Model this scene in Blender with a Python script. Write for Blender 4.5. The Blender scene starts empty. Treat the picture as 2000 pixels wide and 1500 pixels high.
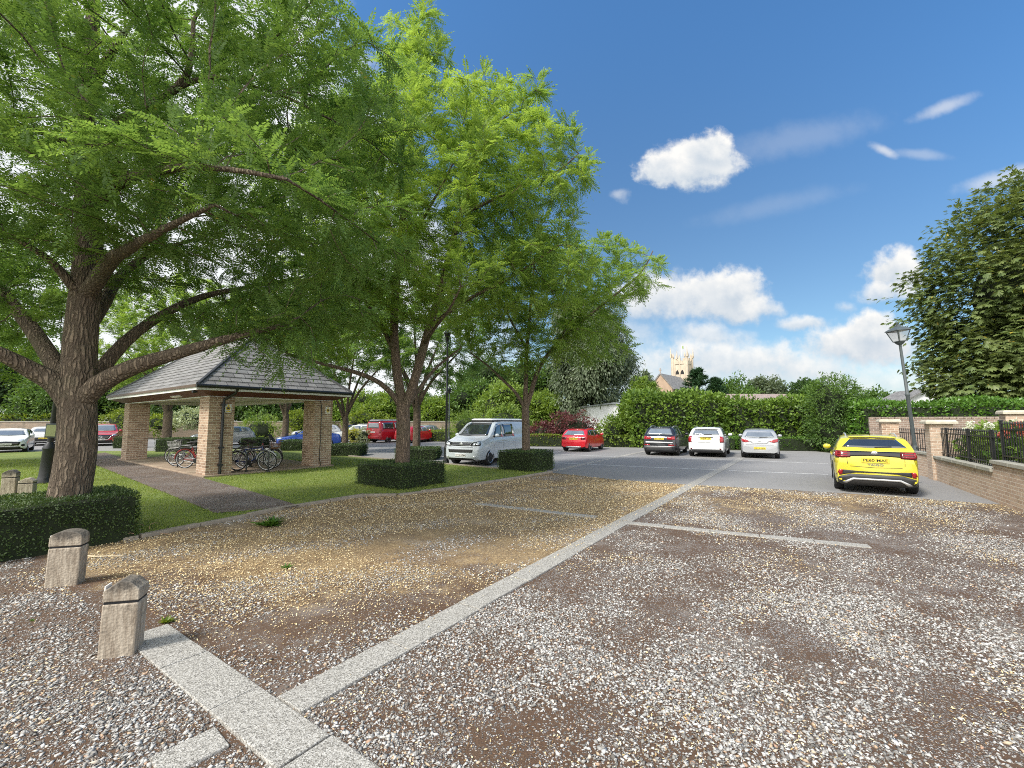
import bpy, bmesh, math, random
import numpy as np
from mathutils import Vector, Matrix
from mathutils.bvhtree import BVHTree

R = math.radians
rng = np.random.default_rng(11)
random.seed(11)
S = bpy.context.scene
COL = S.collection

# ------------------------------------------------------------------ camera
F, CX, CY, HOR, EYE = 850.0, 1000.0, 750.0, 822.0, 1.9
PITCH = math.atan((HOR - CY) / F)
cd = bpy.data.cameras.new("camera")
cam = bpy.data.objects.new("camera", cd)
COL.objects.link(cam)
cam.location = (0, 0, EYE)
cam.rotation_euler = (math.pi / 2 + PITCH, 0, 0)
cd.sensor_width = 36
cd.lens = F / 2000 * 36
cd.clip_start = 0.05
cd.clip_end = 3000
S.camera = cam

# ------------------------------------------------------------------ light
SUN_AZ = math.atan2(-0.80, -0.60)      # from behind, to the left
SUN_EL = R(50)
sd = bpy.data.lights.new("sun", 'SUN')
sun = bpy.data.objects.new("sun", sd)
COL.objects.link(sun)
sd.energy = 2.2
sd.angle = R(11)
sd.color = (1.0, 0.95, 0.87)
_sdir = Vector((math.sin(SUN_AZ) * math.cos(SUN_EL), math.cos(SUN_AZ) * math.cos(SUN_EL), math.sin(SUN_EL)))
sun.rotation_euler = _sdir.to_track_quat('Z', 'Y').to_euler()

S.view_settings.view_transform = 'Standard'
S.view_settings.look = 'None'
S.view_settings.exposure = 1.17
S.view_settings.gamma = 1.0
S.render.engine = 'CYCLES'
S.cycles.use_denoising = False
S.cycles.pixel_filter_type = 'BLACKMAN_HARRIS'
S.cycles.filter_width = 1.0
S.cycles.max_bounces = 6
S.cycles.diffuse_bounces = 3
S.cycles.glossy_bounces = 3
S.cycles.transmission_bounces = 4
S.cycles.transparent_max_bounces = 4
S.cycles.caustics_reflective = False
S.cycles.caustics_refractive = False


def ray(px, py):
    x, y = (px - CX) / F, (CY - py) / F
    return Vector((x, math.cos(PITCH) - y * math.sin(PITCH), math.sin(PITCH) + y * math.cos(PITCH)))


def G(px, py, z=0.0):
    """photo pixel -> point on the level z"""
    d = ray(px, py)
    t = (z - EYE) / d.z
    return Vector((d.x * t, d.y * t, z))


def P(px, py, Y):
    """photo pixel -> point at distance Y in front of the lens"""
    d = ray(px, py)
    t = Y / d.y
    return Vector((d.x * t, Y, EYE + d.z * t))


def uvdir(px, py):
    d = ray(px, py)
    return d.x / d.y, d.z / d.y


# ------------------------------------------------------------------ world
W = bpy.data.worlds.new("World")
S.world = W
W.use_nodes = True
nt = W.node_tree
nt.nodes.clear()


def wn(t, **k):
    n = nt.nodes.new(t)
    for a, b in k.items():
        setattr(n, a, b)
    return n


def wl(a, b):
    nt.links.new(a, b)


def wmath(op, a, b=None, c=None, clamp=False):
    n = wn('ShaderNodeMath', operation=op)
    n.use_clamp = clamp
    for i, v in enumerate((a, b, c)):
        if v is None:
            continue
        if isinstance(v, (int, float)):
            n.inputs[i].default_value = v
        else:
            wl(v, n.inputs[i])
    return n.outputs[0]


def wvmath(op, a, b=None):
    n = wn('ShaderNodeVectorMath', operation=op)
    for i, v in enumerate((a, b)):
        if v is None:
            continue
        if isinstance(v, (tuple, list)):
            n.inputs[i].default_value = v
        else:
            wl(v, n.inputs[i])
    return n.outputs['Value'] if op in ('LENGTH', 'DOT_PRODUCT') else n.outputs[0]


def wmix(f, a, b):
    n = wn('ShaderNodeMix', data_type='RGBA')
    for s, v in ((n.inputs[0], f), (n.inputs[6], a), (n.inputs[7], b)):
        if isinstance(v, (int, float)):
            s.default_value = v
        elif isinstance(v, (tuple, list)):
            s.default_value = (*v, 1)
        else:
            wl(v, s)
    return n.outputs[2]


def wsmooth(v, a, b):
    n = wn('ShaderNodeMapRange', interpolation_type='SMOOTHSTEP')
    wl(v, n.inputs[0])
    n.inputs[1].default_value = a
    n.inputs[2].default_value = b
    n.inputs[3].default_value = 0
    n.inputs[4].default_value = 1
    return n.outputs[0]


out = wn('ShaderNodeOutputWorld')
bg = wn('ShaderNodeBackground')
bg.inputs[1].default_value = 0.14
wl(bg.outputs[0], out.inputs[0])
sky = wn('ShaderNodeTexSky', sky_type='NISHITA')
sky.sun_disc = False
sky.sun_elevation = SUN_EL
sky.sun_rotation = SUN_AZ
sky.air_density = 1.0
sky.dust_density = 0.6
sky.ozone_density = 3.0
tc = wn('ShaderNodeTexCoord')
sx = wn('ShaderNodeSeparateXYZ')
wl(tc.outputs['Generated'], sx.inputs[0])
yy = wmath('ADD', wmath('ABSOLUTE', sx.outputs[1]), 0.06)
U = wmath('DIVIDE', sx.outputs[0], yy)
V = wmath('DIVIDE', sx.outputs[2], yy)
cb = wn('ShaderNodeCombineXYZ')
wl(U, cb.inputs[0])
wl(V, cb.inputs[1])
uv = cb.outputs[0]
n1 = wn('ShaderNodeTexNoise')
n1.inputs['Scale'].default_value = 9
n1.inputs['Detail'].default_value = 9
n1.inputs['Roughness'].default_value = 0.58
wl(uv, n1.inputs['Vector'])
n2 = wn('ShaderNodeTexNoise')
n2.inputs['Scale'].default_value = 20
n2.inputs['Detail'].default_value = 6
n2.inputs['Roughness'].default_value = 0.6
wl(wvmath('ADD', uv, (3.1, 1.7, 0.4)), n2.inputs['Vector'])
dis = wvmath('MULTIPLY', wvmath('SUBTRACT', n1.outputs['Color'], (0.5, 0.5, 0.5)), (0.10, 0.085, 0))
uvd = wvmath('ADD', uv, dis)
f2 = n2.outputs[0]
# sky tint: a slightly cleaner blue than the raw atmosphere
tint = wn('ShaderNodeMix', data_type='RGBA', blend_type='MULTIPLY')
tint.inputs[0].default_value = 1.0
wl(sky.outputs[0], tint.inputs[6])
wl(wmix(wsmooth(V, 0.1, 1.0), (0.38, 0.44, 0.44), (0.35, 0.57, 0.69)), tint.inputs[7])
col = tint.outputs[2]
CLW = (3.25, 3.2, 3.1)
CLG = (1.62, 1.95, 2.32)
# (px, py, rx, ry, opacity, softness)  soft cumulus
CLOUDS = [
    (1480, 730, 340, 60, 0.62, 1.0), (1240, 715, 150, 70, 0.7, 1.0), (1690, 735, 280, 56, 0.55, 1.0),
    (1420, 690, 150, 42, 0.9, 0.7), (1560, 700, 120, 34, 0.75, 0.8),
    (1655, 655, 105, 36, 1.0, 0.5), (1672, 634, 44, 36, 1.0, 0.5), (1552, 617, 48, 18, 0.85, 0.7),
    (1385, 640, 75, 24, 0.8, 0.8), (1240, 640, 50, 30, 0.5, 1.0),
    (1290, 575, 95, 52, 0.95, 0.6), (1400, 572, 90, 46, 1.0, 0.5), (1425, 555, 60, 36, 1.0, 0.5), (1470, 590, 50, 20, 0.8, 0.7),
    (1718, 530, 50, 40, 1.0, 0.5), (1700, 568, 50, 20, 0.85, 0.7), (1632, 588, 22, 12, 0.5, 1.0),
    (1350, 330, 88, 44, 1.0, 0.45), (1385, 306, 48, 34, 1.0, 0.45), (1305, 340, 52, 28, 1.0, 0.45),
    (1222, 384, 18, 12, 0.45, 1.0),
]
for (px, py, rx, ry, op, so) in CLOUDS:
    cu, cv = uvdir(px - 22, py + 22)
    q = wvmath('DIVIDE', wvmath('SUBTRACT', uvd, (cu, cv, 0)), (rx * 1.25 / F, ry * 1.25 / F, 1))
    d = wvmath('LENGTH', q)
    d2_ = wmath('MULTIPLY_ADD', f2, -0.9, wmath('ADD', d, 0.45))
    m = wmath('MULTIPLY', wsmooth(d2_, 1.0, 1.0 - so), op)
    sq = wn('ShaderNodeSeparateXYZ')
    wl(q, sq.inputs[0])
    sh = wmath('MULTIPLY_ADD', sq.outputs[1], 0.55, wmath('MULTIPLY_ADD', f2, 1.3, -0.02), clamp=True)
    col = wmix(m, col, wmix(sh, CLG, CLW))
# thin streaks high up
for (px, py, rx, ry, ang, op) in [(1770, 262, 75, 16, 22, 0.45), (1665, 332, 34, 12, -25, 0.55), (1735, 342, 60, 12, -8, 0.25),
                                  (1880, 388, 110, 22, 14, 0.5), (1520, 310, 200, 40, 12, 0.14), (1480, 430, 180, 26, 12, 0.1)]:
    cu, cv = uvdir(px, py)
    r = wn('ShaderNodeVectorRotate', rotation_type='Z_AXIS')
    r.inputs['Angle'].default_value = R(-ang)
    wl(wvmath('SUBTRACT', uv, (cu, cv, 0)), r.inputs[0])
    wv = wvmath('ADD', r.outputs[0], wvmath('MULTIPLY', dis, (0.7, 0.25, 0)))
    d = wvmath('LENGTH', wvmath('DIVIDE', wv, (rx / F, ry / F, 1)))
    m = wmath('MULTIPLY', wsmooth(wmath('MULTIPLY_ADD', f2, -0.8, wmath('ADD', d, 0.4)), 1.1, 0.1), op)
    col = wmix(m, col, CLW)
# broad bright cloud on the left, behind the trees
ml = wmath('MULTIPLY', wsmooth(wmath('MULTIPLY_ADD', n1.outputs[0], -0.5, wmath('MULTIPLY_ADD', V, 0.55, U)), -0.08, -0.34), 0.92)
col = wmix(ml, col, (3.3, 3.35, 3.4))
# unseen bright broken cloud, added behind the viewer as fill to soften the light
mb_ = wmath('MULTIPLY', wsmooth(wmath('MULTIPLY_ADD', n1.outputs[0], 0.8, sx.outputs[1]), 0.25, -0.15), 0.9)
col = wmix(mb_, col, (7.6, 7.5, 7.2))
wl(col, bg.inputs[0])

# ------------------------------------------------------------------ materials
class Nt:
    def __init__(s, name):
        s.m = bpy.data.materials.new(name)
        s.m.use_nodes = True
        s.t = s.m.node_tree
        s.b = s.t.nodes['Principled BSDF']
        s.o = s.t.nodes['Material Output']

    def n(s, t, **k):
        q = s.t.nodes.new(t)
        for a, b in k.items():
            if a.startswith('i_'):
                q.inputs[a[2:].replace('_', ' ')].default_value = b
            else:
                setattr(q, a, b)
        return q

    def l(s, a, b):
        s.t.links.new(a, b)

    def put(s, sock, v):
        if isinstance(v, (int, float)):
            sock.default_value = v
        elif isinstance(v, (tuple, list)):
            sock.default_value = (*v, 1) if len(v) == 3 and sock.type == 'RGBA' else v
        else:
            s.l(v, sock)

    def pos(s):
        return s.n('ShaderNodeTexCoord').outputs['Object']

    def uv(s):
        return s.n('ShaderNodeTexCoord').outputs['UV']

    def noise(s, vec, scale, detail=4, rough=0.55, dist=0.0):
        q = s.n('ShaderNodeTexNoise')
        q.inputs['Scale'].default_value = scale
        q.inputs['Detail'].default_value = detail
        q.inputs['Roughness'].default_value = rough
        q.inputs['Distortion'].default_value = dist
        s.l(vec, q.inputs['Vector'])
        return q.outputs[0]

    def vor(s, vec, scale, feature='F1', rnd=1.0):
        q = s.n('ShaderNodeTexVoronoi', feature=feature)
        q.inputs['Scale'].default_value = scale
        q.inputs['Randomness'].default_value = rnd
        s.l(vec, q.inputs['Vector'])
        return q

    def math(s, op, a, b=None, c=None, clamp=False):
        q = s.n('ShaderNodeMath', operation=op)
        q.use_clamp = clamp
        for i, v in enumerate((a, b, c)):
            if v is not None:
                s.put(q.inputs[i], v)
        return q.outputs[0]

    def mix(s, f, a, b, blend='MIX'):
        q = s.n('ShaderNodeMix', data_type='RGBA', blend_type=blend)
        s.put(q.inputs[0], f)
        s.put(q.inputs[6], a)
        s.put(q.inputs[7], b)
        return q.outputs[2]

    def ramp(s, v, stops, interp='LINEAR'):
        q = s.n('ShaderNodeValToRGB')
        q.color_ramp.interpolation = interp
        e = q.color_ramp.elements
        while len(e) < len(stops):
            e.new(0.5)
        for el, (p, c) in zip(e, stops):
            el.position = p
            el.color = (*c, 1)
        s.l(v, q.inputs[0])
        return q.outputs[0]

    def smooth(s, v, a, b, lo=0.0, hi=1.0):
        q = s.n('ShaderNodeMapRange', interpolation_type='SMOOTHSTEP')
        s.put(q.inputs[0], v)
        for i, x in enumerate((a, b, lo, hi)):
            q.inputs[i + 1].default_value = x
        return q.outputs[0]

    def scale(s, vec, sc):
        q = s.n('ShaderNodeVectorMath', operation='MULTIPLY')
        s.l(vec, q.inputs[0])
        q.inputs[1].default_value = sc
        return q.outputs[0]

    def bump(s, h, strength=0.5, dist=0.01):
        q = s.n('ShaderNodeBump')
        q.inputs['Strength'].default_value = strength
        q.inputs['Distance'].default_value = dist
        s.l(h, q.inputs['Height'])
        s.l(q.outputs[0], s.b.inputs['Normal'])

    def fin(s, col=None, rough=None, **k):
        if col is not None:
            s.put(s.b.inputs['Base Color'], col)
        if rough is not None:
            s.put(s.b.inputs['Roughness'], rough)
        for a, v in k.items():
            s.put(s.b.inputs[a.replace('_', ' ')], v)
        return s.m


def sc(c, f):
    return tuple(max(0.0, min(1.0, x * f)) for x in c)


def M(name, col, rough=0.6, metal=0.0, var=0.18, vs=6.0, bump=0.0, bs=60.0, coat=0.0, spec=0.5):
    m = Nt(name)
    p = m.pos()
    n = m.noise(p, vs, 5)
    c = m.mix(n, sc(col, 1 - var), sc(col, 1 + var))
    if bump:
        m.bump(m.noise(p, bs, 4), bump, 0.01)
    m.fin(c, rough, Metallic=metal)
    m.b.inputs['Coat Weight'].default_value = coat
    m.b.inputs['Coat Roughness'].default_value = 0.04
    m.b.inputs['Specular IOR Level'].default_value = spec
    return m.m


def paint(name, col, metal=0.0, flake=0.04):
    m = Nt(name)
    p = m.pos()
    dirt = m.noise(p, 3.0, 6)
    c = m.mix(dirt, sc(col, 1 - flake), sc(col, 1 + flake))
    m.fin(c, m.math('MULTIPLY_ADD', dirt, 0.15, 0.24), Metallic=metal)
    m.b.inputs['Coat Weight'].default_value = 0.8
    m.b.inputs['Coat Roughness'].default_value = 0.06
    return m.m


def brick(name, c1, c2, mortar, stain=(0.10, 0.09, 0.06), stain_amt=0.35, bw=0.235, rh=0.085):
    m = Nt(name)
    uv = m.uv()
    q = m.n('ShaderNodeTexBrick')
    q.inputs['Scale'].default_value = 1.0
    q.inputs['Brick Width'].default_value = bw
    q.inputs['Row Height'].default_value = rh
    q.inputs['Mortar Size'].default_value = 0.009
    q.inputs['Mortar Smooth'].default_value = 0.15
    q.inputs['Bias'].default_value = -0.1
    q.inputs['Color1'].default_value = (*c1, 1)
    q.inputs['Color2'].default_value = (*c2, 1)
    q.inputs['Mortar'].default_value = (*mortar, 1)
    m.l(uv, q.inputs['Vector'])
    n = m.noise(uv, 18, 6, 0.7)
    c = m.mix(m.smooth(n, 0.35, 0.75), q.outputs[0], (0.06, 0.045, 0.035), 'MIX')
    c = m.mix(0.72, c, q.outputs[0])
    big = m.noise(uv, 1.3, 6, 0.65)
    c = m.mix(m.math('MULTIPLY', m.smooth(big, 0.48, 0.72), stain_amt), c, stain)
    inv = m.math('SUBTRACT', 1.0, q.outputs['Fac'])
    h = m.math('ADD', inv, m.math('MULTIPLY', n, 0.4))
    m.bump(h, 0.7, 0.012)
    return m.fin(c, 0.88)


def leafmat(name, col, col2, trans=0.45, tcol=None, rough=0.5, clump=0.8, yellow=0.0):
    m = Nt(name)
    g = m.n('ShaderNodeNewGeometry')
    rnd = g.outputs['Random Per Island']
    p = m.pos()
    n = m.noise(p, clump, 4, 0.6)
    f = m.math('MULTIPLY_ADD', rnd, 0.55, m.math('MULTIPLY', m.smooth(n, 0.3, 0.7), 0.5), clamp=True)
    c = m.mix(f, col, col2)
    if yellow:
        c = m.mix(m.math('GREATER_THAN', rnd, 1.0 - yellow), c, (0.42, 0.33, 0.05))
    m.fin(c, rough)
    m.b.inputs['Specular IOR Level'].default_value = 0.5
    tr = m.n('ShaderNodeBsdfTranslucent')
    t = m.mix(f, tcol or sc((col[0] * 1.3, col[1] * 1.3, col[2] * .8), 1), sc((col2[0] * 1.5, col2[1] * 1.4, col2[2] * .8), 1))
    m.l(t, tr.inputs[0])
    mx = m.n('ShaderNodeMixShader')
    mx.inputs[0].default_value = trans
    m.l(m.b.outputs[0], mx.inputs[1])
    m.l(tr.outputs[0], mx.inputs[2])
    m.l(mx.outputs[0], m.o.inputs[0])
    return m.m


def barkmat(name, c1, c2, c3, s=1.0):
    m = Nt(name)
    p = m.pos()
    pp = m.scale(p, (9 * s, 9 * s, 1.9 * s))
    n1_ = m.noise(pp, 1.6, 7, 0.62, 0.5)
    wb_ = m.n('ShaderNodeTexNoise', i_Scale=5.0 * s, i_Detail=5.0)
    m.l(p, wb_.inputs['Vector'])
    ad = m.n('ShaderNodeVectorMath', operation='ADD')
    m.l(p, ad.inputs[0])
    m.l(m.scale(wb_.outputs['Color'], (0.09 / s, 0.09 / s, 0.5 / s)), ad.inputs[1])
    v = m.vor(m.scale(ad.outputs[0], (19 * s, 19 * s, 2.0 * s)), 1.2, 'DISTANCE_TO_EDGE')
    n2_ = m.noise(p, 22, 5, 0.7)
    crack = m.smooth(v.outputs['Distance'], 0.0, 0.30)
    c = m.mix(m.smooth(n1_, 0.35, 0.65), c1, c2)
    c = m.mix(m.math('MULTIPLY', m.math('SUBTRACT', 1.0, crack), 0.75), c, c3)
    c = m.mix(m.math('MULTIPLY', m.smooth(m.noise(p, 1.4, 5), 0.5, 0.75), 0.45), c, (0.13, 0.13, 0.075))
    h = m.math('ADD', m.math('MULTIPLY', crack, 1.0), m.math('ADD', m.math('MULTIPLY', n1_, 0.9), m.math('MULTIPLY', n2_, 0.35)))
    m.bump(h, 0.9, 0.035)
    return m.fin(c, 0.92)


MT = {}
MT['brick_tan'] = brick('tan brick', (0.50, 0.35, 0.245), (0.25, 0.155, 0.105), (0.68, 0.59, 0.47), stain_amt=0.12)
MT['brick_pale'] = brick('pale weathered brick', (0.56, 0.425, 0.32), (0.42, 0.295, 0.215), (0.68, 0.60, 0.50), (0.22, 0.18, 0.09), 0.3)
MT['brick_red'] = brick('red brick', (0.30, 0.215, 0.165), (0.19, 0.14, 0.115), (0.46, 0.41, 0.35), stain_amt=0.35)
MT['stonewall'] = brick('rubble stone wall', (0.33, 0.25, 0.18), (0.22, 0.18, 0.14), (0.30, 0.26, 0.21), stain_amt=0.6, bw=0.42, rh=0.14)
MT['slate'] = brick('grey slate', (0.25, 0.245, 0.24), (0.15, 0.148, 0.147), (0.03, 0.03, 0.032), (0.27, 0.28, 0.28), 0.5, bw=0.34, rh=0.27)
MT['tiles'] = brick('clay tile', (0.36, 0.27, 0.23), (0.26, 0.21, 0.19), (0.10, 0.08, 0.07), (0.34, 0.33, 0.30), 0.6, bw=0.3, rh=0.3)
MT['church'] = M('pale church stone', (0.54, 0.46, 0.36), 0.9, var=0.35, vs=0.7, bump=0.3, bs=3)
MT['church_red'] = M('reddish church stone', (0.40, 0.29, 0.21), 0.9, var=0.35, vs=0.8)
MT['dark'] = M('dark opening', (0.02, 0.02, 0.022), 0.9)
MT['black'] = M('black gloss paint', (0.016, 0.017, 0.019), 0.35, var=0.4, vs=9)
MT['blackmat'] = M('black plastic', (0.022, 0.022, 0.024), 0.6, var=0.3)
MT['greypaint'] = M('grey green paint', (0.07, 0.085, 0.09), 0.5, var=0.2)
MT['white'] = M('white paint', (0.75, 0.75, 0.73), 0.55, var=0.06)
MT['wallwhite'] = M('white rendered wall', (0.74, 0.76, 0.78), 0.8, var=0.06, vs=1.0)
MT['soffit'] = M('red brown stained boards', (0.12, 0.035, 0.022), 0.5, var=0.35, vs=3)
MT['brownpaint'] = M('brown fascia paint', (0.11, 0.075, 0.055), 0.5, var=0.2)
MT['yellowsign'] = M('yellow plastic', (0.75, 0.52, 0.04), 0.4, var=0.04)
MT['coping'] = M('grey lichen stone', (0.33, 0.32, 0.27), 0.92, var=0.45, vs=7, bump=0.5, bs=40)
MT['capstone'] = M('buff cap stone', (0.50, 0.46, 0.37), 0.92, var=0.35, vs=5, bump=0.4, bs=40)
MT['bark1'] = barkmat('brown fissured bark', (0.30, 0.235, 0.17), (0.19, 0.145, 0.105), (0.06, 0.044, 0.031), 1.0)
MT['bark2'] = barkmat('pale fissured bark', (0.33, 0.25, 0.18), (0.21, 0.155, 0.11), (0.08, 0.058, 0.042), 1.5)
MT['twig'] = M('dark twig', (0.06, 0.045, 0.035), 0.9, var=0.3)
MT['leaf_locust'] = leafmat('locust leaves', (0.10, 0.195, 0.056), (0.22, 0.345, 0.09), 0.5, clump=0.6, yellow=0.004)
MT['leaf_locust2'] = leafmat('bright locust leaves', (0.14, 0.245, 0.06), (0.32, 0.45, 0.095), 0.52, clump=0.5, yellow=0.004)
MT['leaf_yew'] = leafmat('yew leaves', (0.035, 0.068, 0.022), (0.095, 0.15, 0.04), 0.25, clump=2.0)
MT['leaf_chestnut'] = leafmat('chestnut leaves', (0.075, 0.125, 0.035), (0.19, 0.235, 0.075), 0.3, clump=0.5, yellow=0.012)
MT['leaf_laurel'] = leafmat('laurel leaves', (0.05, 0.135, 0.02), (0.16, 0.30, 0.045), 0.3, rough=0.35, clump=1.2)
MT['leaf_hornbeam'] = leafmat('hedge leaves', (0.06, 0.13, 0.022), (0.23, 0.35, 0.055), 0.35, clump=0.7)
MT['leaf_lowhedge'] = leafmat('clipped hedge leaves', (0.09, 0.16, 0.02), (0.27, 0.34, 0.035), 0.35, clump=1.5)
MT['leaf_dark'] = leafmat('dark tree leaves', (0.035, 0.085, 0.024), (0.09, 0.16, 0.04), 0.3, clump=0.5)
MT['leaf_mid'] = leafmat('mid green leaves', (0.06, 0.13, 0.03), (0.15, 0.25, 0.05), 0.35, clump=0.5)
MT['leaf_light'] = leafmat('light green leaves', (0.11, 0.2, 0.035), (0.26, 0.36, 0.06), 0.4, clump=0.6)
MT['leaf_grey'] = leafmat('grey green birch leaves', (0.075, 0.11, 0.06), (0.19, 0.24, 0.14), 0.3, clump=0.6)
MT['leaf_yellow'] = leafmat('yellow leaves', (0.34, 0.36, 0.04), (0.6, 0.58, 0.10), 0.35, clump=2)
MT['leaf_silver'] = leafmat('silver green leaves', (0.26, 0.33, 0.18), (0.5, 0.55, 0.36), 0.3, clump=2)
MT['leaf_purple'] = leafmat('purple leaves', (0.075, 0.022, 0.03), (0.21, 0.075, 0.075), 0.3, clump=1)
MT['leaf_conifer'] = leafmat('conifer needles', (0.022, 0.062, 0.03), (0.06, 0.13, 0.05), 0.15, clump=1)
MT['leaf_white'] = leafmat('white blossom', (0.7, 0.72, 0.62), (0.8, 0.8, 0.76), 0.3)
MT['leaf_red'] = leafmat('red blossom', (0.42, 0.08, 0.07), (0.60, 0.20, 0.16), 0.3)
MT['leaf_weed'] = leafmat('weed leaves', (0.05, 0.13, 0.02), (0.12, 0.24, 0.035), 0.3)
MT['grass'] = leafmat('grass blades', (0.13, 0.21, 0.03), (0.30, 0.36, 0.07), 0.35, clump=0.5)
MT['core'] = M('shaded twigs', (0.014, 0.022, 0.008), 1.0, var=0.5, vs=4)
# vehicles
MT['tyre'] = M('tyre rubber', (0.018, 0.018, 0.018), 0.8, var=0.3, vs=20)
MT['alloy'] = M('silver alloy', (0.62, 0.63, 0.65), 0.3, 0.85, var=0.1)
MT['chrome'] = M('bright trim', (0.7, 0.71, 0.72), 0.15, 0.9, var=0.05)
MT['silvertrim'] = M('satin silver trim', (0.5, 0.51, 0.52), 0.4, 0.4, var=0.08)
MT['blackgloss'] = M('gloss black trim', (0.01, 0.01, 0.011), 0.12, coat=0.5, var=0.2)
MT['clad'] = M('dark cladding', (0.03, 0.031, 0.033), 0.55, var=0.2, vs=15)
MT['redlens'] = M('red lens', (0.30, 0.010, 0.016), 0.15, coat=0.6, var=0.25, vs=25)
MT['darkred'] = M('smoked red lens', (0.09, 0.008, 0.012), 0.12, coat=0.6, var=0.3, vs=25)
MT['clearlens'] = M('clear lens', (0.62, 0.66, 0.7), 0.12, 0.3, coat=0.6, var=0.3, vs=30)
MT['plate_y'] = M('yellow plate', (0.76, 0.60, 0.06), 0.4, var=0.03)
MT['plate_w'] = M('white plate', (0.78, 0.78, 0.76), 0.4, var=0.03)
MT['ink'] = M('plate lettering', (0.012, 0.012, 0.014), 0.5)


def glassmat(name, c, rough=0.04):
    m = Nt(name)
    p = m.pos()
    n = m.noise(p, 1.4, 3)
    m.fin(m.mix(n, sc(c, 0.6), sc(c, 1.4)), rough)
    m.b.inputs['Specular IOR Level'].default_value = 1.0
    m.b.inputs['IOR'].default_value = 1.6
    m.b.inputs['Coat Weight'].default_value = 1.0
    m.b.inputs['Coat Roughness'].default_value = 0.02
    return m.m


MT['glass'] = glassmat('dark window glass', (0.022, 0.026, 0.03))
MT['glass_skysheen'] = glassmat('window glass with painted sky sheen', (0.16, 0.18, 0.20))  # paler base colour stands in for sky reflected in the car windows
def lampglass():
    m = Nt('lantern glass')
    m.fin((0.5, 0.52, 0.5), m.math('MULTIPLY', m.noise(m.pos(), 6), 0.15))
    tr = m.n('ShaderNodeBsdfTransparent')
    mx = m.n('ShaderNodeMixShader')
    mx.inputs[0].default_value = 0.3
    m.l(tr.outputs[0], mx.inputs[1])
    m.l(m.b.outputs[0], mx.inputs[2])
    m.l(mx.outputs[0], m.o.inputs[0])
    return m.m


MT['lampglass'] = lampglass()


# ---- ground materials
K0, K1 = G(562, 1381), G(1447, 896)           # centre line of the long stone strip
KD = (K1 - K0).normalized()
KN = Vector((-KD.y, KD.x, 0))
Q0 = G(540, 1368)
QD = (G(344, 1232) - Q0).normalized()          # the strip across the near corner
QN = Vector((QD.y, -QD.x, 0))
Q0 = Q0 - QN * 0.14


def gravel_mat(name, yard=True):
    m = Nt(name)
    p = m.pos()
    flat = m.scale(p, (1, 1, 0))
    sp = m.n('ShaderNodeSeparateXYZ')
    m.l(p, sp.inputs[0])

    def plane(o, n):
        return m.math('ADD', m.math('MULTIPLY', sp.outputs[0], n.x), m.math('MULTIPLY_ADD', sp.outputs[1], n.y, -(o.x * n.x + o.y * n.y)))
    v = m.vor(flat, 72)
    ve = m.vor(flat, 72, 'DISTANCE_TO_EDGE')
    q = m.n('ShaderNodeSeparateXYZ')
    m.l(v.outputs['Color'], q.inputs[0])
    r1, r2, r3 = q.outputs
    stone = m.ramp(r1, [(0.0, (0.15, 0.142, 0.132)), (0.25, (0.26, 0.25, 0.235)), (0.5, (0.39, 0.38, 0.365)), (0.82, (0.60, 0.595, 0.585)), (0.94, (0.50, 0.39, 0.27)), (1.0, (0.45, 0.28, 0.20))])
    big = m.noise(p, 0.42, 6, 0.7)
    midn = m.noise(p, 2.6, 6, 0.75)
    patch = m.math('ADD', m.math('MULTIPLY', big, 0.75), m.math('MULTIPLY', midn, 0.55))
    dirt = m.mix(m.noise(p, 60, 4), (0.040, 0.021, 0.011), (0.135, 0.074, 0.040))
    edge = m.smooth(ve.outputs['Distance'], 0.04, 0.16)
    if yard:
        left = m.smooth(plane(K0, KN), -0.05, 0.05)
        corner = m.smooth(plane(Q0, QN), -0.35, 0.05)          # 1 beyond the strip, 0 in the near corner
        left = m.math('MULTIPLY', left, corner)
        thr = m.math('ADD', m.smooth(patch, 0.50, 0.78, 0.12, 0.80), m.math('MULTIPLY', left, 0.32), clamp=True)
    else:
        thr = m.smooth(patch, 0.5, 0.8, 0.05, 0.3)
    isst = m.math('GREATER_THAN', r2, thr)
    sm = m.math('MULTIPLY', isst, edge)
    c = m.mix(sm, dirt, stone)
    if yard:
        st = m.math('ADD', m.math('MULTIPLY', m.noise(p, 0.5, 5, 0.65), 0.9), m.math('MULTIPLY', m.noise(p, 3.5, 6, 0.75), 0.55))
        fine = m.noise(flat, 60, 4, 0.85)
        depth = m.smooth(sp.outputs[1], 3.2, 7.0)
        far = m.smooth(sp.outputs[1], 7.5, 10.0)
        amt = m.math('ADD', m.math('MULTIPLY', left, m.math('MULTIPLY_ADD', depth, 0.38, 0.03)), m.math('MULTIPLY_ADD', far, 0.24, -0.10))
        sa = m.math('MULTIPLY', m.smooth(m.math('ADD', st, amt), 0.78, 1.02), m.smooth(fine, 0.36, 0.58, 0.15, 1.0))
        straw = m.ramp(m.math('MULTIPLY_ADD', m.noise(p, 24, 5, 0.85), 0.6, m.math('MULTIPLY', m.noise(p, 80, 3, 0.85), 0.4)), [(0.38, (0.12, 0.075, 0.035)), (0.5, (0.36, 0.25, 0.12)), (0.62, (0.80, 0.64, 0.38))])
        c = m.mix(sa, c, straw)
    big2 = m.noise(p, 1.1, 7, 0.75)
    c = m.mix(m.smooth(big2, 0.35, 0.65, 0.50, 0.0), c, (0.10, 0.064, 0.04))
    c = m.mix(m.smooth(m.noise(p, 0.8, 6, 0.7), 0.5, 0.75, 0.0, 0.35), c, (0.40, 0.38, 0.355))
    h = m.math('MULTIPLY', m.smooth(ve.outputs['Distance'], 0.0, 0.3), m.math('MULTIPLY_ADD', isst, 0.8, 0.2))
    m.bump(h, 0.8, 0.012)
    return m.fin(c, 0.9)


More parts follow.
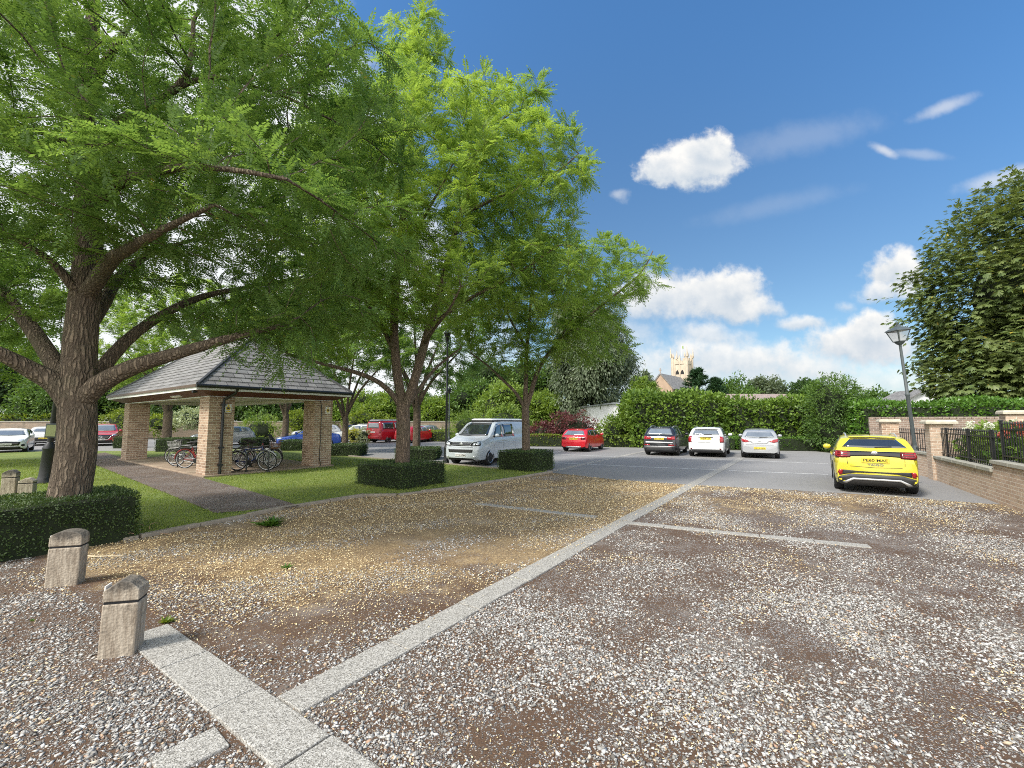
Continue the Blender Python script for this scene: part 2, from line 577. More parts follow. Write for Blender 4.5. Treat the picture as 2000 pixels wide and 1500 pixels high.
MT['gravel'] = gravel_mat('gravel with moss and dry litter')
MT['pathgravel'] = gravel_mat('fine path gravel', False)


def asphalt_mat():
    m = Nt('asphalt')
    p = m.pos()
    v = m.vor(p, 90)
    q = m.n('ShaderNodeSeparateXYZ')
    m.l(v.outputs['Color'], q.inputs[0])
    c = m.mix(q.outputs[0], (0.135, 0.132, 0.128), (0.30, 0.293, 0.285))
    big = m.noise(m.scale(p, (0.25, 0.25, 0)), 1.0, 7, 0.7)
    c = m.mix(m.smooth(big, 0.3, 0.7, 0.0, 0.55), c, (0.27, 0.265, 0.26))
    st = m.noise(m.scale(p, (1.3, 1.3, 0)), 1.0, 6, 0.75)
    c = m.mix(m.smooth(st, 0.58, 0.75, 0, 0.6), c, (0.09, 0.088, 0.085))
    m.bump(v.outputs['Distance'], 0.25, 0.004)
    return m.fin(c, 0.85)


MT['asphalt'] = asphalt_mat()


def setts_mat():
    m = Nt('exposed aggregate paving')
    p = m.pos()
    v = m.vor(p, 160)
    q = m.n('ShaderNodeSeparateXYZ')
    m.l(v.outputs['Color'], q.inputs[0])
    c = m.ramp(q.outputs[0], [(0.0, (0.09, 0.085, 0.075)), (0.35, (0.27, 0.257, 0.23)), (0.7, (0.40, 0.385, 0.352)), (1.0, (0.53, 0.515, 0.48))])
    n = m.noise(p, 2.2, 6, 0.7)
    c = m.mix(m.smooth(n, 0.5, 0.8, 0, 0.45), c, (0.22, 0.20, 0.17))
    c = m.mix(m.math('MULTIPLY', m.math('GREATER_THAN', m.noise(p, 26, 3), 0.66), 0.6), c, (0.12, 0.11, 0.10))
    m.bump(m.math('ADD', v.outputs['Distance'], m.math('MULTIPLY', m.noise(p, 60, 3), 0.5)), 0.4, 0.006)
    return m.fin(c, 0.9)


MT['setts'] = setts_mat()


def lawn_mat():
    m = Nt('mown grass')
    p = m.pos()
    a = m.noise(p, 0.9, 6, 0.7)
    b = m.noise(p, 45, 4, 0.8)
    c = m.mix(m.smooth(a, 0.3, 0.7), (0.15, 0.225, 0.035), (0.32, 0.34, 0.085))
    c = m.mix(m.smooth(b, 0.3, 0.7), sc((0.085, 0.13, 0.025), 1), c)
    c = m.mix(m.smooth(m.noise(p, 2.6, 5, 0.7), 0.58, 0.8, 0, 0.6), c, (0.32, 0.27, 0.10))
    m.bump(b, 0.8, 0.03)
    return m.fin(c, 0.9)


MT['lawn'] = lawn_mat()


def earth_mat():
    m = Nt('rough ground')
    p = m.pos()
    c = m.mix(m.noise(p, 0.08, 6, 0.7), (0.06, 0.09, 0.03), (0.15, 0.14, 0.07))
    c = m.mix(m.smooth(m.noise(p, 6, 5), 0.4, 0.7), c, (0.05, 0.06, 0.025))
    return m.fin(c, 0.95)


MT['earth'] = earth_mat()


def post_mat():
    m = Nt('weathered concrete')
    p = m.pos()
    a = m.noise(m.scale(p, (30, 30, 4)), 1.0, 6, 0.75)
    b = m.noise(p, 9, 6, 0.7)
    c = m.mix(m.smooth(a, 0.3, 0.72), (0.22, 0.175, 0.13), (0.52, 0.455, 0.365))
    c = m.mix(m.smooth(b, 0.52, 0.72, 0, 0.65), c, (0.07, 0.06, 0.05))
    sp = m.n('ShaderNodeSeparateXYZ')
    m.l(p, sp.inputs[0])
    top = m.math('MULTIPLY', m.smooth(m.math('ADD', sp.outputs[2], m.math('MULTIPLY', b, 0.25)), 0.60, 0.74), 0.8)
    c = m.mix(top, c, (0.045, 0.043, 0.04))
    v = m.vor(p, 45)
    m.bump(m.math('ADD', a, m.math('MULTIPLY', v.outputs['Distance'], 0.6)), 0.6, 0.01)
    return m.fin(c, 0.92)


MT['post'] = post_mat()


def slab_mat():
    m = Nt('brown paved slab')
    p = m.pos()
    c = m.mix(m.noise(p, 4, 6, 0.7), (0.34, 0.26, 0.185), (0.20, 0.145, 0.105))
    c = m.mix(m.smooth(m.noise(p, 0.9, 5), 0.45, 0.7, 0, 0.6), c, (0.44, 0.37, 0.27))
    m.bump(m.noise(p, 30, 4), 0.4, 0.01)
    return m.fin(c, 0.85)


MT['slab'] = slab_mat()


# ------------------------------------------------------------------ object helpers
def link(o, parent=None):
    COL.objects.link(o)
    if parent is not None:
        o.parent = parent
    return o


def tag(o, label=None, cat=None, group=None, kind=None):
    for k, v in (('label', label), ('category', cat), ('group', group), ('kind', kind)):
        if v:
            o[k] = v
    return o


def thing(name, label, cat, loc=(0, 0, 0), rz=0.0, group=None):
    o = bpy.data.objects.new(name, None)
    o.empty_display_size = 0.2
    link(o)
    o.location = loc
    o.rotation_euler = (0, 0, rz)
    return tag(o, label, cat, group)


def np_mesh(name, V, Fc):
    me = bpy.data.meshes.new(name)
    V = np.ascontiguousarray(V, dtype=np.float32)
    Fc = np.ascontiguousarray(Fc, dtype=np.int32)
    k = Fc.shape[1]
    me.vertices.add(len(V))
    me.vertices.foreach_set('co', V.ravel())
    me.loops.add(Fc.size)
    me.loops.foreach_set('vertex_index', Fc.ravel())
    me.polygons.add(len(Fc))
    me.polygons.foreach_set('loop_start', np.arange(0, Fc.size, k, dtype=np.int32))
    me.update(calc_edges=True)
    return me


def np_obj(name, V, Fc, mat, parent=None, smooth=False, loc=None):
    me = np_mesh(name, V, Fc)
    me.materials.append(mat)
    if smooth:
        me.polygons.foreach_set('use_smooth', np.ones(len(me.polygons), dtype=bool))
    o = link(bpy.data.objects.new(name, me), parent)
    if loc is not None:
        o.location = loc
    return o


class MB:
    """collects shapes, then links them as ONE mesh object"""

    def __init__(s):
        s.v, s.f = [], []

    def add(s, vs, fs):
        b = len(s.v)
        s.v += [tuple(v) for v in vs]
        s.f += [tuple(b + i for i in f) for f in fs]
        return s

    def box(s, c, size, rz=0.0, rot=None):
        hx, hy, hz = size[0] / 2, size[1] / 2, size[2] / 2
        m = rot if rot is not None else Matrix.Rotation(rz, 3, 'Z')
        c = Vector(c)
        vs = [c + m @ Vector((x * hx, y * hy, z * hz)) for z in (-1, 1) for y in (-1, 1) for x in (-1, 1)]
        return s.add(vs, [(0, 2, 3, 1), (4, 5, 7, 6), (0, 1, 5, 4), (2, 6, 7, 3), (0, 4, 6, 2), (1, 3, 7, 5)])

    def prism(s, poly, z0, z1, top=None):
        n = len(poly)
        t = top or poly
        if sum(poly[i - 1][0] * poly[i][1] - poly[i][0] * poly[i - 1][1] for i in range(n)) < 0:
            poly, t = poly[::-1], t[::-1]
        vs = [(p[0], p[1], z0) for p in poly] + [(p[0], p[1], z1) for p in t]
        fs = [(i, (i + 1) % n, n + (i + 1) % n, n + i) for i in range(n)]
        return s.add(vs, fs + [tuple(range(n - 1, -1, -1)), tuple(range(n, 2 * n))])

    def sheet(s, poly, z):
        if sum(poly[i - 1][0] * poly[i][1] - poly[i][0] * poly[i - 1][1] for i in range(len(poly))) < 0:
            poly = poly[::-1]
        return s.add([(p[0], p[1], z) for p in poly], [tuple(range(len(poly)))])

    def tube(s, pts, r, n=8, cap=True):
        pts = [Vector(p) for p in pts]
        rs = r if isinstance(r, (list, tuple)) else [r] * len(pts)
        ref = None
        vs, fs = [], []
        for i, p in enumerate(pts):
            d = (pts[min(i + 1, len(pts) - 1)] - pts[max(i - 1, 0)])
            d = d.normalized() if d.length > 1e-9 else Vector((0, 0, 1))
            if ref is None:
                ref = Vector((1, 0, 0)) if abs(d.x) < 0.8 else Vector((0, 1, 0))
            a = (ref - d * ref.dot(d)).normalized()
            b = d.cross(a)
            ref = a
            for k in range(n):
                t = 2 * math.pi * k / n
                vs.append(p + (a * math.cos(t) + b * math.sin(t)) * rs[i])
        for i in range(len(pts) - 1):
            for k in range(n):
                fs.append((i * n + k, i * n + (k + 1) % n, (i + 1) * n + (k + 1) % n, (i + 1) * n + k))
        if cap:
            fs.append(tuple(range(n - 1, -1, -1)))
            e = (len(pts) - 1) * n
            fs.append(tuple(range(e, e + n)))
        return s.add(vs, fs)

    def lathe(s, prof, n=16, c=(0, 0, 0), axis='Z', start=0.0):
        c = Vector(c)
        vs, fs = [], []
        for (r, h) in prof:
            for k in range(n):
                t = 2 * math.pi * k / n + start
                a, b = r * math.cos(t), r * math.sin(t)
                q = {'Z': (a, b, h), 'Y': (a, h, b), 'X': (h, a, b)}[axis]
                vs.append(c + Vector(q))
        m = len(prof)
        for i in range(m - 1):
            for k in range(n):
                f = (i * n + k, i * n + (k + 1) % n, (i + 1) * n + (k + 1) % n, (i + 1) * n + k)
                fs.append(f if axis != 'Y' else f[::-1])
        e = (m - 1) * n
        c0, c1 = tuple(range(n - 1, -1, -1)), tuple(range(e, e + n))
        fs += [c0, c1] if axis != 'Y' else [c0[::-1], c1[::-1]]
        return s.add(vs, fs)

    def build(s, name, mat, parent=None, smooth=None, bevel=0.0, uv=True, loc=None):
        me = bpy.data.meshes.new(name)
        me.from_pydata(s.v, [], s.f)
        me.materials.append(mat)
        if smooth:
            me.polygons.foreach_set('use_smooth', [True] * len(me.polygons))
            me.set_sharp_from_angle(angle=R(smooth))
        if uv:
            boxuv(me)
        o = link(bpy.data.objects.new(name, me), parent)
        if loc is not None:
            o.location = loc
        if bevel:
            b = o.modifiers.new('bevel', 'BEVEL')
            b.width = bevel
            b.segments = 2
            b.limit_method = 'ANGLE'
        return o


def boxuv(me):
    """uv in metres along each face"""
    l = me.uv_layers.new(name='uv')
    for p in me.polygons:
        n = p.normal
        if abs(n.z) > 0.96:
            t = Vector((1, 0, 0))
        else:
            t = Vector((0, 0, 1)).cross(n).normalized()
        b = n.cross(t)
        for li in p.loop_indices:
            co = me.vertices[me.loops[li].vertex_index].co
            l.data[li].uv = (co.dot(t), co.dot(b))


def text_mesh(txt, size, mat, name, parent, loc, rot, depth=0.002, width=None):
    cu = bpy.data.curves.new('text', 'FONT')
    cu.body = txt
    cu.size = size
    cu.align_x = 'CENTER'
    cu.align_y = 'CENTER'
    cu.extrude = depth
    cu.offset = size * 0.012
    t = bpy.data.objects.new('text', cu)
    COL.objects.link(t)
    bpy.context.view_layer.update()
    me = bpy.data.meshes.new_from_object(t.evaluated_get(bpy.context.evaluated_depsgraph_get()))
    bpy.data.objects.remove(t)
    me.materials.clear()
    me.materials.append(mat)
    if width:
        xs = [v.co.x for v in me.vertices]
        w = max(xs) - min(xs)
        for v in me.vertices:
            v.co.x *= width / w
    o = link(bpy.data.objects.new(name, me), parent)
    o.location = loc
    o.rotation_euler = rot
    return o


def tree_copy(o, parent=None):
    c = o.copy()
    link(c)
    c.parent = parent
    for ch in o.children:
        tree_copy(ch, c)
    return c


# ------------------------------------------------------------------ leaves
def unit(a):
    return a / np.maximum(np.linalg.norm(a, axis=1, keepdims=True), 1e-9)


def diamonds(base, d, nrm, ln, wd, fold=0.15, mid=0.45):
    """one folded leaf (4 verts, 1 quad) per row"""
    s = unit(np.cross(d, nrm))
    n = np.cross(s, d)
    ln = np.asarray(ln).reshape(-1, 1) * np.ones((len(base), 1))
    wd = np.asarray(wd).reshape(-1, 1) * np.ones((len(base), 1))
    a = base
    b = base + d * ln * mid + s * wd * 0.5 + n * wd * fold
    c = base + d * ln
    e = base + d * ln * mid - s * wd * 0.5 + n * wd * fold
    V = np.stack([a, b, c, e], 1).reshape(-1, 3)
    Q = np.arange(len(base) * 4).reshape(-1, 4)
    return V, Q


def rand_unit(n, g=rng):
    return unit(g.normal(size=(n, 3)))


def fronds(base, d, up, ln, pairs, lw=0.42, ll=0.2, droop=0.25):
    """pinnate leaves: a row of leaflets on both sides of a drooping stalk"""
    n = len(base)
    ln = ln.reshape(-1, 1)
    side = unit(np.cross(d, up))
    nn = np.cross(side, d)
    Vs = []
    for i in range(pairs + 1):
        t = 0.16 + 0.84 * i / pairs
        p = base + d * ln * t
        p[:, 2] -= (droop * ln[:, 0] * t * t)
        dd = d.copy()
        dd[:, 2] -= 2 * droop * t
        dd = unit(dd)
        size = 1.0 - 0.35 * abs(t - 0.55) / 0.5
        if i == pairs:
            V, _ = diamonds(p, dd, nn, ln[:, 0] * ll, ln[:, 0] * ll * lw)
            Vs.append(V.reshape(n, 4, 3))
            continue
        for s in (-1, 1):
            j = rng.normal(scale=0.14, size=(n, 3))
            ld = unit(side * s + dd * 0.42 + j - np.array([0, 0, 0.12]))
            V, _ = diamonds(p, ld, unit(nn + j), ln[:, 0] * ll * size, ln[:, 0] * ll * lw * size)
            Vs.append(V.reshape(n, 4, 3))
    V = np.concatenate(Vs, 1).reshape(-1, 3)
    return V, np.arange(len(V)).reshape(-1, 4)


# ------------------------------------------------------------------ branching trees
def in_ell(p, ells):
    r = np.full(len(p), 9.0)
    for (c, q) in ells:
        r = np.minimum(r, np.linalg.norm((p - np.array(c)) / np.array(q), axis=1))
    return r


def sample_crown(ells, n, hollow=0.35, g=rng):
    vol = np.array([(q[0] * q[1] * q[2]) ** 0.72 for _, q in ells])
    out = []
    for (c, q), k in zip(ells, np.ceil(n * vol / vol.sum()).astype(int)):
        u = rand_unit(k, g)
        r = (hollow ** 3 + (1 - hollow ** 3) * g.random(k)) ** (1 / 3)
        out.append(np.array(c) + u * r[:, None] * np.array(q))
    return np.concatenate(out)


def colonize(limbs, attr, step=0.3, infl=3.0, kill=0.45, iters=120, g=rng):
    """limbs: list of (parent limb or -1, parent fraction, points, r0, r1). returns pos, parent, minradius"""
    pos, par, rad = [], [], []
    ends = []
    for (pl, pf, pts, r0, r1) in limbs:
        pts = [Vector(p) for p in pts]
        # Catmull-Rom through the points
        sm = []
        for i in range(len(pts) - 1):
            a, b = pts[max(i - 1, 0)], pts[i]
            c, e = pts[i + 1], pts[min(i + 2, len(pts) - 1)]
            k = max(2, int((c - b).length / step))
            for j in range(k):
                t = j / k
                sm.append(0.5 * ((2 * b) + (c - a) * t + (2 * a - 5 * b + 4 * c - e) * t * t + (3 * b - a - 3 * c + e) * t ** 3))
        sm.append(pts[-1])
        idx = []
        for i, p in enumerate(sm):
            if i == 0:
                if pl < 0:
                    pa = -1
                else:
                    cand = ends[pl]
                    pa = min(cand, key=lambda q: (pos[q] - p).length)
            else:
                pa = idx[-1]
            idx.append(len(pos))
            pos.append(p.copy())
            par.append(pa)
            rad.append(r0 + (r1 - r0) * (i / max(1, len(sm) - 1)))
        ends.append(idx)
    A = np.array([tuple(p) for p in pos])
    par = list(par)
    rad = list(rad)
    alive = attr.copy()
    nd = np.full(len(alive), 1e9)
    ni = np.zeros(len(alive), int)

    def upd(new0):
        nonlocal nd, ni
        new = A[new0:]
        for s in range(0, len(new), 400):
            blk = new[s:s + 400]
            dd = np.linalg.norm(alive[:, None] - blk[None], axis=2)
            k = dd.argmin(1)
            m = dd[np.arange(len(alive)), k]
            b = m < nd
            nd = np.where(b, m, nd)
            ni = np.where(b, new0 + s + k, ni)

    upd(0)
    for it in range(iters):
        keep = nd > kill
        alive, nd, ni = alive[keep], nd[keep], ni[keep]
        if not len(alive):
            break
        use = nd < infl
        if not use.any():
            use = nd < nd.min() + 0.5
        idx = ni[use]
        acc = np.zeros((len(A), 3))
        np.add.at(acc, idx, unit(alive[use] - A[idx]))
        src = np.unique(idx)
        d = unit(acc[src] + g.normal(scale=0.18, size=(len(src), 3)))
        new = A[src] + d * step
        n0 = len(A)
        A = np.concatenate([A, new])
        par += list(src)
        rad += [0.0] * len(src)
        upd(n0)
    return A, np.array(par), np.array(rad)


def branch_mesh(A, par, rmin, tip=0.006, e=2.3, cut=0.0):
    n = len(A)
    ch = [[] for _ in range(n)]
    for i, p in enumerate(par):
        if p >= 0:
            ch[p].append(i)
    r = np.zeros(n)
    # children always come after parents except joined limbs: process by depth
    depth = np.zeros(n, int)
    order = []
    st = [i for i in range(n) if par[i] < 0]
    while st:
        i = st.pop()
        order.append(i)
        st += ch[i]
    for i in reversed(order):
        if not ch[i]:
            r[i] = tip
        else:
            r[i] = sum(r[c] ** e for c in ch[i]) ** (1 / e)
        if rmin[i] > 0:
            r[i] = rmin[i]
    mb = MB()
    started = set()
    stack = [(i, None) for i in range(n) if par[i] < 0]
    while stack:
        i, frm = stack.pop()
        pts, rs = [], []
        if frm is not None:
            pts.append(A[frm])
            rs.append(min(r[i] * 1.25, r[frm]))
        j = i
        while True:
            pts.append(A[j])
            rs.append(r[j])
            if not ch[j]:
                break
            nx = max(ch[j], key=lambda c: r[c])
            for c in ch[j]:
                if c != nx:
                    stack.append((c, j))
            j = nx
        if max(rs) < cut or len(pts) < 2:
            continue
        m = max(rs)
        mb.tube(pts, rs, 14 if m > 0.12 else 8 if m > 0.04 else 5 if m > 0.015 else 3, cap=False)
    return mb, r, ch


def locust_tree(name, label, group, base, limbs, ells, n_attr, fr, leafmat_, bark, step=0.3, kill=0.45, infl=3.0,
                seed=1, flen=(0.2, 0.28), pairs=9, ll=0.2, lw=0.42, per=5, hollow=0.3, rmax=0.02, fine=0.011):
    g = np.random.default_rng(seed)
    b = np.array(base)
    L = [(pl, pf, [Vector(p) - Vector(base) for p in pts], r0, r1) for (pl, pf, pts, r0, r1) in limbs]
    E = [(np.array(c) - b, q) for c, q in ells]
    attr = sample_crown(E, n_attr, hollow, g)
    A, par, rad = colonize(L, attr, step, infl, kill, 140, g)
    mb, r, ch = branch_mesh(A, par, rad)
    t = thing(name, label, 'tree', base, 0, group)
    tr = mb.build('trunk', bark, t, smooth=60, uv=False)
    tips = np.where((r < rmax) & (par >= 0))[0]
    d = unit(A[tips] - A[par[tips]])
    k = per
    bi = np.repeat(np.arange(len(tips)), k)
    n = len(bi)
    along = g.random((n, 1))
    base_p = A[par[tips]][bi] + (A[tips] - A[par[tips]])[bi] * along
    h = g.normal(size=(n, 3))
    h[:, 2] *= 0.35
    fd = unit(d[bi] * 0.8 + unit(h) * 0.9 + np.array([0, 0, 0.12]))
    up = unit(np.array([0, 0, 1.0]) + g.normal(scale=0.28, size=(n, 3)))
    ln = g.uniform(flen[0], flen[1], n)
    if fr and n > fr:
        sel = g.permutation(n)[:fr]
        base_p, fd, up, ln = base_p[sel], fd[sel], up[sel], ln[sel]
    V, Q = fronds(base_p, fd, up, ln, pairs, lw, ll, 0.22)
    np_obj('crown', V, Q, leafmat_, t)
    return t


# ------------------------------------------------------------------ shrubs, hedges, far trees
def clump_points(ells, n_clump, per, size, g, shell=0.72, flat=1.0):
    """leaf bases gathered in clumps near the surface of the ellipsoids; returns base, outward"""
    vol = np.array([(q[0] * q[1] + q[1] * q[2] + q[0] * q[2]) for _, q in ells])
    B, O = [], []
    for (c, q), k in zip(ells, np.ceil(n_clump * vol / vol.sum()).astype(int)):
        u = rand_unit(k, g)
        r = shell + (1 - shell) * g.random(k) ** 0.6
        r *= 1 + 0.10 * g.normal(size=k)
        cc = np.array(c) + u * r[:, None] * np.array(q)
        sz = size * g.uniform(0.6, 1.35, k)
        v = rand_unit(k * per, g) * (g.random((k * per, 1)) ** 0.5) * np.repeat(sz, per)[:, None]
        v[:, 2] *= flat
        B.append(np.repeat(cc, per, 0) + v)
        O.append(unit(np.repeat(u, per, 0) * 0.8 + unit(v) * 0.6))
    return np.concatenate(B), np.concatenate(O)


def leaf_blob(ells, n_clump, per, size, leaf, lw, g, up=0.5, drop=0.0, shell=0.72, jit=0.5, flat=1.0, keep=None):
    B, O = clump_points(ells, n_clump, per, size, g, shell, flat)
    if keep is not None:
        k = keep(B)
        B, O = B[k], O[k]
    n = len(B)
    d = unit(O + g.normal(scale=jit, size=(n, 3)) + np.array([0, 0, -drop]))
    nr = unit(O * (1 - up) + np.array([0, 0, up]) + g.normal(scale=0.35, size=(n, 3)))
    ln = leaf * g.uniform(0.7, 1.3, n)
    return diamonds(B, d, nr, ln, ln * lw)


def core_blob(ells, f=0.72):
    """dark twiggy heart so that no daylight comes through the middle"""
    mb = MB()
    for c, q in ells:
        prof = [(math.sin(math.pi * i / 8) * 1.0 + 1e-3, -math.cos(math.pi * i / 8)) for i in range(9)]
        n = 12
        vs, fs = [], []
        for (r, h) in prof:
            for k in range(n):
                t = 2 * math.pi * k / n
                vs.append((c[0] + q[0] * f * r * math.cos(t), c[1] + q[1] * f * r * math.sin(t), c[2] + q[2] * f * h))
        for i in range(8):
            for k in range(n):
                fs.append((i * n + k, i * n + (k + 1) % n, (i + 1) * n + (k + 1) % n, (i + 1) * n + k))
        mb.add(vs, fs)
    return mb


def shrub(name, label, cat, base, ells, mat, n_clump=200, per=30, size=0.35, leaf=0.1, lw=0.5, seed=1, up=0.5, drop=0.0,
          trunk=None, core=0.62, group=None, shell=0.7, jit=0.5, flat=1.0, crown_name='foliage', bark='twig'):
    """ells are relative to base (x, y, z above ground)"""
    g = np.random.default_rng(seed)
    t = thing(name, label, cat, base, 0, group)
    V, Q = leaf_blob(ells, n_clump, per, size, leaf, lw, g, up, drop, shell, jit, flat)
    V = V[:]
    V[:, 2] = np.maximum(V[:, 2], 0.01)
    np_obj(crown_name, V, Q, mat, t)
    mb = MB()
    if trunk:
        r, h = trunk
        mb.tube([(0, 0, -0.1), (0.02, 0, h * 0.5), (0, 0.03, h)], [r * 1.25, r, r * 0.6], 10)
        for k in range(6):
            a = k * 1.05 + seed
            c, q = ells[k % len(ells)]
            e = (c[0] + q[0] * 0.6 * math.cos(a), c[1] + q[1] * 0.6 * math.sin(a), c[2] + q[2] * 0.3 * math.sin(a * 2.3))
            mb.tube([(0, 0, h * (0.6 + 0.06 * k)), (e[0] * 0.5, e[1] * 0.5, (h + e[2]) * 0.5), e], [r * 0.55, r * 0.4, r * 0.12], 6)
        mb.build('trunk', MT[bark] if isinstance(bark, str) else bark, t, smooth=60, uv=False)
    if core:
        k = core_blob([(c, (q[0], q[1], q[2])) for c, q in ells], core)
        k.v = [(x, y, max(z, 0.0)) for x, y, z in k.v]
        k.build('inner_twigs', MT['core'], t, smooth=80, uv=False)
    return t


def hedge_mesh(poly, h, n, leaf, g, wob=0.03, lw=0.55, top_wob=0.0, up=0.3, jit=0.6, zmin=0.04):
    """leaves all over a clipped prism (poly is counter-clockwise)"""
    poly = [np.array(p[:2], float) for p in poly]
    m = len(poly)
    segs = [(poly[i], poly[(i + 1) % m]) for i in range(m)]
    per = np.array([np.linalg.norm(b - a) for a, b in segs])
    area = 0.5 * sum(poly[i][0] * poly[(i + 1) % m][1] - poly[(i + 1) % m][0] * poly[i][1] for i in range(m))
    aw = np.concatenate([per * h, [abs(area)]])
    cnt = np.ceil(n * aw / aw.sum()).astype(int)
    B, O = [], []
    for (a, b), k in zip(segs, cnt[:-1]):
        t, z = g.random((k, 1)), g.random(k)
        e = (b - a) / np.linalg.norm(b - a)
        nn = np.array([e[1], -e[0]])
        p = a + (b - a) * t
        inset = -np.abs(g.normal(scale=wob, size=(k, 1))) + wob * 0.6 * np.sin(p[:, :1] * 5 + z[:, None] * 7)
        inset -= 0.05 * (z[:, None] > 0.9) * (z[:, None] - 0.9) * 10
        p = p + nn * inset
        B.append(np.column_stack([p, zmin + z * (h - zmin)]))
        O.append(np.tile([nn[0], nn[1], 0.1], (k, 1)))
    k = cnt[-1]
    mn, mx = np.min(poly, 0), np.max(poly, 0)
    q = mn + (mx - mn) * g.random((k * 3 + 50, 2))
    ok = np.ones(len(q), bool)
    for a, b in segs:
        ok &= ((b[0] - a[0]) * (q[:, 1] - a[1]) - (b[1] - a[1]) * (q[:, 0] - a[0])) > 0
    q = q[ok][:k]
    z = h - np.abs(g.normal(scale=wob, size=len(q))) + top_wob * (np.sin(q[:, 0] * 1.7) + np.sin(q[:, 1] * 2.3 + 1) + g.normal(size=len(q)) * 0.6)
    B.append(np.column_stack([q, z]))
    O.append(np.tile([0, 0, 1.0], (len(q), 1)))
    B, O = np.concatenate(B), np.concatenate(O)
    nn = len(B)
    d = unit(O + g.normal(scale=jit, size=(nn, 3)) + np.array([0, 0, 0.25]))
    nr = unit(O * (1 - up) + np.array([0, 0, up]) + g.normal(scale=0.4, size=(nn, 3)))
    ln = leaf * g.uniform(0.7, 1.35, nn)
    return diamonds(B, d, nr, ln, ln * lw)


def inset_poly(poly, d):
    c = np.mean([np.array(p[:2]) for p in poly], 0)
    out = []
    for p in poly:
        v = np.array(p[:2]) - c
        out.append(tuple(c + v * max(0.05, 1 - d / np.linalg.norm(v))))
    return out


def hedge(name, label, base, poly, h, n, leaf, mat, seed=1, wob=0.03, group=None, top_wob=0.0, jit=0.6, lw=0.55):
    g = np.random.default_rng(seed)
    t = thing(name, label, 'hedge', base, 0, group)
    loc = [(p[0] - base[0], p[1] - base[1]) for p in poly]
    V, Q = hedge_mesh(loc, h, n, leaf, g, wob, lw, top_wob, jit=jit)
    np_obj('foliage', V, Q, mat, t)
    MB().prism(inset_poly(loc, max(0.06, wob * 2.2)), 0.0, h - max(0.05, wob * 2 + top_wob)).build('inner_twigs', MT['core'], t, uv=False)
    return t


D1 = Vector((0.58, 0.815, 0))      # the paving grid
D2 = Vector((-0.815, 0.58, 0))


def rect(c, a, b, d1=D1, d2=D2):
    c = Vector(c)
    return [c + d1 * x + d2 * y for x, y in ((-a, -b), (a, -b), (a, b), (-a, b))]


# ------------------------------------------------------------------ the setting
def struct(o, kind='structure'):
    o['kind'] = kind
    return o


def xy(p):
    return (p.x, p.y)


struct(MB().sheet([(-900, -60), (900, -60), (900, 1500), (-900, 1500)], -0.02).build('ground', MT['earth'], uv=False))
# gravel yard in front
edge = [G(1075, 923), G(1200, 937), G(1347, 947.5), G(1500, 955), G(1640, 963), G(1780, 973), G(1935, 985)]
gy = [(-30, -6), (12, -6), (14, 4), (12.5, 8.4), (13.2, 9.8)] + [xy(p) for p in reversed(edge)]
kerbline = [G(1075, 923), G(1040, 929), G(1000, 936), G(865, 957), G(775, 968), G(710, 969), G(560, 993), G(270, 1050), G(0, 1090)]
KD = (kerbline[-1] - kerbline[-3]).normalized()
kerbline.append(kerbline[-1] + KD * 14)
gy += [xy(p) for p in kerbline[1:]]
struct(MB().sheet(gy, 0.0).build('gravel_yard', MT['gravel'], uv=False))
# tarmac car park behind
WALLDIR = Vector((-0.52, -0.854, 0))
ap = [xy(p) for p in edge] + [(13.2, 9.8), (15.4, 14.2), (18.4, 19.5), (19, 27.6), (14, 28.4), xy(G(1250, 873)), xy(G(1030, 871)), (-2, 40), (-3, 47), (-75, 47), (-75, 8), (-30, 8)]
ap = [xy(G(1075, 923))] + ap[1:]
struct(MB().sheet(ap, 0.004).build('car_park', MT['asphalt'], uv=False))

# painted bay lines
ml = MB()


def strip(mb, a, b, w, z, w2=None):
    a, b = Vector(a), Vector(b)
    d = (b - a).normalized()
    n = Vector((-d.y, d.x, 0))
    w2 = w2 or w
    mb.add([(*xy(a - n * w / 2), z), (*xy(b - n * w2 / 2), z), (*xy(b + n * w2 / 2), z), (*xy(a + n * w / 2), z)], [(0, 1, 2, 3)])


for a, b in [((1078, 887), (1222, 893)), ((1085, 904), (1250, 912)), ((1250, 912), (1405, 918)), ((1424, 919.5), (1617, 927)),
             ((1200, 891), (1438, 899)), ((1452, 899.5), (1617, 906)), ((1080, 884), (1104, 880)), ((695, 883), (770, 886)), ((700, 872), (745, 875)),
             ((640, 868), (700, 873))]:
    strip(ml, G(*a), G(*b), 0.10, 0.008)
M_line = M('worn white road paint', (0.62, 0.62, 0.60), 0.8, var=0.25, vs=8)
struct(ml.build('bay_lines', M_line, uv=False))

# flush stone strips through the gravel and tarmac, laid as separate slabs
def slab_strip(pts, w, n_joint, name, seed, z=0.02):
    r = random.Random(seed)
    mb = MB()
    for a, b in zip(pts, pts[1:]):
        a, b = Vector(a), Vector(b)
        d = (b - a)
        L = d.length
        d.normalize()
        n = Vector((-d.y, d.x, 0))
        k = max(1, round(L / n_joint))
        for i in range(k):
            p, q = a + d * (L * i / k + 0.007), a + d * (L * (i + 1) / k - 0.007)
            o = n * r.uniform(-0.006, 0.006)
            zz = z + r.uniform(-0.004, 0.004)
            hw = w / 2 * r.uniform(0.98, 1.02)
            mb.prism([xy(p - n * hw + o), xy(q - n * hw + o), xy(q + n * hw + o), xy(p + n * hw + o)], -0.05, zz)
    return struct(mb.build(name, MT['setts'], bevel=0.006, uv=False))


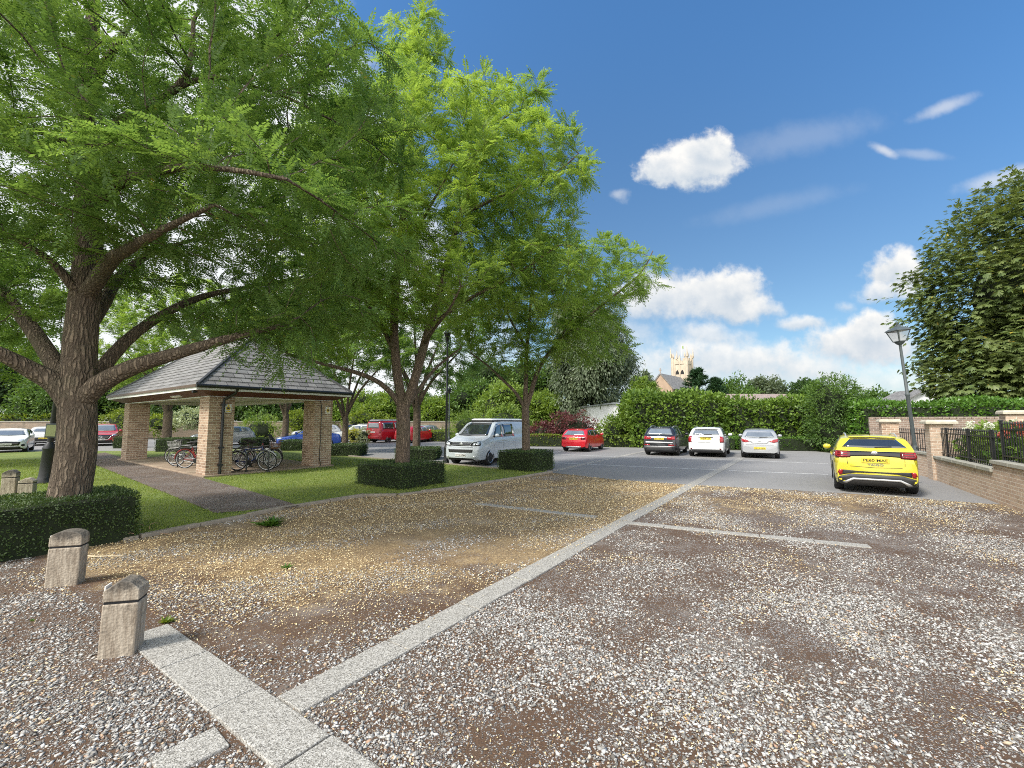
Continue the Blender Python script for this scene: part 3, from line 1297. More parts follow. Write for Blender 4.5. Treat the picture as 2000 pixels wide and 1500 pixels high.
slab_strip([G(562, 1381), G(1185, 1037), G(1345, 951), G(1447, 896)], 0.285, 0.9, 'paving_strip', 1, 0.018)
slab_strip([G(1215, 1021), G(1590, 1058), G(1700, 1068)], 0.2, 0.75, 'paving_strip', 2, 0.014)
slab_strip([G(930, 984), G(1165, 1011)], 0.2, 0.75, 'paving_strip', 3, 0.014)
slab_strip([G(1082, 919), G(1262, 881)], 0.26, 0.8, 'paving_strip', 4, 0.016)
# the wide strip across the near corner, and its short arm
slab_strip([Q0 - QD * 3.2 - QN * .02, Q0 + QD * 1.95 - QN * .02], 0.32, 0.92, 'paving_strip', 5, 0.02)
slab_strip([G(436, 1440), G(300, 1507)], 0.24, 0.9, 'paving_strip', 6, 0.016)

# lawn island with its kerb
lawn = [xy(p) for p in kerbline] + [(-34, 9), (-34, 24), xy(G(0, 884)), xy(G(180, 882)), xy(G(300, 882)), xy(G(450, 879)), xy(G(600, 880)), xy(G(680, 893)),
                                    xy(G(770, 901)), xy(G(868, 909)), xy(G(980, 919))]
struct(MB().prism(lawn[::-1], -0.01, 0.045).build('lawn', MT['lawn'], uv=False))
M_kerb = M('weathered kerb stone', (0.27, 0.235, 0.19), 0.92, var=0.5, vs=6, bump=0.5, bs=35)
kb = MB()
rk = random.Random(5)
for a, b in zip(kerbline, kerbline[1:]):
    L = (b - a).length
    k = max(1, round(L / 0.9))
    for i in range(k):
        p, q = a.lerp(b, i / k), a.lerp(b, (i + 1) / k)
        d = (q - p).normalized()
        n = Vector((-d.y, d.x, 0))
        kb.prism([xy(p + d * .006 - n * .02), xy(p + d * .006 + n * .11), xy(q - d * .006 + n * .11), xy(q - d * .006 - n * .02)][::1], -0.03, 0.062 + rk.uniform(-.012, .01))
struct(kb.build('kerb', M_kerb, bevel=0.012, uv=False))
kb = MB()
bk = [G(680, 893), G(770, 901), G(868, 909), G(980, 919)]
for a, b in zip(bk, bk[1:]):
    d = (b - a).normalized()
    n = Vector((-d.y, d.x, 0))
    kb.prism([xy(a + n * 0.12), xy(a), xy(b), xy(b + n * 0.12)], -0.03, 0.10)
struct(kb.build('kerb', M_kerb, bevel=0.012, uv=False))

# gravel path over the lawn
path = [G(420, 1003, .045), G(320, 962, .045), G(185, 908, .045), G(150, 893, .045), G(205, 884, .045), G(250, 897, .045), G(380, 927, .045), G(402, 936, .045), G(480, 957, .045), G(585, 988, .045), G(560, 992, .045)]
struct(MB().sheet([xy(p) for p in path], 0.055).build('path', MT['pathgravel'], uv=False))

# ---- loose stones, litter and grass that nobody could count
def rocks(n, xr, yr, smin, smax, g, keep=None, z=0.0):
    """flat angular chips: squashed, jittered octahedra"""
    iv = np.array([(1, .25, 0), (.1, 1, .1), (-1, .2, 0), (-.15, -1, 0), (.1, 0, 1), (0, 0, -1)], float)
    fc = np.array([(0, 1, 4), (1, 2, 4), (2, 3, 4), (3, 0, 4), (1, 0, 5), (2, 1, 5), (3, 2, 5), (0, 3, 5)])
    c = np.column_stack([g.uniform(*xr, n), g.uniform(*yr, n)])
    if keep is not None:
        c = c[keep(c)]
    n = len(c)
    s = smin + (smax - smin) * g.random(n) ** 2.0
    sh = np.column_stack([s * g.uniform(.8, 1.4, n), s * g.uniform(.6, 1.0, n), s * g.uniform(.3, .65, n)])
    V = (iv[None] + g.normal(scale=.22, size=(n, 6, 3))) * sh[:, None]
    a = g.uniform(0, 6.28, n)
    x, y = V[:, :, 0].copy(), V[:, :, 1].copy()
    ca, sa = np.cos(a)[:, None], np.sin(a)[:, None]
    V[:, :, 0], V[:, :, 1] = x * ca - y * sa, x * sa + y * ca
    V[:, :, 2] += x * g.normal(scale=.25, size=(n, 1)) + (sh[:, 2] * 0.4)[:, None] + z
    V[:, :, 0] += c[:, :1]
    V[:, :, 1] += c[:, 1:]
    Fq = (fc[None] + (np.arange(n) * 6)[:, None, None]).reshape(-1, 3)
    return V.reshape(-1, 3), Fq


def sc_col(m, c):
    return m.mix(1.0, c, (0.95, 0.94, 0.92), 'MULTIPLY')


def stone_mat():
    m = Nt('loose stones')
    g = m.n('ShaderNodeNewGeometry').outputs['Random Per Island']
    c = m.ramp(g, [(0.0, (0.10, 0.095, 0.09)), (0.2, (0.23, 0.225, 0.215)), (0.5, (0.38, 0.375, 0.365)), (0.82, (0.58, 0.58, 0.57)), (0.9, (0.74, 0.74, 0.73)), (0.95, (0.50, 0.39, 0.26)), (1.0, (0.44, 0.27, 0.19))])
    p = m.pos()
    c = m.mix(m.noise(p, 70, 4), sc_col(m, c), m.mix(0.35, c, (0.2, 0.17, 0.13)))
    return m.fin(c, 0.85)


MT['stones'] = stone_mat()
def side_of(c, p, n):
    return (c[:, 0] - p.x) * n.x + (c[:, 1] - p.y) * n.y


def patchy(c, f, seed):
    r = np.random.default_rng(seed)
    o = np.zeros(len(c))
    for k in range(9):
        a, w, s = r.uniform(0, 6.28), r.uniform(.5, 1.6) * f, r.uniform(0, 6.28)
        o += np.sin((c[:, 0] * math.cos(a) + c[:, 1] * math.sin(a)) * w * 3 + s + 1.3 * np.sin(c[:, 1] * w + s))
    return o / 3


def offstrip(c):
    s1 = np.abs(side_of(c, K0, KN)) > 0.150
    along = (c[:, 0] - K0.x) * KD.x + (c[:, 1] - K0.y) * KD.y
    s1 |= along < 0.0
    s2 = np.abs(side_of(c, Q0, QN)) > 0.15
    spill = gs.random(len(c)) < 0.05
    return (s1 & s2) | spill


def inside_poly(c, poly):
    x, y = c[:, 0], c[:, 1]
    r = np.zeros(len(c), bool)
    j = len(poly) - 1
    for i in range(len(poly)):
        xi, yi = poly[i]
        xj, yj = poly[j]
        k = ((yi > y) != (yj > y)) & (x < (xj - xi) * (y - yi) / (yj - yi + 1e-12) + xi)
        r ^= k
        j = i
    return r


YARD = [p for p in gy]
gs = np.random.default_rng(3)


def keep_stone(c):
    k = inside_poly(c, YARD) & offstrip(c)
    far = np.clip((c[:, 1] - 1.4) / 8.0, 0, 1)
    left = (side_of(c, K0, KN) > 0) & (side_of(c, Q0, QN) > 0)      # litter panel: fewer bare stones
    p = 0.56 - 0.20 * far + 0.42 * patchy(c, 0.7, 4) + 0.32 * patchy(c, 2.0, 14)
    p = np.where(left, 0.36 - 0.34 * far + 0.34 * patchy(c, 1.1, 9), p)
    view = np.abs(c[:, 0]) < c[:, 1] * 1.2 + 0.4
    return k & view & (gs.random(len(c)) < p)


parts = [rocks(190000, (-6.5, 6.5), (1.9, 5.0), 0.005, 0.019, gs, keep_stone), rocks(170000, (-11, 11), (5.0, 9.0), 0.0075, 0.019, gs, keep_stone),
         rocks(130000, (-8, 15), (9.0, 15.6), 0.010, 0.022, gs, keep_stone)]
V, Q, o_ = [], [], 0
for v_, q_ in parts:
    V.append(v_)
    Q.append(q_ + o_)
    o_ += len(v_)
V, Q = np.concatenate(V), np.concatenate(Q)
struct(tag(np_obj('gravel_stones', V, Q, MT['stones']), 'loose pale grey stones scattered thickly over the gravel yard', 'gravel'), 'stuff')


def straw_mat():
    m = Nt('dry litter')
    g = m.n('ShaderNodeNewGeometry').outputs['Random Per Island']
    c = m.ramp(g, [(0.0, (0.24, 0.14, 0.06)), (0.3, (0.50, 0.36, 0.17)), (0.65, (0.84, 0.67, 0.37)), (1.0, (0.88, 0.78, 0.52))])
    return m.fin(c, 0.9)


MT['straw'] = straw_mat()


def keep_straw(c):
    k = inside_poly(c, YARD) & offstrip(c)
    left = (side_of(c, K0, KN) > 0) & (side_of(c, Q0, QN) > 0)
    far = np.clip((c[:, 1] - 7) / 3, 0, 1)
    p = np.where(left, 0.75 + 0.40 * patchy(c, 0.55, 21) + 0.2 * patchy(c, 1.8, 5), -0.06 + 0.42 * far + 0.34 * patchy(c, 0.6, 33) + 0.16 * patchy(c, 1.8, 5))
    p *= np.where(left, np.clip((c[:, 1] - 2.6) / 3.4, 0.06, 1), 1.0)
    view = np.abs(c[:, 0]) < c[:, 1] * 1.2 + 0.4
    return k & view & (gs.random(len(c)) < p)


n = 520000
c = np.column_stack([gs.uniform(-10, 14, n), gs.uniform(2.2, 15.5, n)])
c = c[keep_straw(c)]
n = len(c)
dvec = np.column_stack([gs.normal(size=(n, 2)), gs.uniform(0.0, 0.5, n)])
V, Q = diamonds(np.column_stack([c, gs.uniform(0.004, 0.014, n)]), unit(dvec), unit(np.array([0, 0, 1.0]) + gs.normal(scale=.3, size=(n, 3))), gs.uniform(.010, .034, n) * (.7 + .05 * c[:, 1]), gs.uniform(.005, .014, n) * (.7 + .05 * c[:, 1]), 0.1)
V[:, 2] = np.maximum(V[:, 2], 0.003)
struct(tag(np_obj('fallen_litter', V, Q, MT['straw']), 'dry straw coloured fallen florets strewn over the gravel left of the strip', 'leaf litter'), 'stuff')

# grass blades on the lawn
LAWN = [p for p in lawn]
PATHP = [xy(p) for p in path]
n = 170000
yy_ = 6 + 15 * gs.random(n) ** 1.5
c = np.column_stack([gs.uniform(-1.35, 0.15, n) * yy_ * 1.0, yy_])
k = inside_poly(c, LAWN) & ~inside_poly(c, PATHP)
c = c[k]
n = len(c)
dv = unit(np.column_stack([gs.normal(scale=.5, size=(n, 2)), np.ones(n)]))
sz = 0.028 + 0.0012 * c[:, 1]
V, Q = diamonds(np.column_stack([c, np.full(n, .043)]), dv, unit(np.column_stack([gs.normal(size=(n, 2)), np.full(n, .4)])), sz * gs.uniform(.6, 1.5, n), 0.004 + 0.0006 * c[:, 1], 0.1)
struct(tag(np_obj('grass', V, Q, MT['grass']), 'short mown green grass of the lawn round the shelter', 'grass'), 'stuff')


# ------------------------------------------------------------------ bicycle shelter
def shelter():
    v = Vector((0.60, 0.80, 0))
    u = Vector((-0.80, 0.60, 0))
    p0 = G(400, 935)
    rz = math.atan2(v.y, v.x)               # local x = v (right/back), local y = u (left/back)
    t = thing('bicycle_shelter', 'open brick pillared bicycle shelter with hipped slate roof on the lawn', 'shelter', (p0.x, p0.y, 0), rz)
    LX, LY = 4.45, 10.6                      # outer size of the pillar rectangle
    PX, PY, PH = 0.78, 0.85, 2.72
    MB().box((LX / 2 - 0.02, LY / 2, 0.04), (LX + 0.16, LY + 0.3, 0.14)).build('floor_slab', MT['slab'], t, bevel=0.02)
    for cx, cy in ((PX / 2, PY / 2), (LX - PX / 2, PY / 2), (PX / 2, LY - PY / 2), (LX - PX / 2, LY - PY / 2)):
        MB().box((cx, cy, PH / 2 + 0.05), (PX, PY, PH - 0.1)).build('pillar', MT['brick_tan'], t, bevel=0.006)
    # eaves
    o = 0.52
    x0, x1, y0, y1 = -o, LX + o, -o, LY + o
    ze, rise = 3.06, 2.35
    h = (x1 - x0) / 2
    cxm = (x0 + x1) / 2
    ra, rb = (cxm, y0 + h, ze + rise), (cxm, y1 - h, ze + rise)
    c = [(x0, y0, ze), (x1, y0, ze), (x1, y1, ze), (x0, y1, ze)]
    roof = MB()
    roof.add(c + [ra, rb], [(0, 1, 4), (1, 2, 5, 4), (2, 3, 5), (3, 0, 4, 5), (0, 3, 2, 1)])
    rf = roof.build('roof', MT['slate'], t)
    # raised courses so the slates read as overlapping
    cr = MB()
    k = 14
    for i in range(k):
        f0, f1 = i / k, (i + 1) / k
        def pt(a, b, f, off):
            a, b = Vector(a), Vector(b)
            return a.lerp(b, f)
        for (a, b, ta, tb) in ((c[0], c[1], ra, ra), (c[1], c[2], ra, rb), (c[2], c[3], rb, rb), (c[3], c[0], rb, ra)):
            A0, B0 = pt(a, ta, f0, 0), pt(b, tb, f0, 0)
            A1, B1 = pt(a, ta, f1, 0), pt(b, tb, f1, 0)
            nrm = (B0 - A0).cross(A1 - A0).normalized()
            lo, hi = nrm * 0.022, nrm * 0.005
            cr.add([A0 + lo, B0 + lo, B1 + hi, A1 + hi, A0 + nrm * .002, B0 + nrm * .002], [(0, 1, 2, 3), (4, 5, 1, 0)])
    cr.build('slates', MT['slate'], rf)
    hp = MB()
    for a, b in ((c[0], ra), (c[1], ra), (c[2], rb), (c[3], rb), (ra, rb)):
        hp.tube([Vector(a) + Vector((0, 0, .03)), Vector(b) + Vector((0, 0, .03))], 0.055, 6)
    hp.build('hip_capping', M('dark hip capping', (0.07, 0.072, 0.078), 0.7), rf)
    # white fascia, gutter, sloping brown soffit
    fb = MB()
    for a, b in ((0, 1), (1, 2), (2, 3), (3, 0)):
        A, B = Vector(c[a]), Vector(c[b])
        d = (B - A).normalized()
        m_ = (A + B) / 2
        rot = Matrix((d, Vector((-d.y, d.x, 0)), Vector((0, 0, 1)))).transposed()
        fb.box((m_.x, m_.y, ze - 0.115), ((B - A).length - 0.02 - (0.05 if a % 2 else 0), 0.03, 0.10), rot=rot)
    fb.build('fascia', MT['white'], t)
    gt = MB()
    for a, b in ((0, 1), (1, 2), (2, 3)):
        A, B = Vector(c[a]), Vector(c[b])
        d = (B - A).normalized()
        n_ = Vector((d.y, -d.x, 0))
        gt.tube([A + n_ * .055 + Vector((0, 0, -.035)) - d * .05, B + n_ * .055 + Vector((0, 0, -.035)) + d * .05], 0.062, 8)
    gt.build('gutter', MT['black'], t, smooth=50)
    A, B = Vector(c[3]), Vector(c[0])
    MB().box(((A.x + B.x) / 2 - 0.03, (A.y + B.y) / 2, ze - 0.03), (0.05, (A - B).length, 0.09)).build('verge_board', MT['brownpaint'], t)
    # sloping soffit: from the fascia in and down to the pillar heads
    sf = MB()
    i0 = [(-0.02, -0.02), (LX + .02, -0.02), (LX + .02, LY + .02), (-0.02, LY + .02)]
    ov = [(x0 + .03, y0 + .03), (x1 - .03, y0 + .03), (x1 - .03, y1 - .03), (x0 + .03, y1 - .03)]
    vs = [(*q, ze - 0.15) for q in ov] + [(*q, PH + .02) for q in i0]
    sf.add(vs, [(i, i + 4, (i + 1) % 4 + 4, (i + 1) % 4) for i in range(4)])
    so = sf.build('soffit', MT['soffit'], t)
    # white lintel beams and ceiling between the pillars
    cb_ = MB()
    cb_.box((LX / 2, 0.2, PH + .06), (LX, 0.36, 0.14)).box((LX / 2, LY - .2, PH + .06), (LX, 0.36, 0.14))
    cb_.box((0.2, LY / 2, PH + .06), (0.36, LY - .74, 0.14)).box((LX - .2, LY / 2, PH + .06), (0.36, LY - .74, 0.14))
    cb_.box((LX / 2, LY / 2, PH + .16), (LX - .02, LY - .02, 0.04))
    cb_.build('ceiling', MT['white'], t)
    # downpipe at the near pillar, on its wide face (local y = 0 side)
    dp = MB()
    dp.tube([(0.62, y0 - .05, ze - .08), (0.60, y0 + .04, ze - .22), (0.42, -0.07, PH - .10), (0.40, -0.065, PH - .3), (0.40, -0.065, 0.1)], 0.045, 8)
    for z in (2.45, 1.0, 0.42):
        dp.box((0.40, -0.06, z), (0.15, 0.11, 0.06))
    dp.build('downpipe', MT['black'], t, smooth=50)
    # cable on the right pillar
    MB().tube([(LX - .55, -0.015, PH - .02), (LX - .50, -.02, PH - .2), (LX - .49, -.02, 1.2), (LX - .52, -.02, .45), (LX - .45, -.025, .1)], 0.014, 5).build('cable', MT['black'], t)
    for x in (0.57, LX - 0.22):
        s = MB().box((x, -0.012, 2.33), (0.20, 0.02, 0.30)).build('warning_sign', MT['white'], t, bevel=0.004)
        MB().lathe([(0.07, -0.03), (0.07, -0.024)], 16, (x, 0, 2.33), 'Y').build('symbol', MT['yellowsign'], s)
        MB().prism([(x - .045, 0), (x + .045, 0), (x, .09)], 0, .004)
        tri = MB().add([(x - .05, -.0285, 2.415), (x + .05, -.0285, 2.415), (x, -.0285, 2.475)], [(0, 1, 2)])
        tri.build('triangle', MT['yellowsign'], s)
        MB().box((x, -.0285, 2.225), (.15, .005, .03)).build('lettering', MT['yellowsign'], s)
        MB().box((x, -.034, 2.33), (.07, .006, .07)).build('pictogram', MT['ink'], s)
    # strip lamp under the soffit and a small camera
    MB().box((-0.2, 2.6, PH + .075), (0.09, 1.0, 0.05), rot=Matrix.Rotation(R(28), 3, 'Y')).build('strip_light', MT['white'], t)
    MB().lathe([(.045, -.06), (.05, 0), (.03, .08)], 10, (x0 + .02, y0 + .32, ze - .22), 'X').build('camera_unit', MT['black'], t, smooth=40)
    return t, p0, v, u


SH, SP, SV, SU = shelter()


def shel(x, y, z=0.11):
    q = SP + SV * x + SU * y
    return Vector((q.x, q.y, z))


# ------------------------------------------------------------------ brick walls, pillars, railings on the right
WD = -WALLDIR                                # away from the camera
WB = G(1945, 982)                             # where the coping steps
WNL = Vector((-WD.y, WD.x, 0))                # towards the car park (left)


def wall_pt(s, o=0.0, z=0.0):
    q = WB + WD * s - WNL * o
    return Vector((q.x, q.y, z))


def run_wall(name, label, s0, s1, h, th=0.34, cop=0.09, mat='brick_pale', copm='coping', over=0.05):
    c = wall_pt((s0 + s1) / 2, th / 2)
    t = thing(name, label, 'wall', (c.x, c.y, 0), math.atan2(WD.y, WD.x))
    L = s1 - s0
    MB().box((0, 0, h / 2 - .02), (L, th, h + .04)).build('wall', MT[mat], t)
    cm = MB()
    k = max(1, round(L / 0.95))
    for i in range(k):
        a = -L / 2 + L * i / k
        cm.box((a + L / k / 2, 0, h + cop / 2 + .002), (L / k - .012, th + 2 * over, cop))
    cm.build('coping', MT[copm], t, bevel=0.012, uv=False)
    return t


run_wall('brick_wall', 'low pale brick wall with higher coping nearest the right edge', -9.5, 0.0, 0.90)
run_wall('brick_wall', 'low pale brick wall with stone coping between step and square pillar', 0.0, 4.42, 0.70)


def brick_pillar(label, c, w, h, rz, mat='brick_pale', cap=0.12, over=0.07, group=None):
    t = thing('brick_pillar', label, 'pillar', (c[0], c[1], 0), rz, group)
    MB().box((0, 0, h / 2 - .02), (w, w, h + .04)).build('shaft', MT[mat], t, bevel=0.006)
    cp = MB()
    a, b = w / 2 + over, w / 2 + over * 0.5
    cp.prism([(-a, -a), (a, -a), (a, a), (-a, a)], h + .002, h + cap * .55)
    cp.prism([(-a, -a), (a, -a), (a, a), (-a, a)], h + cap * .552, h + cap, [(-b, -b), (b, -b), (b, b), (-b, b)])
    cp.build('cap', MT['capstone'], t, bevel=0.008, uv=False)
    return t


WRZ = math.atan2(WD.y, WD.x)
pc = wall_pt(4.68, 0.20)
brick_pillar('square pale brick pillar with stone cap beside the yellow car', pc, 0.56, 1.80, WRZ, cap=0.13, over=0.10)
p0_ = P(1735, 822, 17.2)
brick_pillar('orange brick pillar with flat stone cap behind the yellow car roof', p0_, 0.52, 1.84, WRZ, 'brick_tan')
p2_ = P(1977, 800, 13.4)
brick_pillar('brick pillar with stone cap behind the railings at right edge', p2_, 0.46, 2.10, WRZ, 'brick_pale', over=.06)

# lower wall between the two gate pillars, going back
ga, gb = wall_pt(5.0, 0.2), Vector((p0_.x + .3, p0_.y - .1, 0))
t = thing('brick_wall', 'low wall carrying a dark railing between the two gate pillars', 'wall', tuple((ga + gb) / 2), math.atan2(gb.y - ga.y, gb.x - ga.x))
MB().box((0, 0, .36), ((gb - ga).length, .3, .76)).build('wall', MT['brick_pale'], t)
MB().box((0, 0, .79), ((gb - ga).length, .38, .08)).build('coping', MT['coping'], t, bevel=.01, uv=False)


def railing(name, label, a, b, z0, h, n, post_ends=True, finial=True, post_h=0.0, posts=()):
    a, b = Vector(a), Vector(b)
    L = (b - a).length
    t = thing(name, label, 'railing', (a.x, a.y, z0), math.atan2(b.y - a.y, b.x - a.x), 'iron railings on the brick walls')
    MB().box((L / 2, 0, .10), (L, .045, .03)).build('rail', MT['black'], t, uv=False)
    MB().box((L / 2, 0, h - .13), (L, .045, .03)).build('rail', MT['black'], t, uv=False)
    first = None
    for i in range(n):
        x = L * (i + .5) / n
        if first is None:
            m_ = MB().tube([(0, 0, .0), (0, 0, h - .02)], 0.011, 6)
            m_.lathe([(.011, h - .02), (.02, h), (.012, h + .03), (.001, h + .06)], 6)
            o = first = m_.build('bar', MT['black'], t, uv=False)
        else:
            o = first.copy()
            link(o, t)
        o.location = (x, 0, 0)
    for x in posts:
        p = MB().box((0, 0, (h + post_h) / 2), (.055, .055, h + post_h)).box((0, 0, h + post_h + .015), (.07, .07, .03)).build('post', MT['black'], t, bevel=.006, uv=False)
        p.location = (x, 0, 0)
    return t


RO = 0.17
railing('iron_railing', 'black iron railing on lower coping between square pillar and step', wall_pt(4.36, RO), wall_pt(0.12, RO), 0.80, 0.84, 30, posts=(0.55, 2.35, 3.9), post_h=0.02)
railing('iron_railing', 'black iron railing with tall end post nearest the right edge', wall_pt(-0.12, RO), wall_pt(-6.5, RO), 1.0, 0.84, 50, posts=(0.0, 3.2), post_h=0.05)
railing('iron_railing', 'dark railing behind the yellow car between the gate pillars', ga, gb, 0.83, 0.75, 16, posts=(0.35, 1.7), post_h=0.0)

# tall wall at the back right
wa = P(1697, 818, 20.2)
wdir = Vector((0.84, -0.54, 0))
L = 12.0
wc = Vector((wa.x, wa.y, 0)) + wdir * L / 2
t = thing('brick_wall', 'tall dark red brick wall in front of the laurel hedge', 'wall', tuple(wc), math.atan2(wdir.y, wdir.x))
MB().box((0, 0, .98), (L, .33, 1.98)).build('wall', MT['brick_red'], t)
cm = MB()
for i in range(54):
    cm.box((-L / 2 + L / 54 * (i + .5), 0, 2.025), (L / 54 - .012, .36, .10))
cm.build('coping', MT['brick_red'], t, bevel=.008)

# long stone wall at the far left back of the car park
fa, fb = Vector((-62, 46.5, 0)), Vector((-3.5, 49.5, 0))
fd = fb - fa
t = thing('stone_wall', 'long low brown stone wall along the back of the car park', 'wall', tuple((fa + fb) / 2), math.atan2(fd.y, fd.x))
MB().box((0, 0, .9), (fd.length, .4, 1.8)).build('wall', MT['stonewall'], t)
MB().box((0, 0, 1.84), (fd.length, .5, .08)).build('coping', MT['coping'], t, uv=False)


# ------------------------------------------------------------------ lamps
def lamp(label, base, h, lantern, mat, base_h, base_r, pole_r, tilt=(0, 0), size=0.5, sign=None):
    t = thing('street_lamp', label, 'street lamp', base, 0)
    t.rotation_euler = (tilt[0], tilt[1], 0)
    MB().lathe([(base_r * 1.35, 0), (base_r * 1.35, .12), (base_r * 1.1, .2), (base_r, .26), (base_r * .92, base_h * .9), (base_r * 1.05, base_h * .94), (base_r * .9, base_h), (pole_r, base_h + .12)], 20).build('base', MT[mat], t, smooth=40, uv=False)
    pl = MB()
    pl.lathe([(pole_r, base_h), (pole_r * .95, base_h + (h - base_h) * .5), (pole_r * 1.2, base_h + (h - base_h) * .5 + .03), (pole_r * 1.2, base_h + (h - base_h) * .5 + .08), (pole_r * .85, base_h + (h - base_h) * .5 + .11), (pole_r * .7, h)], 14)
    pl.build('column', MT[mat], t, smooth=40, uv=False)
    if lantern:
        s = size
        a, b, hh = s * .28, s * .52, s * .85
        z = h
        MB().lathe([(pole_r * .7, z - .02), (pole_r * 1.6, z + .02), (a * 1.15, z + .08), (a * 1.2, z + .12)], 4, start=math.pi / 4).build('bracket', MT[mat], t, uv=False)
        z += .12
        f = MB()
        q = 2 ** .5
        for k in range(4):
            an = math.pi / 4 + k * math.pi / 2
            an2 = an + math.pi / 2
            A0 = Vector((a * q * math.cos(an), a * q * math.sin(an), z))
            A1 = Vector((b * q * math.cos(an), b * q * math.sin(an), z + hh))
            B1 = Vector((b * q * math.cos(an2), b * q * math.sin(an2), z + hh))
            B0 = Vector((a * q * math.cos(an2), a * q * math.sin(an2), z))
            f.tube([A0, A1], .017, 5)
            f.tube([A1, B1], .02, 5)
            f.tube([A0, B0], .017, 5)
        f.build('lantern_frame', MT[mat], t, uv=False)
        MB().lathe([(a * q * .96, z + .01), (b * q * .96, z + hh - .01)], 4, start=math.pi / 4).build('lantern_glass', MT['lampglass'], t, uv=False)
        z += hh
        MB().lathe([(b * q * 1.16, z), (b * q * 1.1, z + .04), (b * q * .45, z + s * .32), (b * q * .3, z + s * .34), (b * q * .26, z + s * .46)], 4, start=math.pi / 4).build('lantern_roof', MT[mat], t, uv=False)
        MB().lathe([(.03, z + s * .46), (.05, z + s * .52), (.02, z + s * .58), (.035, z + s * .62), (.004, z + s * .75)], 8).build('finial', MT[mat], t, smooth=50, uv=False)
    else:
        MB().lathe([(pole_r * .7, h), (pole_r * 1.4, h + .05), (.15, h + .35), (.17, h + .37), (.05, h + .5), (.01, h + .6)], 12).build('lantern', MT['black'], t, smooth=30, uv=False)
    return t


lb = P(1787, 822, 15.9)
lamp('grey green lamp post with square glass lantern behind the brick pillar', (lb.x, lb.y, 0), 4.72, True, 'greypaint', 0.9, 0.1, 0.062, (0, R(-4.0)), 0.46)
lb = G(871, 906)
lamp('slim black lamp post standing in front of the silver van', (lb.x, lb.y, 0), 5.5, False, 'black', 0.74, 0.10, 0.05)
lb = G(86, 944, .04)
t = lamp('stout black post with a yellow notice behind the big tree trunk', (lb.x, lb.y, 0), 4.2, False, 'black', 1.15, 0.15, 0.07, (0, R(3.5)))
sg = MB().box((.12, -.13, 1.62), (.26, .03, .42), rz=R(38)).build('notice_board', MT['greypaint'], t, bevel=.01, uv=False)
MB().box((.125, -.15, 1.62), (.20, .012, .34), rz=R(38)).build('notice', M('faded green notice', (.34, .36, .17), .5), sg, uv=False)
lb = P(877, 830, 34)
lamp('thin grey lamp post far behind the black one', (lb.x, lb.y, 0), 4.0, False, 'greypaint', 0.6, 0.09, 0.05)


# ------------------------------------------------------------------ bollards
def bollard(label, base, rz, w, d, h, kind, sign=None, lean=(0, 0)):
    t = thing('bollard', label, 'bollard', base, rz, 'weathered concrete bollards')
    t.rotation_euler = (lean[0], lean[1], rz)
    hc = h * 0.70
    MB().box((0, 0, hc / 2 - .05), (w, d, hc + .1)).build('post', MT['post'], t, bevel=.012, uv=False)
    MB().box((0, 0, hc + .009), (w * .93, d * .93, .018)).build('groove', MT['dark'], t, uv=False)
    c = MB()
    zb, zs = hc + .018, h - 0.075
    if kind == 'ridge':
        prof = [(-w / 2, zb), (w / 2, zb), (w / 2, zs), (w * .22, h - .012), (-w * .05, h), (-w / 2, zs)]
    else:
        prof = [(-w / 2, zb), (w / 2, zb), (w / 2, zs)] + [(w / 2 * math.cos(a), zs + .075 * math.sin(a)) for a in [math.pi * k / 10 for k in range(1, 10)]] + [(-w / 2, zs)]
    m = len(prof)
    vs = [(x, -d / 2, z) for x, z in prof] + [(x, d / 2, z) for x, z in prof]
    c.add(vs, [tuple(range(m)), tuple(range(2 * m - 1, m - 1, -1))] + [(i, m + i, m + (i + 1) % m, (i + 1) % m) for i in range(m)])
    c.build('cap', MT['post'], t, bevel=.008, uv=False)
    if sign:
        pl = MB().box((-w / 2 - .005, 0, h * .815), (.01, d * .55, .13)).build('number_plate', MT['plate_w'], t, bevel=.002, uv=False)
        text_mesh(sign, 0.10, MT['ink'], 'lettering', pl, (-w / 2 - .012, 0, h * .815), (math.pi / 2, 0, -math.pi / 2))
    return t


RZB = math.atan2(0.42, 0.91)
b = G(236, 1274)
bollard('pitched top concrete bollard nearest the camera carrying a letter F plate', (b.x, b.y, 0), R(18), 0.245, 0.17, 0.60, 'ridge', 'F', (R(1), R(1.5)))
b = G(127, 1141)
bollard('round topped concrete bollard beside the kerb of the big hedge', (b.x, b.y, 0), R(20), 0.30, 0.17, 0.62, 'round', 'E', (0, R(1)))
b = G(18, 968, .04)
bollard('tall pointed bollard behind the big hedge at left edge', (b.x, b.y, 0.02), R(25), 0.26, 0.2, 0.66, 'ridge')
b = G(52, 968, .04)
bollard('shorter pointed bollard right of the tall one behind the hedge', (b.x, b.y, 0.02), R(25), 0.28, 0.2, 0.46, 'ridge')


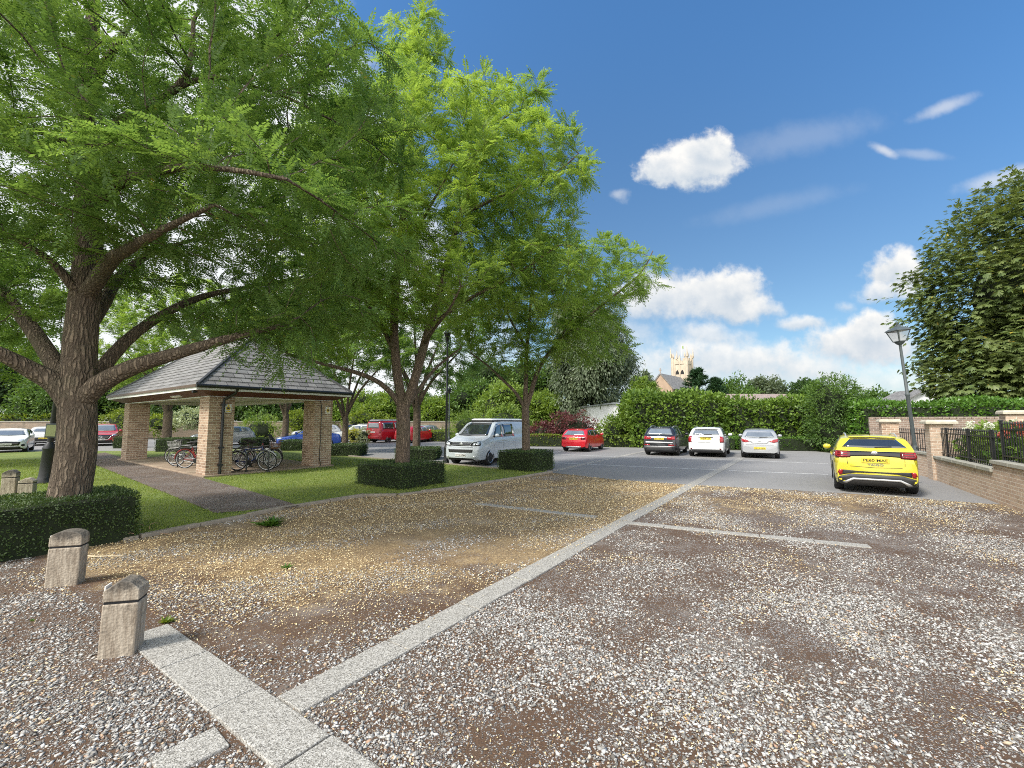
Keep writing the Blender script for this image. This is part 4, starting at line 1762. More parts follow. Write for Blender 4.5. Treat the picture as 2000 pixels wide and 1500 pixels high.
# ------------------------------------------------------------------ church
def church():
    c = P(1334, 760, 135)
    t = thing('church', 'pale stone church with pinnacled square tower above the trees', 'church', (c.x, c.y, 0), R(48))
    w = 4.3
    H1 = 19.6
    tw = MB().box((0, 0, H1 / 2), (w, w, H1)).build('tower', MT['church'], t)
    sc_ = MB()
    for z in (H1 - .1, H1 - 7.2, H1 - 8.2):
        sc_.box((0, 0, z), (w + .35, w + .35, .28))
    sc_.build('string_course', MT['church'], tw)
    for x in (-1, 1):
        for y in (-1, 1):
            k = MB()
            k.prism([(x * w / 2 + .5 * math.cos(a), y * w / 2 + .5 * math.sin(a)) for a in [math.pi / 4 * q + .39 for q in range(8)]], 0, H1 + 1.9)
            for (dx, dy, hh) in ((.38 * x, .38 * y, 5.0), (-.36 * x, .36 * y, 3.4), (.36 * x, -.36 * y, 3.4)):
                k.lathe([(.28, H1 + 1.9), (.22, H1 + 2.6), (.03, H1 + hh)], 6, (x * w / 2 + dx, y * w / 2 + dy, 0))
            k.build('pinnacle', MT['church'], tw, uv=False)
    pr = MB()
    for sx, sy in ((1, 0), (-1, 0), (0, 1), (0, -1)):
        for i, hgt in ((-2, 1.5), (-1, .8), (0, 1.7), (1, .8), (2, 1.5)):
            o = i * .70
            pr.box((sx * w / 2 + (o if sx == 0 else 0), sy * w / 2 + (o if sy == 0 else 0), H1 + hgt / 2), (.28 if sx else .66, .28 if sy else .66, hgt))
    pr.build('parapet', MT['church'], tw)
    bt = MB()
    for sx, sy in ((1, 0), (-1, 0), (0, 1), (0, -1)):
        for o in (-1.5, 0, 1.5):
            bt.box((sx * (w / 2 + .06) + (o if sx == 0 else 0), sy * (w / 2 + .06) + (o if sy == 0 else 0), H1 - 3.7), (.2 if sx else .28, .2 if sy else .28, 7))
    bt.build('buttress', MT['church'], tw)
    for sx, sy in ((0, -1), (-1, 0)):
        for o in (-.76, .76):
            wn_ = MB()
            zt, zb = H1 - 2.0, H1 - 6.8
            prof = [(-.52, zb), (.52, zb), (.52, zt - 1.0), (.3, zt - .35), (0, zt), (-.3, zt - .35), (-.52, zt - 1.0)]
            if sy:
                vs = [(o + a, -w / 2 - .03, z) for a, z in prof]
            else:
                vs = [(-w / 2 - .03, o - a, z) for a, z in prof]
            wn_.add(vs, [tuple(range(7))])
            f = wn_.build('belfry_window', MT['dark'], tw)
            lv = MB()
            for dx in (-.38, -.12, .12, .38):
                p = (o + dx, -w / 2 - .08, (zb + zt - 1.4) / 2) if sy else (-w / 2 - .08, o + dx, (zb + zt - 1.4) / 2)
                lv.box(p, (.13, .1, zt - 1.4 - zb) if sy else (.1, .13, zt - 1.4 - zb))
            p = (o, -w / 2 - .07, zb + 1.7) if sy else (-w / 2 - .07, o, zb + 1.7)
            lv.box(p, (1.0, .08, 3.2) if sy else (.08, 1.0, 3.2))
            lv.build('tracery', MT['church'], f)
    # nave: gable towards the left
    nv = MB()
    nl, nw, eh, rh = 14.5, 6.6, 11.0, 15.0
    x1 = -w / 2
    x0 = x1 - nl
    nv.add([(x0, -nw / 2, 0), (x1, -nw / 2, 0), (x1, nw / 2, 0), (x0, nw / 2, 0), (x0, -nw / 2, eh), (x1, -nw / 2, eh), (x1, nw / 2, eh), (x0, nw / 2, eh), (x0, 0, rh), (x1, 0, rh)],
           [(0, 1, 5, 4), (2, 3, 7, 6), (1, 2, 6, 9, 5), (3, 0, 4, 8, 7)])
    nv.build('nave', MT['church_red'], t)
    rf = MB()
    for s in (-1, 1):
        a, b_, c_, d_ = Vector((x0 - .2, s * (nw / 2 + .4), eh - .5)), Vector((x1 + .0, s * (nw / 2 + .4), eh - .5)), Vector((x1, 0, rh + .05)), Vector((x0 - .2, 0, rh + .05))
        nr = Vector((0, s * .3, .2))
        q = [a, b_, c_, d_]
        rf.add(q + [v_ + nr for v_ in q], [(4, 5, 6, 7), (3, 2, 1, 0), (0, 1, 5, 4), (1, 2, 6, 5), (2, 3, 7, 6), (3, 0, 4, 7)])
    rf.build('roof', MT['slate'], t)
    MB().box((x0 - .1, 0, rh + 1.0), (.18, .18, 1.6)).box((x0 - .1, 0, rh + 1.2), (.16, .8, .18)).build('cross', MT['church_red'], t)
    fl = MB().tube([(0, 0, H1), (0, 0, H1 + 6.0)], .06, 6).build('flagpole', MT['white'], t, uv=False)
    fm = MB()
    for i in range(6):
        for z in (0, 1):
            fm.v.append((i * .32, .12 * math.sin(i * 1.3), H1 + 5.0 + z * .85 - i * .02))
    fm.f = [(2 * i, 2 * i + 2, 2 * i + 3, 2 * i + 1) for i in range(5)]
    fm.build('flag', M('pale green yellow flag', (0.5, 0.62, 0.25), 0.8), fl, uv=False)
    return t


church()


# ------------------------------------------------------------------ low buildings behind the hedges
def barn(label, a, b, depth, eh, rh, wall, roof, over=.3, name='building'):
    a, b = Vector((a[0], a[1], 0)), Vector((b[0], b[1], 0))
    d = b - a
    L = d.length
    t = thing(name, label, 'building', tuple(a), math.atan2(d.y, d.x))
    m = MB()
    D = depth
    m.add([(0, 0, 0), (L, 0, 0), (L, D, 0), (0, D, 0), (0, 0, eh), (L, 0, eh), (L, D, eh), (0, D, eh), (0, D / 2, rh), (L, D / 2, rh)],
          [(0, 1, 5, 4), (2, 3, 7, 6), (1, 2, 6, 9, 5), (3, 0, 4, 8, 7)])
    m.build('wall', MT[wall], t)
    r = MB()
    sl = (rh - eh) / (D / 2)
    for s0, s1 in ((-over, D / 2), (D + over, D / 2)):
        z0, z1 = eh - over * sl + .04, rh + .04
        q = [Vector((-over, s0, z0)), Vector((L + over, s0, z0)), Vector((L + over, s1, z1)), Vector((-over, s1, z1))]
        up = Vector((0, 0, .12))
        r.add(q + [v_ + up for v_ in q], [(4, 5, 6, 7), (3, 2, 1, 0), (0, 1, 5, 4), (1, 2, 6, 5), (2, 3, 7, 6), (3, 0, 4, 7)])
    r.build('roof', MT[roof], t)
    return t


pa, pb = P(1405, 770, 58), P(1570, 768, 58)
barn('long low building with mottled tiled roof above the tall hedge', pa, pb, 9, 4.4, 5.6, 'brick_red', 'tiles')
pa, pb = P(1690, 770, 55), P(1740, 770, 50)
barn('small building with pale grey roof behind the round bush', pa, pb, 7, 3.4, 5.4, 'wallwhite', 'slate')
pa, pb = P(1100, 800, 47), P(1242, 800, 43)
pa.z = pb.z = 0
t = thing('building', 'white rendered outbuilding with grey edged low roof beyond purple shrub', 'building', tuple(pa), math.atan2(pb.y - pa.y, pb.x - pa.x))
L = (pb - pa).length
prof = [(0, 0), (L, 0), (L, 3.45), (L * .72, 3.6), (0, 3.05)]
MB().add([(x, 0, z) for x, z in prof] + [(x, 7, z) for x, z in prof], [(0, 1, 2, 3, 4), (9, 8, 7, 6, 5), (0, 5, 6, 1), (1, 6, 7, 2), (4, 9, 5, 0)]).build('wall', MT['wallwhite'], t)
rp = [(-.2, 3.02), (L * .72, 3.62), (L + .2, 3.46)]
q = MB()
vs = [(x, y, z + dz) for y in (-.25, 7.2) for dz in (0, .14) for x, z in rp]
q.add(vs, [(0, 1, 4, 3), (1, 2, 5, 4), (3, 4, 10, 9), (4, 5, 11, 10), (6, 9, 10, 7), (7, 10, 11, 8), (0, 6, 7, 1), (1, 7, 8, 2), (0, 3, 9, 6), (2, 8, 11, 5)])
q.build('roof', M('grey felt roof', (0.30, 0.33, 0.35), 0.8), t)


# ------------------------------------------------------------------ the locust trees
T1 = (-7.05, 7.05, 0.0)


def at(px, py, Y):
    return P(px, py, Y)


limbs1 = [
    (-1, 0, [(-7.05, 7.05, -.1), (-7.06, 7.05, .5), at(150, 880, 7.05), at(152, 770, 7.05), at(158, 660, 7.1), at(168, 560, 7.1), at(174, 470, 7.15), at(170, 360, 7.2), at(165, 240, 7.3), at(180, 60, 7.4), at(190, -150, 7.4)], .275, .06),
    (0, 0, [at(155, 790, 7.05), at(192, 752, 7.0), at(262, 716, 7.0), at(360, 686, 7.1), at(470, 655, 7.2), at(560, 632, 7.3)], .165, .035),
    (0, 0, [at(158, 770, 7.2), at(196, 724, 7.5), at(240, 672, 7.8), at(305, 622, 8.2), at(400, 578, 8.7), at(520, 556, 9.2)], .13, .03),
    (0, 0, [at(145, 790, 7.0), at(112, 750, 6.9), at(60, 722, 6.7), at(0, 690, 6.4), at(-120, 640, 6.0)], .20, .06),
    (0, 0, [at(150, 755, 7.1), at(118, 725, 7.2), at(60, 640, 7.3), at(0, 565, 7.5), at(-90, 470, 7.6)], .15, .05),
    (0, 0, [at(170, 575, 7.05), at(195, 540, 6.8), at(222, 503, 6.5), at(262, 480, 6.1), at(335, 440, 5.6), at(420, 400, 5.2)], .13, .02),
    (0, 0, [at(170, 640, 7.3), at(204, 590, 7.6), at(234, 540, 8.0), at(290, 498, 8.4), at(370, 470, 8.8)], .12, .03),
    (0, 0, [at(162, 580, 7.0), at(136, 552, 6.9), at(102, 512, 6.7), at(50, 478, 6.4), at(-30, 440, 6.0)], .09, .02),
    (0, 0, [at(168, 300, 7.25), at(240, 235, 7.2), at(345, 172, 7.0), at(372, 120, 7.0), at(378, 40, 7.0)], .10, .03),
    (8, 0, [at(345, 172, 7.0), at(420, 150, 7.1), at(540, 182, 7.3)], .05, .015),
    (0, 0, [at(168, 330, 7.2), at(130, 280, 6.9), at(60, 250, 6.5), at(-30, 230, 6.0)], .09, .02),
    (0, 0, [at(168, 420, 7.2), at(230, 360, 6.4), at(330, 330, 5.6), at(440, 330, 5.0), at(560, 350, 4.8)], .10, .02),
    (0, 0, [at(168, 200, 7.3), at(200, 130, 7.0), at(260, 40, 6.8)], .09, .03),
]
ells1 = [
    ((-6.6, 7.2, 7.8), (4.6, 4.0, 2.6)),
    ((-3.9, 5.8, 5.0), (2.4, 1.7, 0.85)),
    ((-6.5, 5.2, 5.0), (2.6, 1.5, 0.9)),
    ((-8.5, 6.0, 5.4), (2.5, 2.2, 1.2)),
    ((-5.0, 8.8, 4.1), (2.3, 1.8, 0.75)),
    ((-4.0, 7.2, 3.45), (0.9, 0.9, 0.45)),
    ((-9.8, 7.4, 4.0), (2.0, 1.6, 0.9)),
    ((-3.2, 7.0, 7.2), (1.8, 2.0, 1.4)),
    ((-2.9, 6.4, 4.6), (1.6, 1.3, 0.7)),
    ((-8.8, 8.2, 4.9), (2.2, 1.8, 0.9)),
    ((-5.2, 9.8, 5.4), (2.6, 1.6, 1.0)),
    ((-4.4, 8.2, 3.85), (1.8, 1.0, 0.7)),
    ((-4.0, 7.3, 3.05), (1.15, 0.8, 0.45)),
]
locust_tree('locust_tree', 'largest and nearest tree with thick fissured trunk rising from the left hedge', 'locust trees round the lawn', T1, limbs1, ells1,
            3600, 27000, MT['leaf_locust'], MT['bark1'], 0.25, 0.36, 2.2, 4, (0.29, 0.43), 10, 0.185, 0.43, 9, 0.15, 0.016)

T2 = (-3.25, 13.1, 0.0)
limbs2 = [
    (-1, 0, [(-3.25, 13.1, -.1), (-3.26, 13.1, .4), at(788, 850, 13.1), at(787, 795, 13.1)], .23, .20),
    (0, 0, [at(787, 800, 13.1), at(778, 745, 13.1), at(772, 690, 13.0), at(770, 610, 13.0), at(778, 500, 12.9), at(795, 350, 12.8), at(805, 200, 12.7), at(805, 60, 12.7)], .145, .03),
    (0, 0, [at(789, 798, 13.1), at(806, 755, 13.1), at(820, 705, 13.0), at(838, 640, 12.9), at(866, 545, 12.7), at(898, 420, 12.5), at(950, 290, 12.3), at(985, 230, 12.2)], .15, .03),
    (0, 0, [at(785, 800, 13.1), at(770, 775, 13.0), at(742, 748, 12.9), at(697, 728, 12.7), at(612, 706, 12.4), at(560, 690, 12.2)], .095, .03),
    (2, 0, [at(838, 640, 12.9), at(905, 590, 12.7), at(1000, 540, 12.5), at(1090, 480, 12.4)], .07, .02),
    (1, 0, [at(772, 690, 13.0), at(735, 620, 13.2), at(690, 560, 13.4), at(620, 480, 13.6)], .08, .02),
    (1, 0, [at(776, 540, 13.0), at(820, 440, 12.4), at(870, 350, 11.8), at(900, 280, 11.5)], .06, .02),
    (1, 0, [at(780, 480, 12.9), at(740, 400, 12.8), at(690, 310, 12.7), at(640, 230, 12.6)], .07, .02),
    (2, 0, [at(898, 420, 12.5), at(985, 380, 12.2), at(1080, 340, 12.2), at(1130, 300, 12.2)], .06, .02),
    (0, 0, [at(790, 800, 13.2), at(812, 770, 13.6), at(850, 720, 14.2), at(900, 680, 14.8)], .08, .025),
    (2, 0, [at(830, 670, 12.9), at(850, 640, 11.8), at(880, 600, 10.9), at(900, 560, 10.5)], .06, .02),
]
ells2 = [
    ((-2.4, 12.7, 8.9), (3.9, 3.6, 3.1)),
    ((-3.0, 12.6, 12.7), (1.25, 1.3, 2.3)),
    ((0.3, 12.3, 9.0), (2.15, 2.2, 2.2)),
    ((-0.2, 12.3, 11.2), (1.5, 1.5, 0.9)),
    ((-5.3, 13.0, 8.5), (2.4, 2.4, 3.0)),
    ((-2.6, 11.6, 5.6), (3.0, 2.2, 1.2)),
    ((0.6, 12.5, 6.2), (2.0, 2.0, 1.3)),
    ((-5.6, 12.6, 4.9), (1.8, 1.6, 0.9)),
]
locust_tree('locust_tree', 'tall bright green tree with forked trunk rising from the middle clipped hedge box', 'locust trees round the lawn', T2, limbs2, ells2,
            3200, 25000, MT['leaf_locust2'], MT['bark2'], 0.29, 0.42, 2.4, 6, (0.34, 0.50), 9, 0.20, 0.46, 9, 0.15, 0.016)

T3 = (0.55, 17.1, 0.0)
limbs3 = [
    (-1, 0, [(0.55, 17.1, -.1), (.55, 17.1, .5), at(1027, 840, 17.1), at(1026, 795, 17.1)], .17, .145),
    (0, 0, [at(1026, 800, 17.1), at(1027, 740, 17.1), at(1029, 680, 17.0), at(1036, 600, 17.0), at(1045, 500, 16.9)], .10, .03),
    (0, 0, [at(1027, 798, 17.1), at(1038, 765, 17.1), at(1048, 730, 17.0), at(1068, 695, 17.0), at(1115, 645, 16.9), at(1190, 585, 16.8), at(1250, 535, 16.7), at(1275, 490, 16.7)], .10, .02),
    (0, 0, [at(1025, 798, 17.1), at(1008, 768, 17.0), at(985, 745, 16.9), at(950, 712, 16.7), at(920, 690, 16.5)], .075, .025),
    (1, 0, [at(1029, 680, 17.0), at(1005, 640, 17.1), at(980, 590, 17.2), at(950, 540, 17.3)], .06, .02),
    (2, 0, [at(1068, 695, 17.0), at(1100, 650, 16.5), at(1130, 600, 16.2)], .06, .02),
]
ells3 = [
    ((0.9, 16.9, 6.9), (2.9, 2.8, 2.6)),
    ((3.0, 16.8, 7.2), (2.0, 2.0, 2.2)),
    ((4.9, 16.7, 7.6), (1.15, 1.3, 1.2)),
    ((-1.2, 16.7, 6.0), (1.7, 1.6, 1.6)),
    ((3.0, 16.5, 4.9), (1.7, 1.5, 1.0)),
    ((0.6, 15.8, 4.6), (1.6, 1.3, 0.8)),
]
locust_tree('locust_tree', 'smaller slender tree rising from the right clipped hedge box beside the tarmac', 'locust trees round the lawn', T3, limbs3, ells3,
            2000, 15000, MT['leaf_locust2'], MT['bark2'], 0.31, 0.46, 2.5, 8, (0.34, 0.50), 8, 0.22, 0.48, 9, 0.15, 0.016)


def mid_tree(label, base, h_fork, r, ells, seed, n_attr=1500, nf=17000, lean=0.0, leafm='leaf_locust'):
    b = Vector(base)
    f = b + Vector((lean, 0, h_fork))
    L = [(-1, 0, [b + Vector((0, 0, -.1)), b + Vector((lean * .4, 0, h_fork * .5)), f], r * 1.15, r)]
    g = random.Random(seed)
    for k in range(5):
        a = k * 1.26 + g.uniform(-.3, .3)
        e = f + Vector((math.cos(a) * 2.4, math.sin(a) * 2.4, g.uniform(2.6, 5.0)))
        L.append((0, 0, [f - Vector((0, 0, .15 * k)), f.lerp(e, .35) + Vector((0, 0, .4)), e], r * .55, .03))
    E = [((b.x + c[0], b.y + c[1], c[2]), q) for c, q in ells]
    return locust_tree('locust_tree', label, 'locust trees round the lawn', tuple(base), L, E, n_attr, nf, MT[leafm], MT['bark2'], 0.45, 0.7, 3.5, seed,
                       (0.32, 0.48), 5, 0.32, 0.52, 13, 0.2, 0.025)


mt = mid_tree('tree behind the middle hedge box with trunk hidden by the nearer trunk', G(813, 893), 2.6, .19, [((0, 0, 7.0), (4.2, 3.2, 3.2)), ((.5, 0, 4.4), (3.0, 2.4, .9))], 31)
m2 = G(673, 886)
mid_tree('slim forked tree just right of the shelter right pillar', m2, 2.1, .16, [((0, 0, 7.4), (4.2, 3.0, 3.6)), ((-1, 0, 4.3), (3.0, 2.0, .9))], 32)
m3 = G(556, 875)
mid_tree('tree seen through the shelter beside the blue car', m3, 2.4, .19, [((0, 0, 8.4), (5.4, 3.6, 4.2)), ((0, 0, 5.0), (4.4, 2.6, 1.1))], 33, leafm='leaf_locust2')
m4 = G(324, 876)
mid_tree('tree seen through the shelter between its two left pillars', m4, 2.6, .26, [((0, 0, 8.4), (6.2, 3.8, 4.4)), ((.6, 0, 4.8), (5.0, 2.8, 1.2))], 34, leafm='leaf_locust2')
mid_tree('tree at the far left with foliage low over the parked white cars', Vector((-24, 17.5, 0)), 2.8, .26, [((0, 0, 7.4), (5.6, 3.8, 4.0)), ((2.5, 0, 4.6), (4.0, 2.8, 1.1))], 35, leafm='leaf_locust2')

# ------------------------------------------------------------------ clipped hedge boxes
HB = 'clipped yew hedge boxes round the trees'
c = Vector(T1)
hedge('box_hedge', 'large dark clipped hedge round the nearest thick trunk at left', T1, rect(c + Vector((.02, .02, 0)) - D1 * .72, 1.42, .74), .74, 26000, .032, MT['leaf_yew'], 1, .035, HB, jit=.8)
c = Vector((-3.3, 13.15, 0))
hedge('box_hedge', 'clipped hedge box round the forked middle tree on the gravel edge', tuple(c), rect(c, .86, 1.02), .68, 13000, .034, MT['leaf_yew'], 2, .03, HB, jit=.8)
c = Vector((.55, 17.1, 0))
hedge('box_hedge', 'clipped hedge box round the slender tree at the tarmac corner', tuple(c), rect(c, .80, .80), .76, 8500, .04, MT['leaf_yew'], 3, .03, HB, jit=.8)


def small_box(label, px0, px1, ybase, ytop, seed, depth=1.6, n=4200):
    a, b = G(px0, ybase), G(px1, ybase)
    c = (a + b) / 2 + Vector((0, depth / 2, 0))
    h = (822 - ytop) / F * a.y + EYE
    w = (b - a).length / 2
    r = Vector((1, 0, 0)), Vector((0, 1, 0))
    return hedge('box_hedge', label, (c.x, c.y, 0), rect(c, w, depth / 2, *r), max(.4, h), n, .055, MT['leaf_yew'], seed, .035, HB, jit=.8)


small_box('clipped hedge box round the tree behind the middle hedge', 770, 852, 899, 875, 4)
small_box('clipped hedge box just right of the shelter right pillar', 640, 699, 892, 868, 5)
small_box('small clipped hedge box in front of the blue car', 544, 588, 882, 860, 6)
small_box('dark clipped hedge box seen between the left shelter pillars', 300, 365, 884, 856, 7)
small_box('clipped hedge box in front of the red front facing car', 218, 250, 876, 853, 8)
small_box('low hedge box seen past the near shelter pillar', 468, 502, 876, 856, 9)

# low hedge behind the row of rear facing cars
lh = [G(1030, 872), G(1250, 874), G(1440, 878), G(1700, 883), G(1990, 888)]
for i, (a, b, lab, se) in enumerate([(lh[0], lh[1], 'bright low clipped hedge behind the small red hatchback', 3), (lh[1], lh[2], 'low clipped hedge behind the black and white cars', 4), (lh[2], lh[4], 'low clipped hedge behind the silver hatchback and yellow car', 5)]):
    d = (b - a).normalized()
    nrm = Vector((-d.y, d.x, 0))
    c = (a + b) / 2
    hedge('low_hedge', lab, (c.x, c.y, 0), [a, b, b + nrm * 1.0, a + nrm * 1.0], .86, int(620 * (b - a).length), .085, MT['leaf_lowhedge'] if i == 0 else MT['leaf_laurel'], se, .06, None, .03)
a, b = G(829, 862), G(905, 864)
hedge('low_hedge', 'bright yellow green low hedge between red car and silver van', tuple((a + b) / 2), [a, b, b + Vector((0, 1.6, 0)), a + Vector((0, 1.6, 0))], 1.05, 3600, .1, MT['leaf_lowhedge'], 6, .08, None, .05)
a, b = G(690, 866) + Vector((-1, 6, 0)), G(760, 866) + Vector((0, 6, 0))

# tall hedge behind
a, b = P(1232, 822, 31.2), P(1420, 822, 30.4)
a.z = b.z = 0
hedge('tall_hedge', 'tall dense leafy hedge behind the black and white cars', tuple((a + b) / 2), [a, b, b + Vector((0, 2.2, 0)), a + Vector((0, 2.2, 0))], 3.75, 9500, .26, MT['leaf_hornbeam'], 7, .22, None, .16, jit=.7)
a, b = P(1420, 822, 30.4), P(1640, 822, 29.6)
a.z = b.z = 0
hedge('tall_hedge', 'tall leafy hedge between the white car and the round bush', tuple((a + b) / 2), [a, b, b + Vector((0, 2.0, 0)), a + Vector((0, 2.0, 0))], 3.3, 9000, .25, MT['leaf_hornbeam'], 8, .2, None, .14, jit=.7)
a, b = P(1680, 822, 25.0), P(2120, 822, 21.5)
a.z = b.z = 0
hedge('laurel_hedge', 'bright laurel hedge above the tall red brick wall', tuple((a + b) / 2), [a, b, b + Vector((.4, 2.0, 0)), a + Vector((.4, 2.0, 0))], 2.95, 13000, .17, MT['leaf_laurel'], 9, .12, None, .10, jit=.6)
a, b = Vector((-60, 47.4, 0)), P(118, 822, 47.4)
b.z = 0
hedge('tall_hedge', 'yellow green hedge on the wall behind the white cars at left', tuple((a + b) / 2), [a, b, b + Vector((0, 1.4, 0)), a + Vector((0, 1.4, 0))], 2.5, 3600, .2, MT['leaf_lowhedge'], 10, .14, None, .08)


# ------------------------------------------------------------------ shrubs
def S1(name, label, px, Y, ells, m, cat='shrub', seed=1, **k):
    b = P(px, 822, Y)
    return shrub(name, label, cat, (b.x, b.y, 0), ells, MT[m], seed=seed, **k)


S1('shrub', 'rounded feathery light green bush behind the silver van', 918, 37, [((0, 0, 1.3), (2.0, 1.4, 1.4)), ((1.2, .2, 1.0), (1.2, 1.0, 1.0))], 'leaf_light', seed=2, n_clump=260, per=26, size=.28, leaf=.19, lw=.2, drop=-.5)
S1('shrub', 'bright yellow green bush right of the feathery bush', 985, 36, [((0, 0, 1.6), (1.6, 1.3, 1.6)), ((1.2, .5, 1.2), (1.2, 1.0, 1.2))], 'leaf_light', seed=3, n_clump=200, per=24, size=.35, leaf=.2)
S1('shrub', 'dark purple leaved shrub left of the red hatchback', 1062, 34, [((0, 0, .85), (1.3, .9, .9)), ((-.7, 0, .7), (.8, .8, .6))], 'leaf_purple', seed=4, n_clump=160, per=24, size=.25, leaf=.15)
S1('shrub', 'large purple red shrub behind the red hatchback', 1122, 33.5, [((0, 0, 1.3), (1.7, 1.2, 1.15)), ((-.9, 0, 1.5), (1.0, .9, 1.0)), ((.9, 0, .9), (1.1, .9, .9))], 'leaf_purple', seed=5, n_clump=260, per=24, size=.28, leaf=.15)
S1('shrub', 'light green shrub between purple shrub and tall hedge', 1198, 32.5, [((0, 0, 1.1), (1.2, 1.0, 1.2)), ((1.0, .2, 1.3), (1.0, .9, 1.3))], 'leaf_light', seed=6, n_clump=200, per=24, size=.3, leaf=.17)
S1('shrub', 'leafy bright end bush rising left of the tall hedge', 1238, 33, [((0, 0, 2.0), (1.1, 1.1, 2.0)), ((.9, 0, 2.5), (.8, .9, 1.5))], 'leaf_hornbeam', seed=7, n_clump=220, per=24, size=.35, leaf=.22)
S1('round_bush', 'big rounded grey green bush between tall hedge and brick wall', 1634, 27.5, [((0, 0, 2.4), (1.75, 1.5, 2.3)), ((-.4, 0, 3.4), (1.2, 1.2, 1.25)), ((.8, 0, 2.8), (1.2, 1.1, 1.3)), ((0, -.2, 1.2), (1.9, 1.5, 1.2))], 'leaf_mid', seed=8, n_clump=520, per=26, size=.3, leaf=.17, lw=.32, drop=.1)
S1('shrub', 'yellow flowering low shrub left of the red van', 693, 38.5, [((0, 0, .6), (.75, .6, .65))], 'leaf_yellow', seed=9, n_clump=90, per=24, size=.16, leaf=.1)
S1('shrub', 'silver green low shrub touching the red van', 712, 38.5, [((0, 0, .6), (.75, .6, .65))], 'leaf_silver', seed=10, n_clump=90, per=24, size=.16, leaf=.1)
S1('shrub', 'golden bush beyond the far wall above the red van', 712, 47, [((0, 0, 1.9), (2.4, 1.2, 1.3)), ((2.6, 0, 1.4), (1.8, 1.0, .9))], 'leaf_lowhedge', seed=11, n_clump=160, per=24, size=.35, leaf=.22)
S1('shrub', 'white flowering bush over the wall seen through the shelter', 375, 45.2, [((0, 0, 2.1), (2.5, 1.2, 1.0))], 'leaf_silver', seed=12, n_clump=140, per=24, size=.3, leaf=.2)
S1('shrub', 'yellow tipped bush behind the tree beside the blue car', 585, 44.5, [((0, 0, 1.6), (1.5, 1.0, 1.5))], 'leaf_lowhedge', seed=13, n_clump=120, per=24, size=.3, leaf=.2)
S1('shrub', 'tall pale weeds growing along the wall right of shelter', 510, 44.5, [((0, 0, 1.0), (2.2, .8, 1.3))], 'leaf_light', seed=14, n_clump=90, per=20, size=.3, leaf=.35, lw=.15, drop=-.8)
S1('shrub', 'pinkish green bush behind the left shelter pillar', 245, 45.2, [((0, 0, 1.9), (2.6, 1.2, 1.2)), ((3.5, 0, 1.6), (1.6, 1.0, 1.0))], 'leaf_lowhedge', seed=15, n_clump=160, per=24, size=.3, leaf=.2)

# flowering shrubs behind the railings
g = np.random.default_rng(77)


def flower_shrub(label, s, w, h, heads, fm, seed, leafm='leaf_light', o=.95):
    b = wall_pt(s, o)
    t = shrub('flowering_shrub', label, 'shrub', (b.x, b.y, .35), [((0, 0, h * .5), (w, .5, h * .5)), ((.15, .1, h * .7), (w * .8, .45, h * .3))], MT[leafm], 170, 22, .14, .10, .62, seed, group=None)
    r = random.Random(seed)
    for k in range(heads):
        a = Vector((r.uniform(-w * .8, w * .8), r.uniform(-.5, .2), h * r.uniform(.8, 1.08)))
        V, Q = leaf_blob([(tuple(a), (.085, .085, .06))], 14, 10, .035, .045, .9, np.random.default_rng(seed * 31 + k))
        np_obj('flower', V, Q, MT[fm], t)
    return t


flower_shrub('white flowering bush just right of the square pillar', 3.1, .8, 1.42, 7, 'leaf_white', 1)
flower_shrub('white flowering bush behind the middle of the lower railing', 1.9, .7, 1.40, 5, 'leaf_white', 2)
flower_shrub('red flowering rose bush behind the lower railing near the step', .8, .75, 1.38, 6, 'leaf_red', 3, 'leaf_mid')
flower_shrub('leafy bush with white blossom behind the tall end post', -.7, .8, 1.55, 3, 'leaf_white', 4)
flower_shrub('leafy bush behind the railing at the right picture edge', -2.0, .9, 1.5, 3, 'leaf_white', 5)

# weeds and twigs on the gravel
def weed(label, p, r, h, n, seed, m='leaf_weed'):
    g = np.random.default_rng(seed)
    a = g.uniform(0, 6.28, n)
    b = g.normal(scale=r * .16, size=(n, 3))
    b[:, 2] = np.abs(b[:, 2]) * .2 + .003
    d = unit(np.column_stack([np.cos(a), np.sin(a) * .8, g.uniform(.05, .9, n) * h / r * 2.5]))
    t = np_obj('weed', *diamonds(b, d, unit(np.array([0, 0, 1.]) + g.normal(scale=.3, size=(n, 3))), r * g.uniform(.4, 1., n), r * g.uniform(.12, .22, n)), MT[m], None)
    t.location = p
    return tag(t, label, 'weed')


weed('spreading green weed growing in the gravel before the path end', G(530, 1027), .34, .09, 90, 1)
weed('small pale weed tuft among the litter', G(560, 1110), .10, .03, 40, 2)
weed('yellow green moss tuft beside the nearest bollard', G(326, 1216), .09, .03, 60, 3, 'leaf_lowhedge')
weed('tiny green weed at the left edge of the gravel', G(64, 1214), .035, .03, 24, 4)
tw = MB().tube([G(164, 1085, .012), G(185, 1087, .02), G(215, 1086, .015), G(241, 1086, .02)], [.012, .012, .009, .006], 6).build('twig', M('pale dead twig', (.55, .46, .32), .9), None, uv=False)
tag(tw, 'pale fallen twig lying right of the round topped bollard', 'twig')
# dead twigs poking out at the foot of the big hedge
r = random.Random(8)
tm = MB()
for k in range(70):
    p = G(r.uniform(20, 275), 0 + r.uniform(1040, 1062))
    q = Vector((p.x + r.uniform(-.25, .25), p.y + r.uniform(-.05, .3), .05 + r.uniform(0, .18)))
    s_ = Vector((r.uniform(-.25, .25), r.uniform(-.15, .1), r.uniform(-.04, .08)))
    tm.tube([q, q + s_ * .5 + Vector((0, 0, .02)), q + s_], [.005, .004, .002], 4)
tag(struct(tm.build('dead_twigs', M('dry hedge twigs', (.33, .22, .14), .9), None, uv=False), 'stuff'), 'dry brown clippings and dead twigs at the foot of the big hedge', 'twigs')

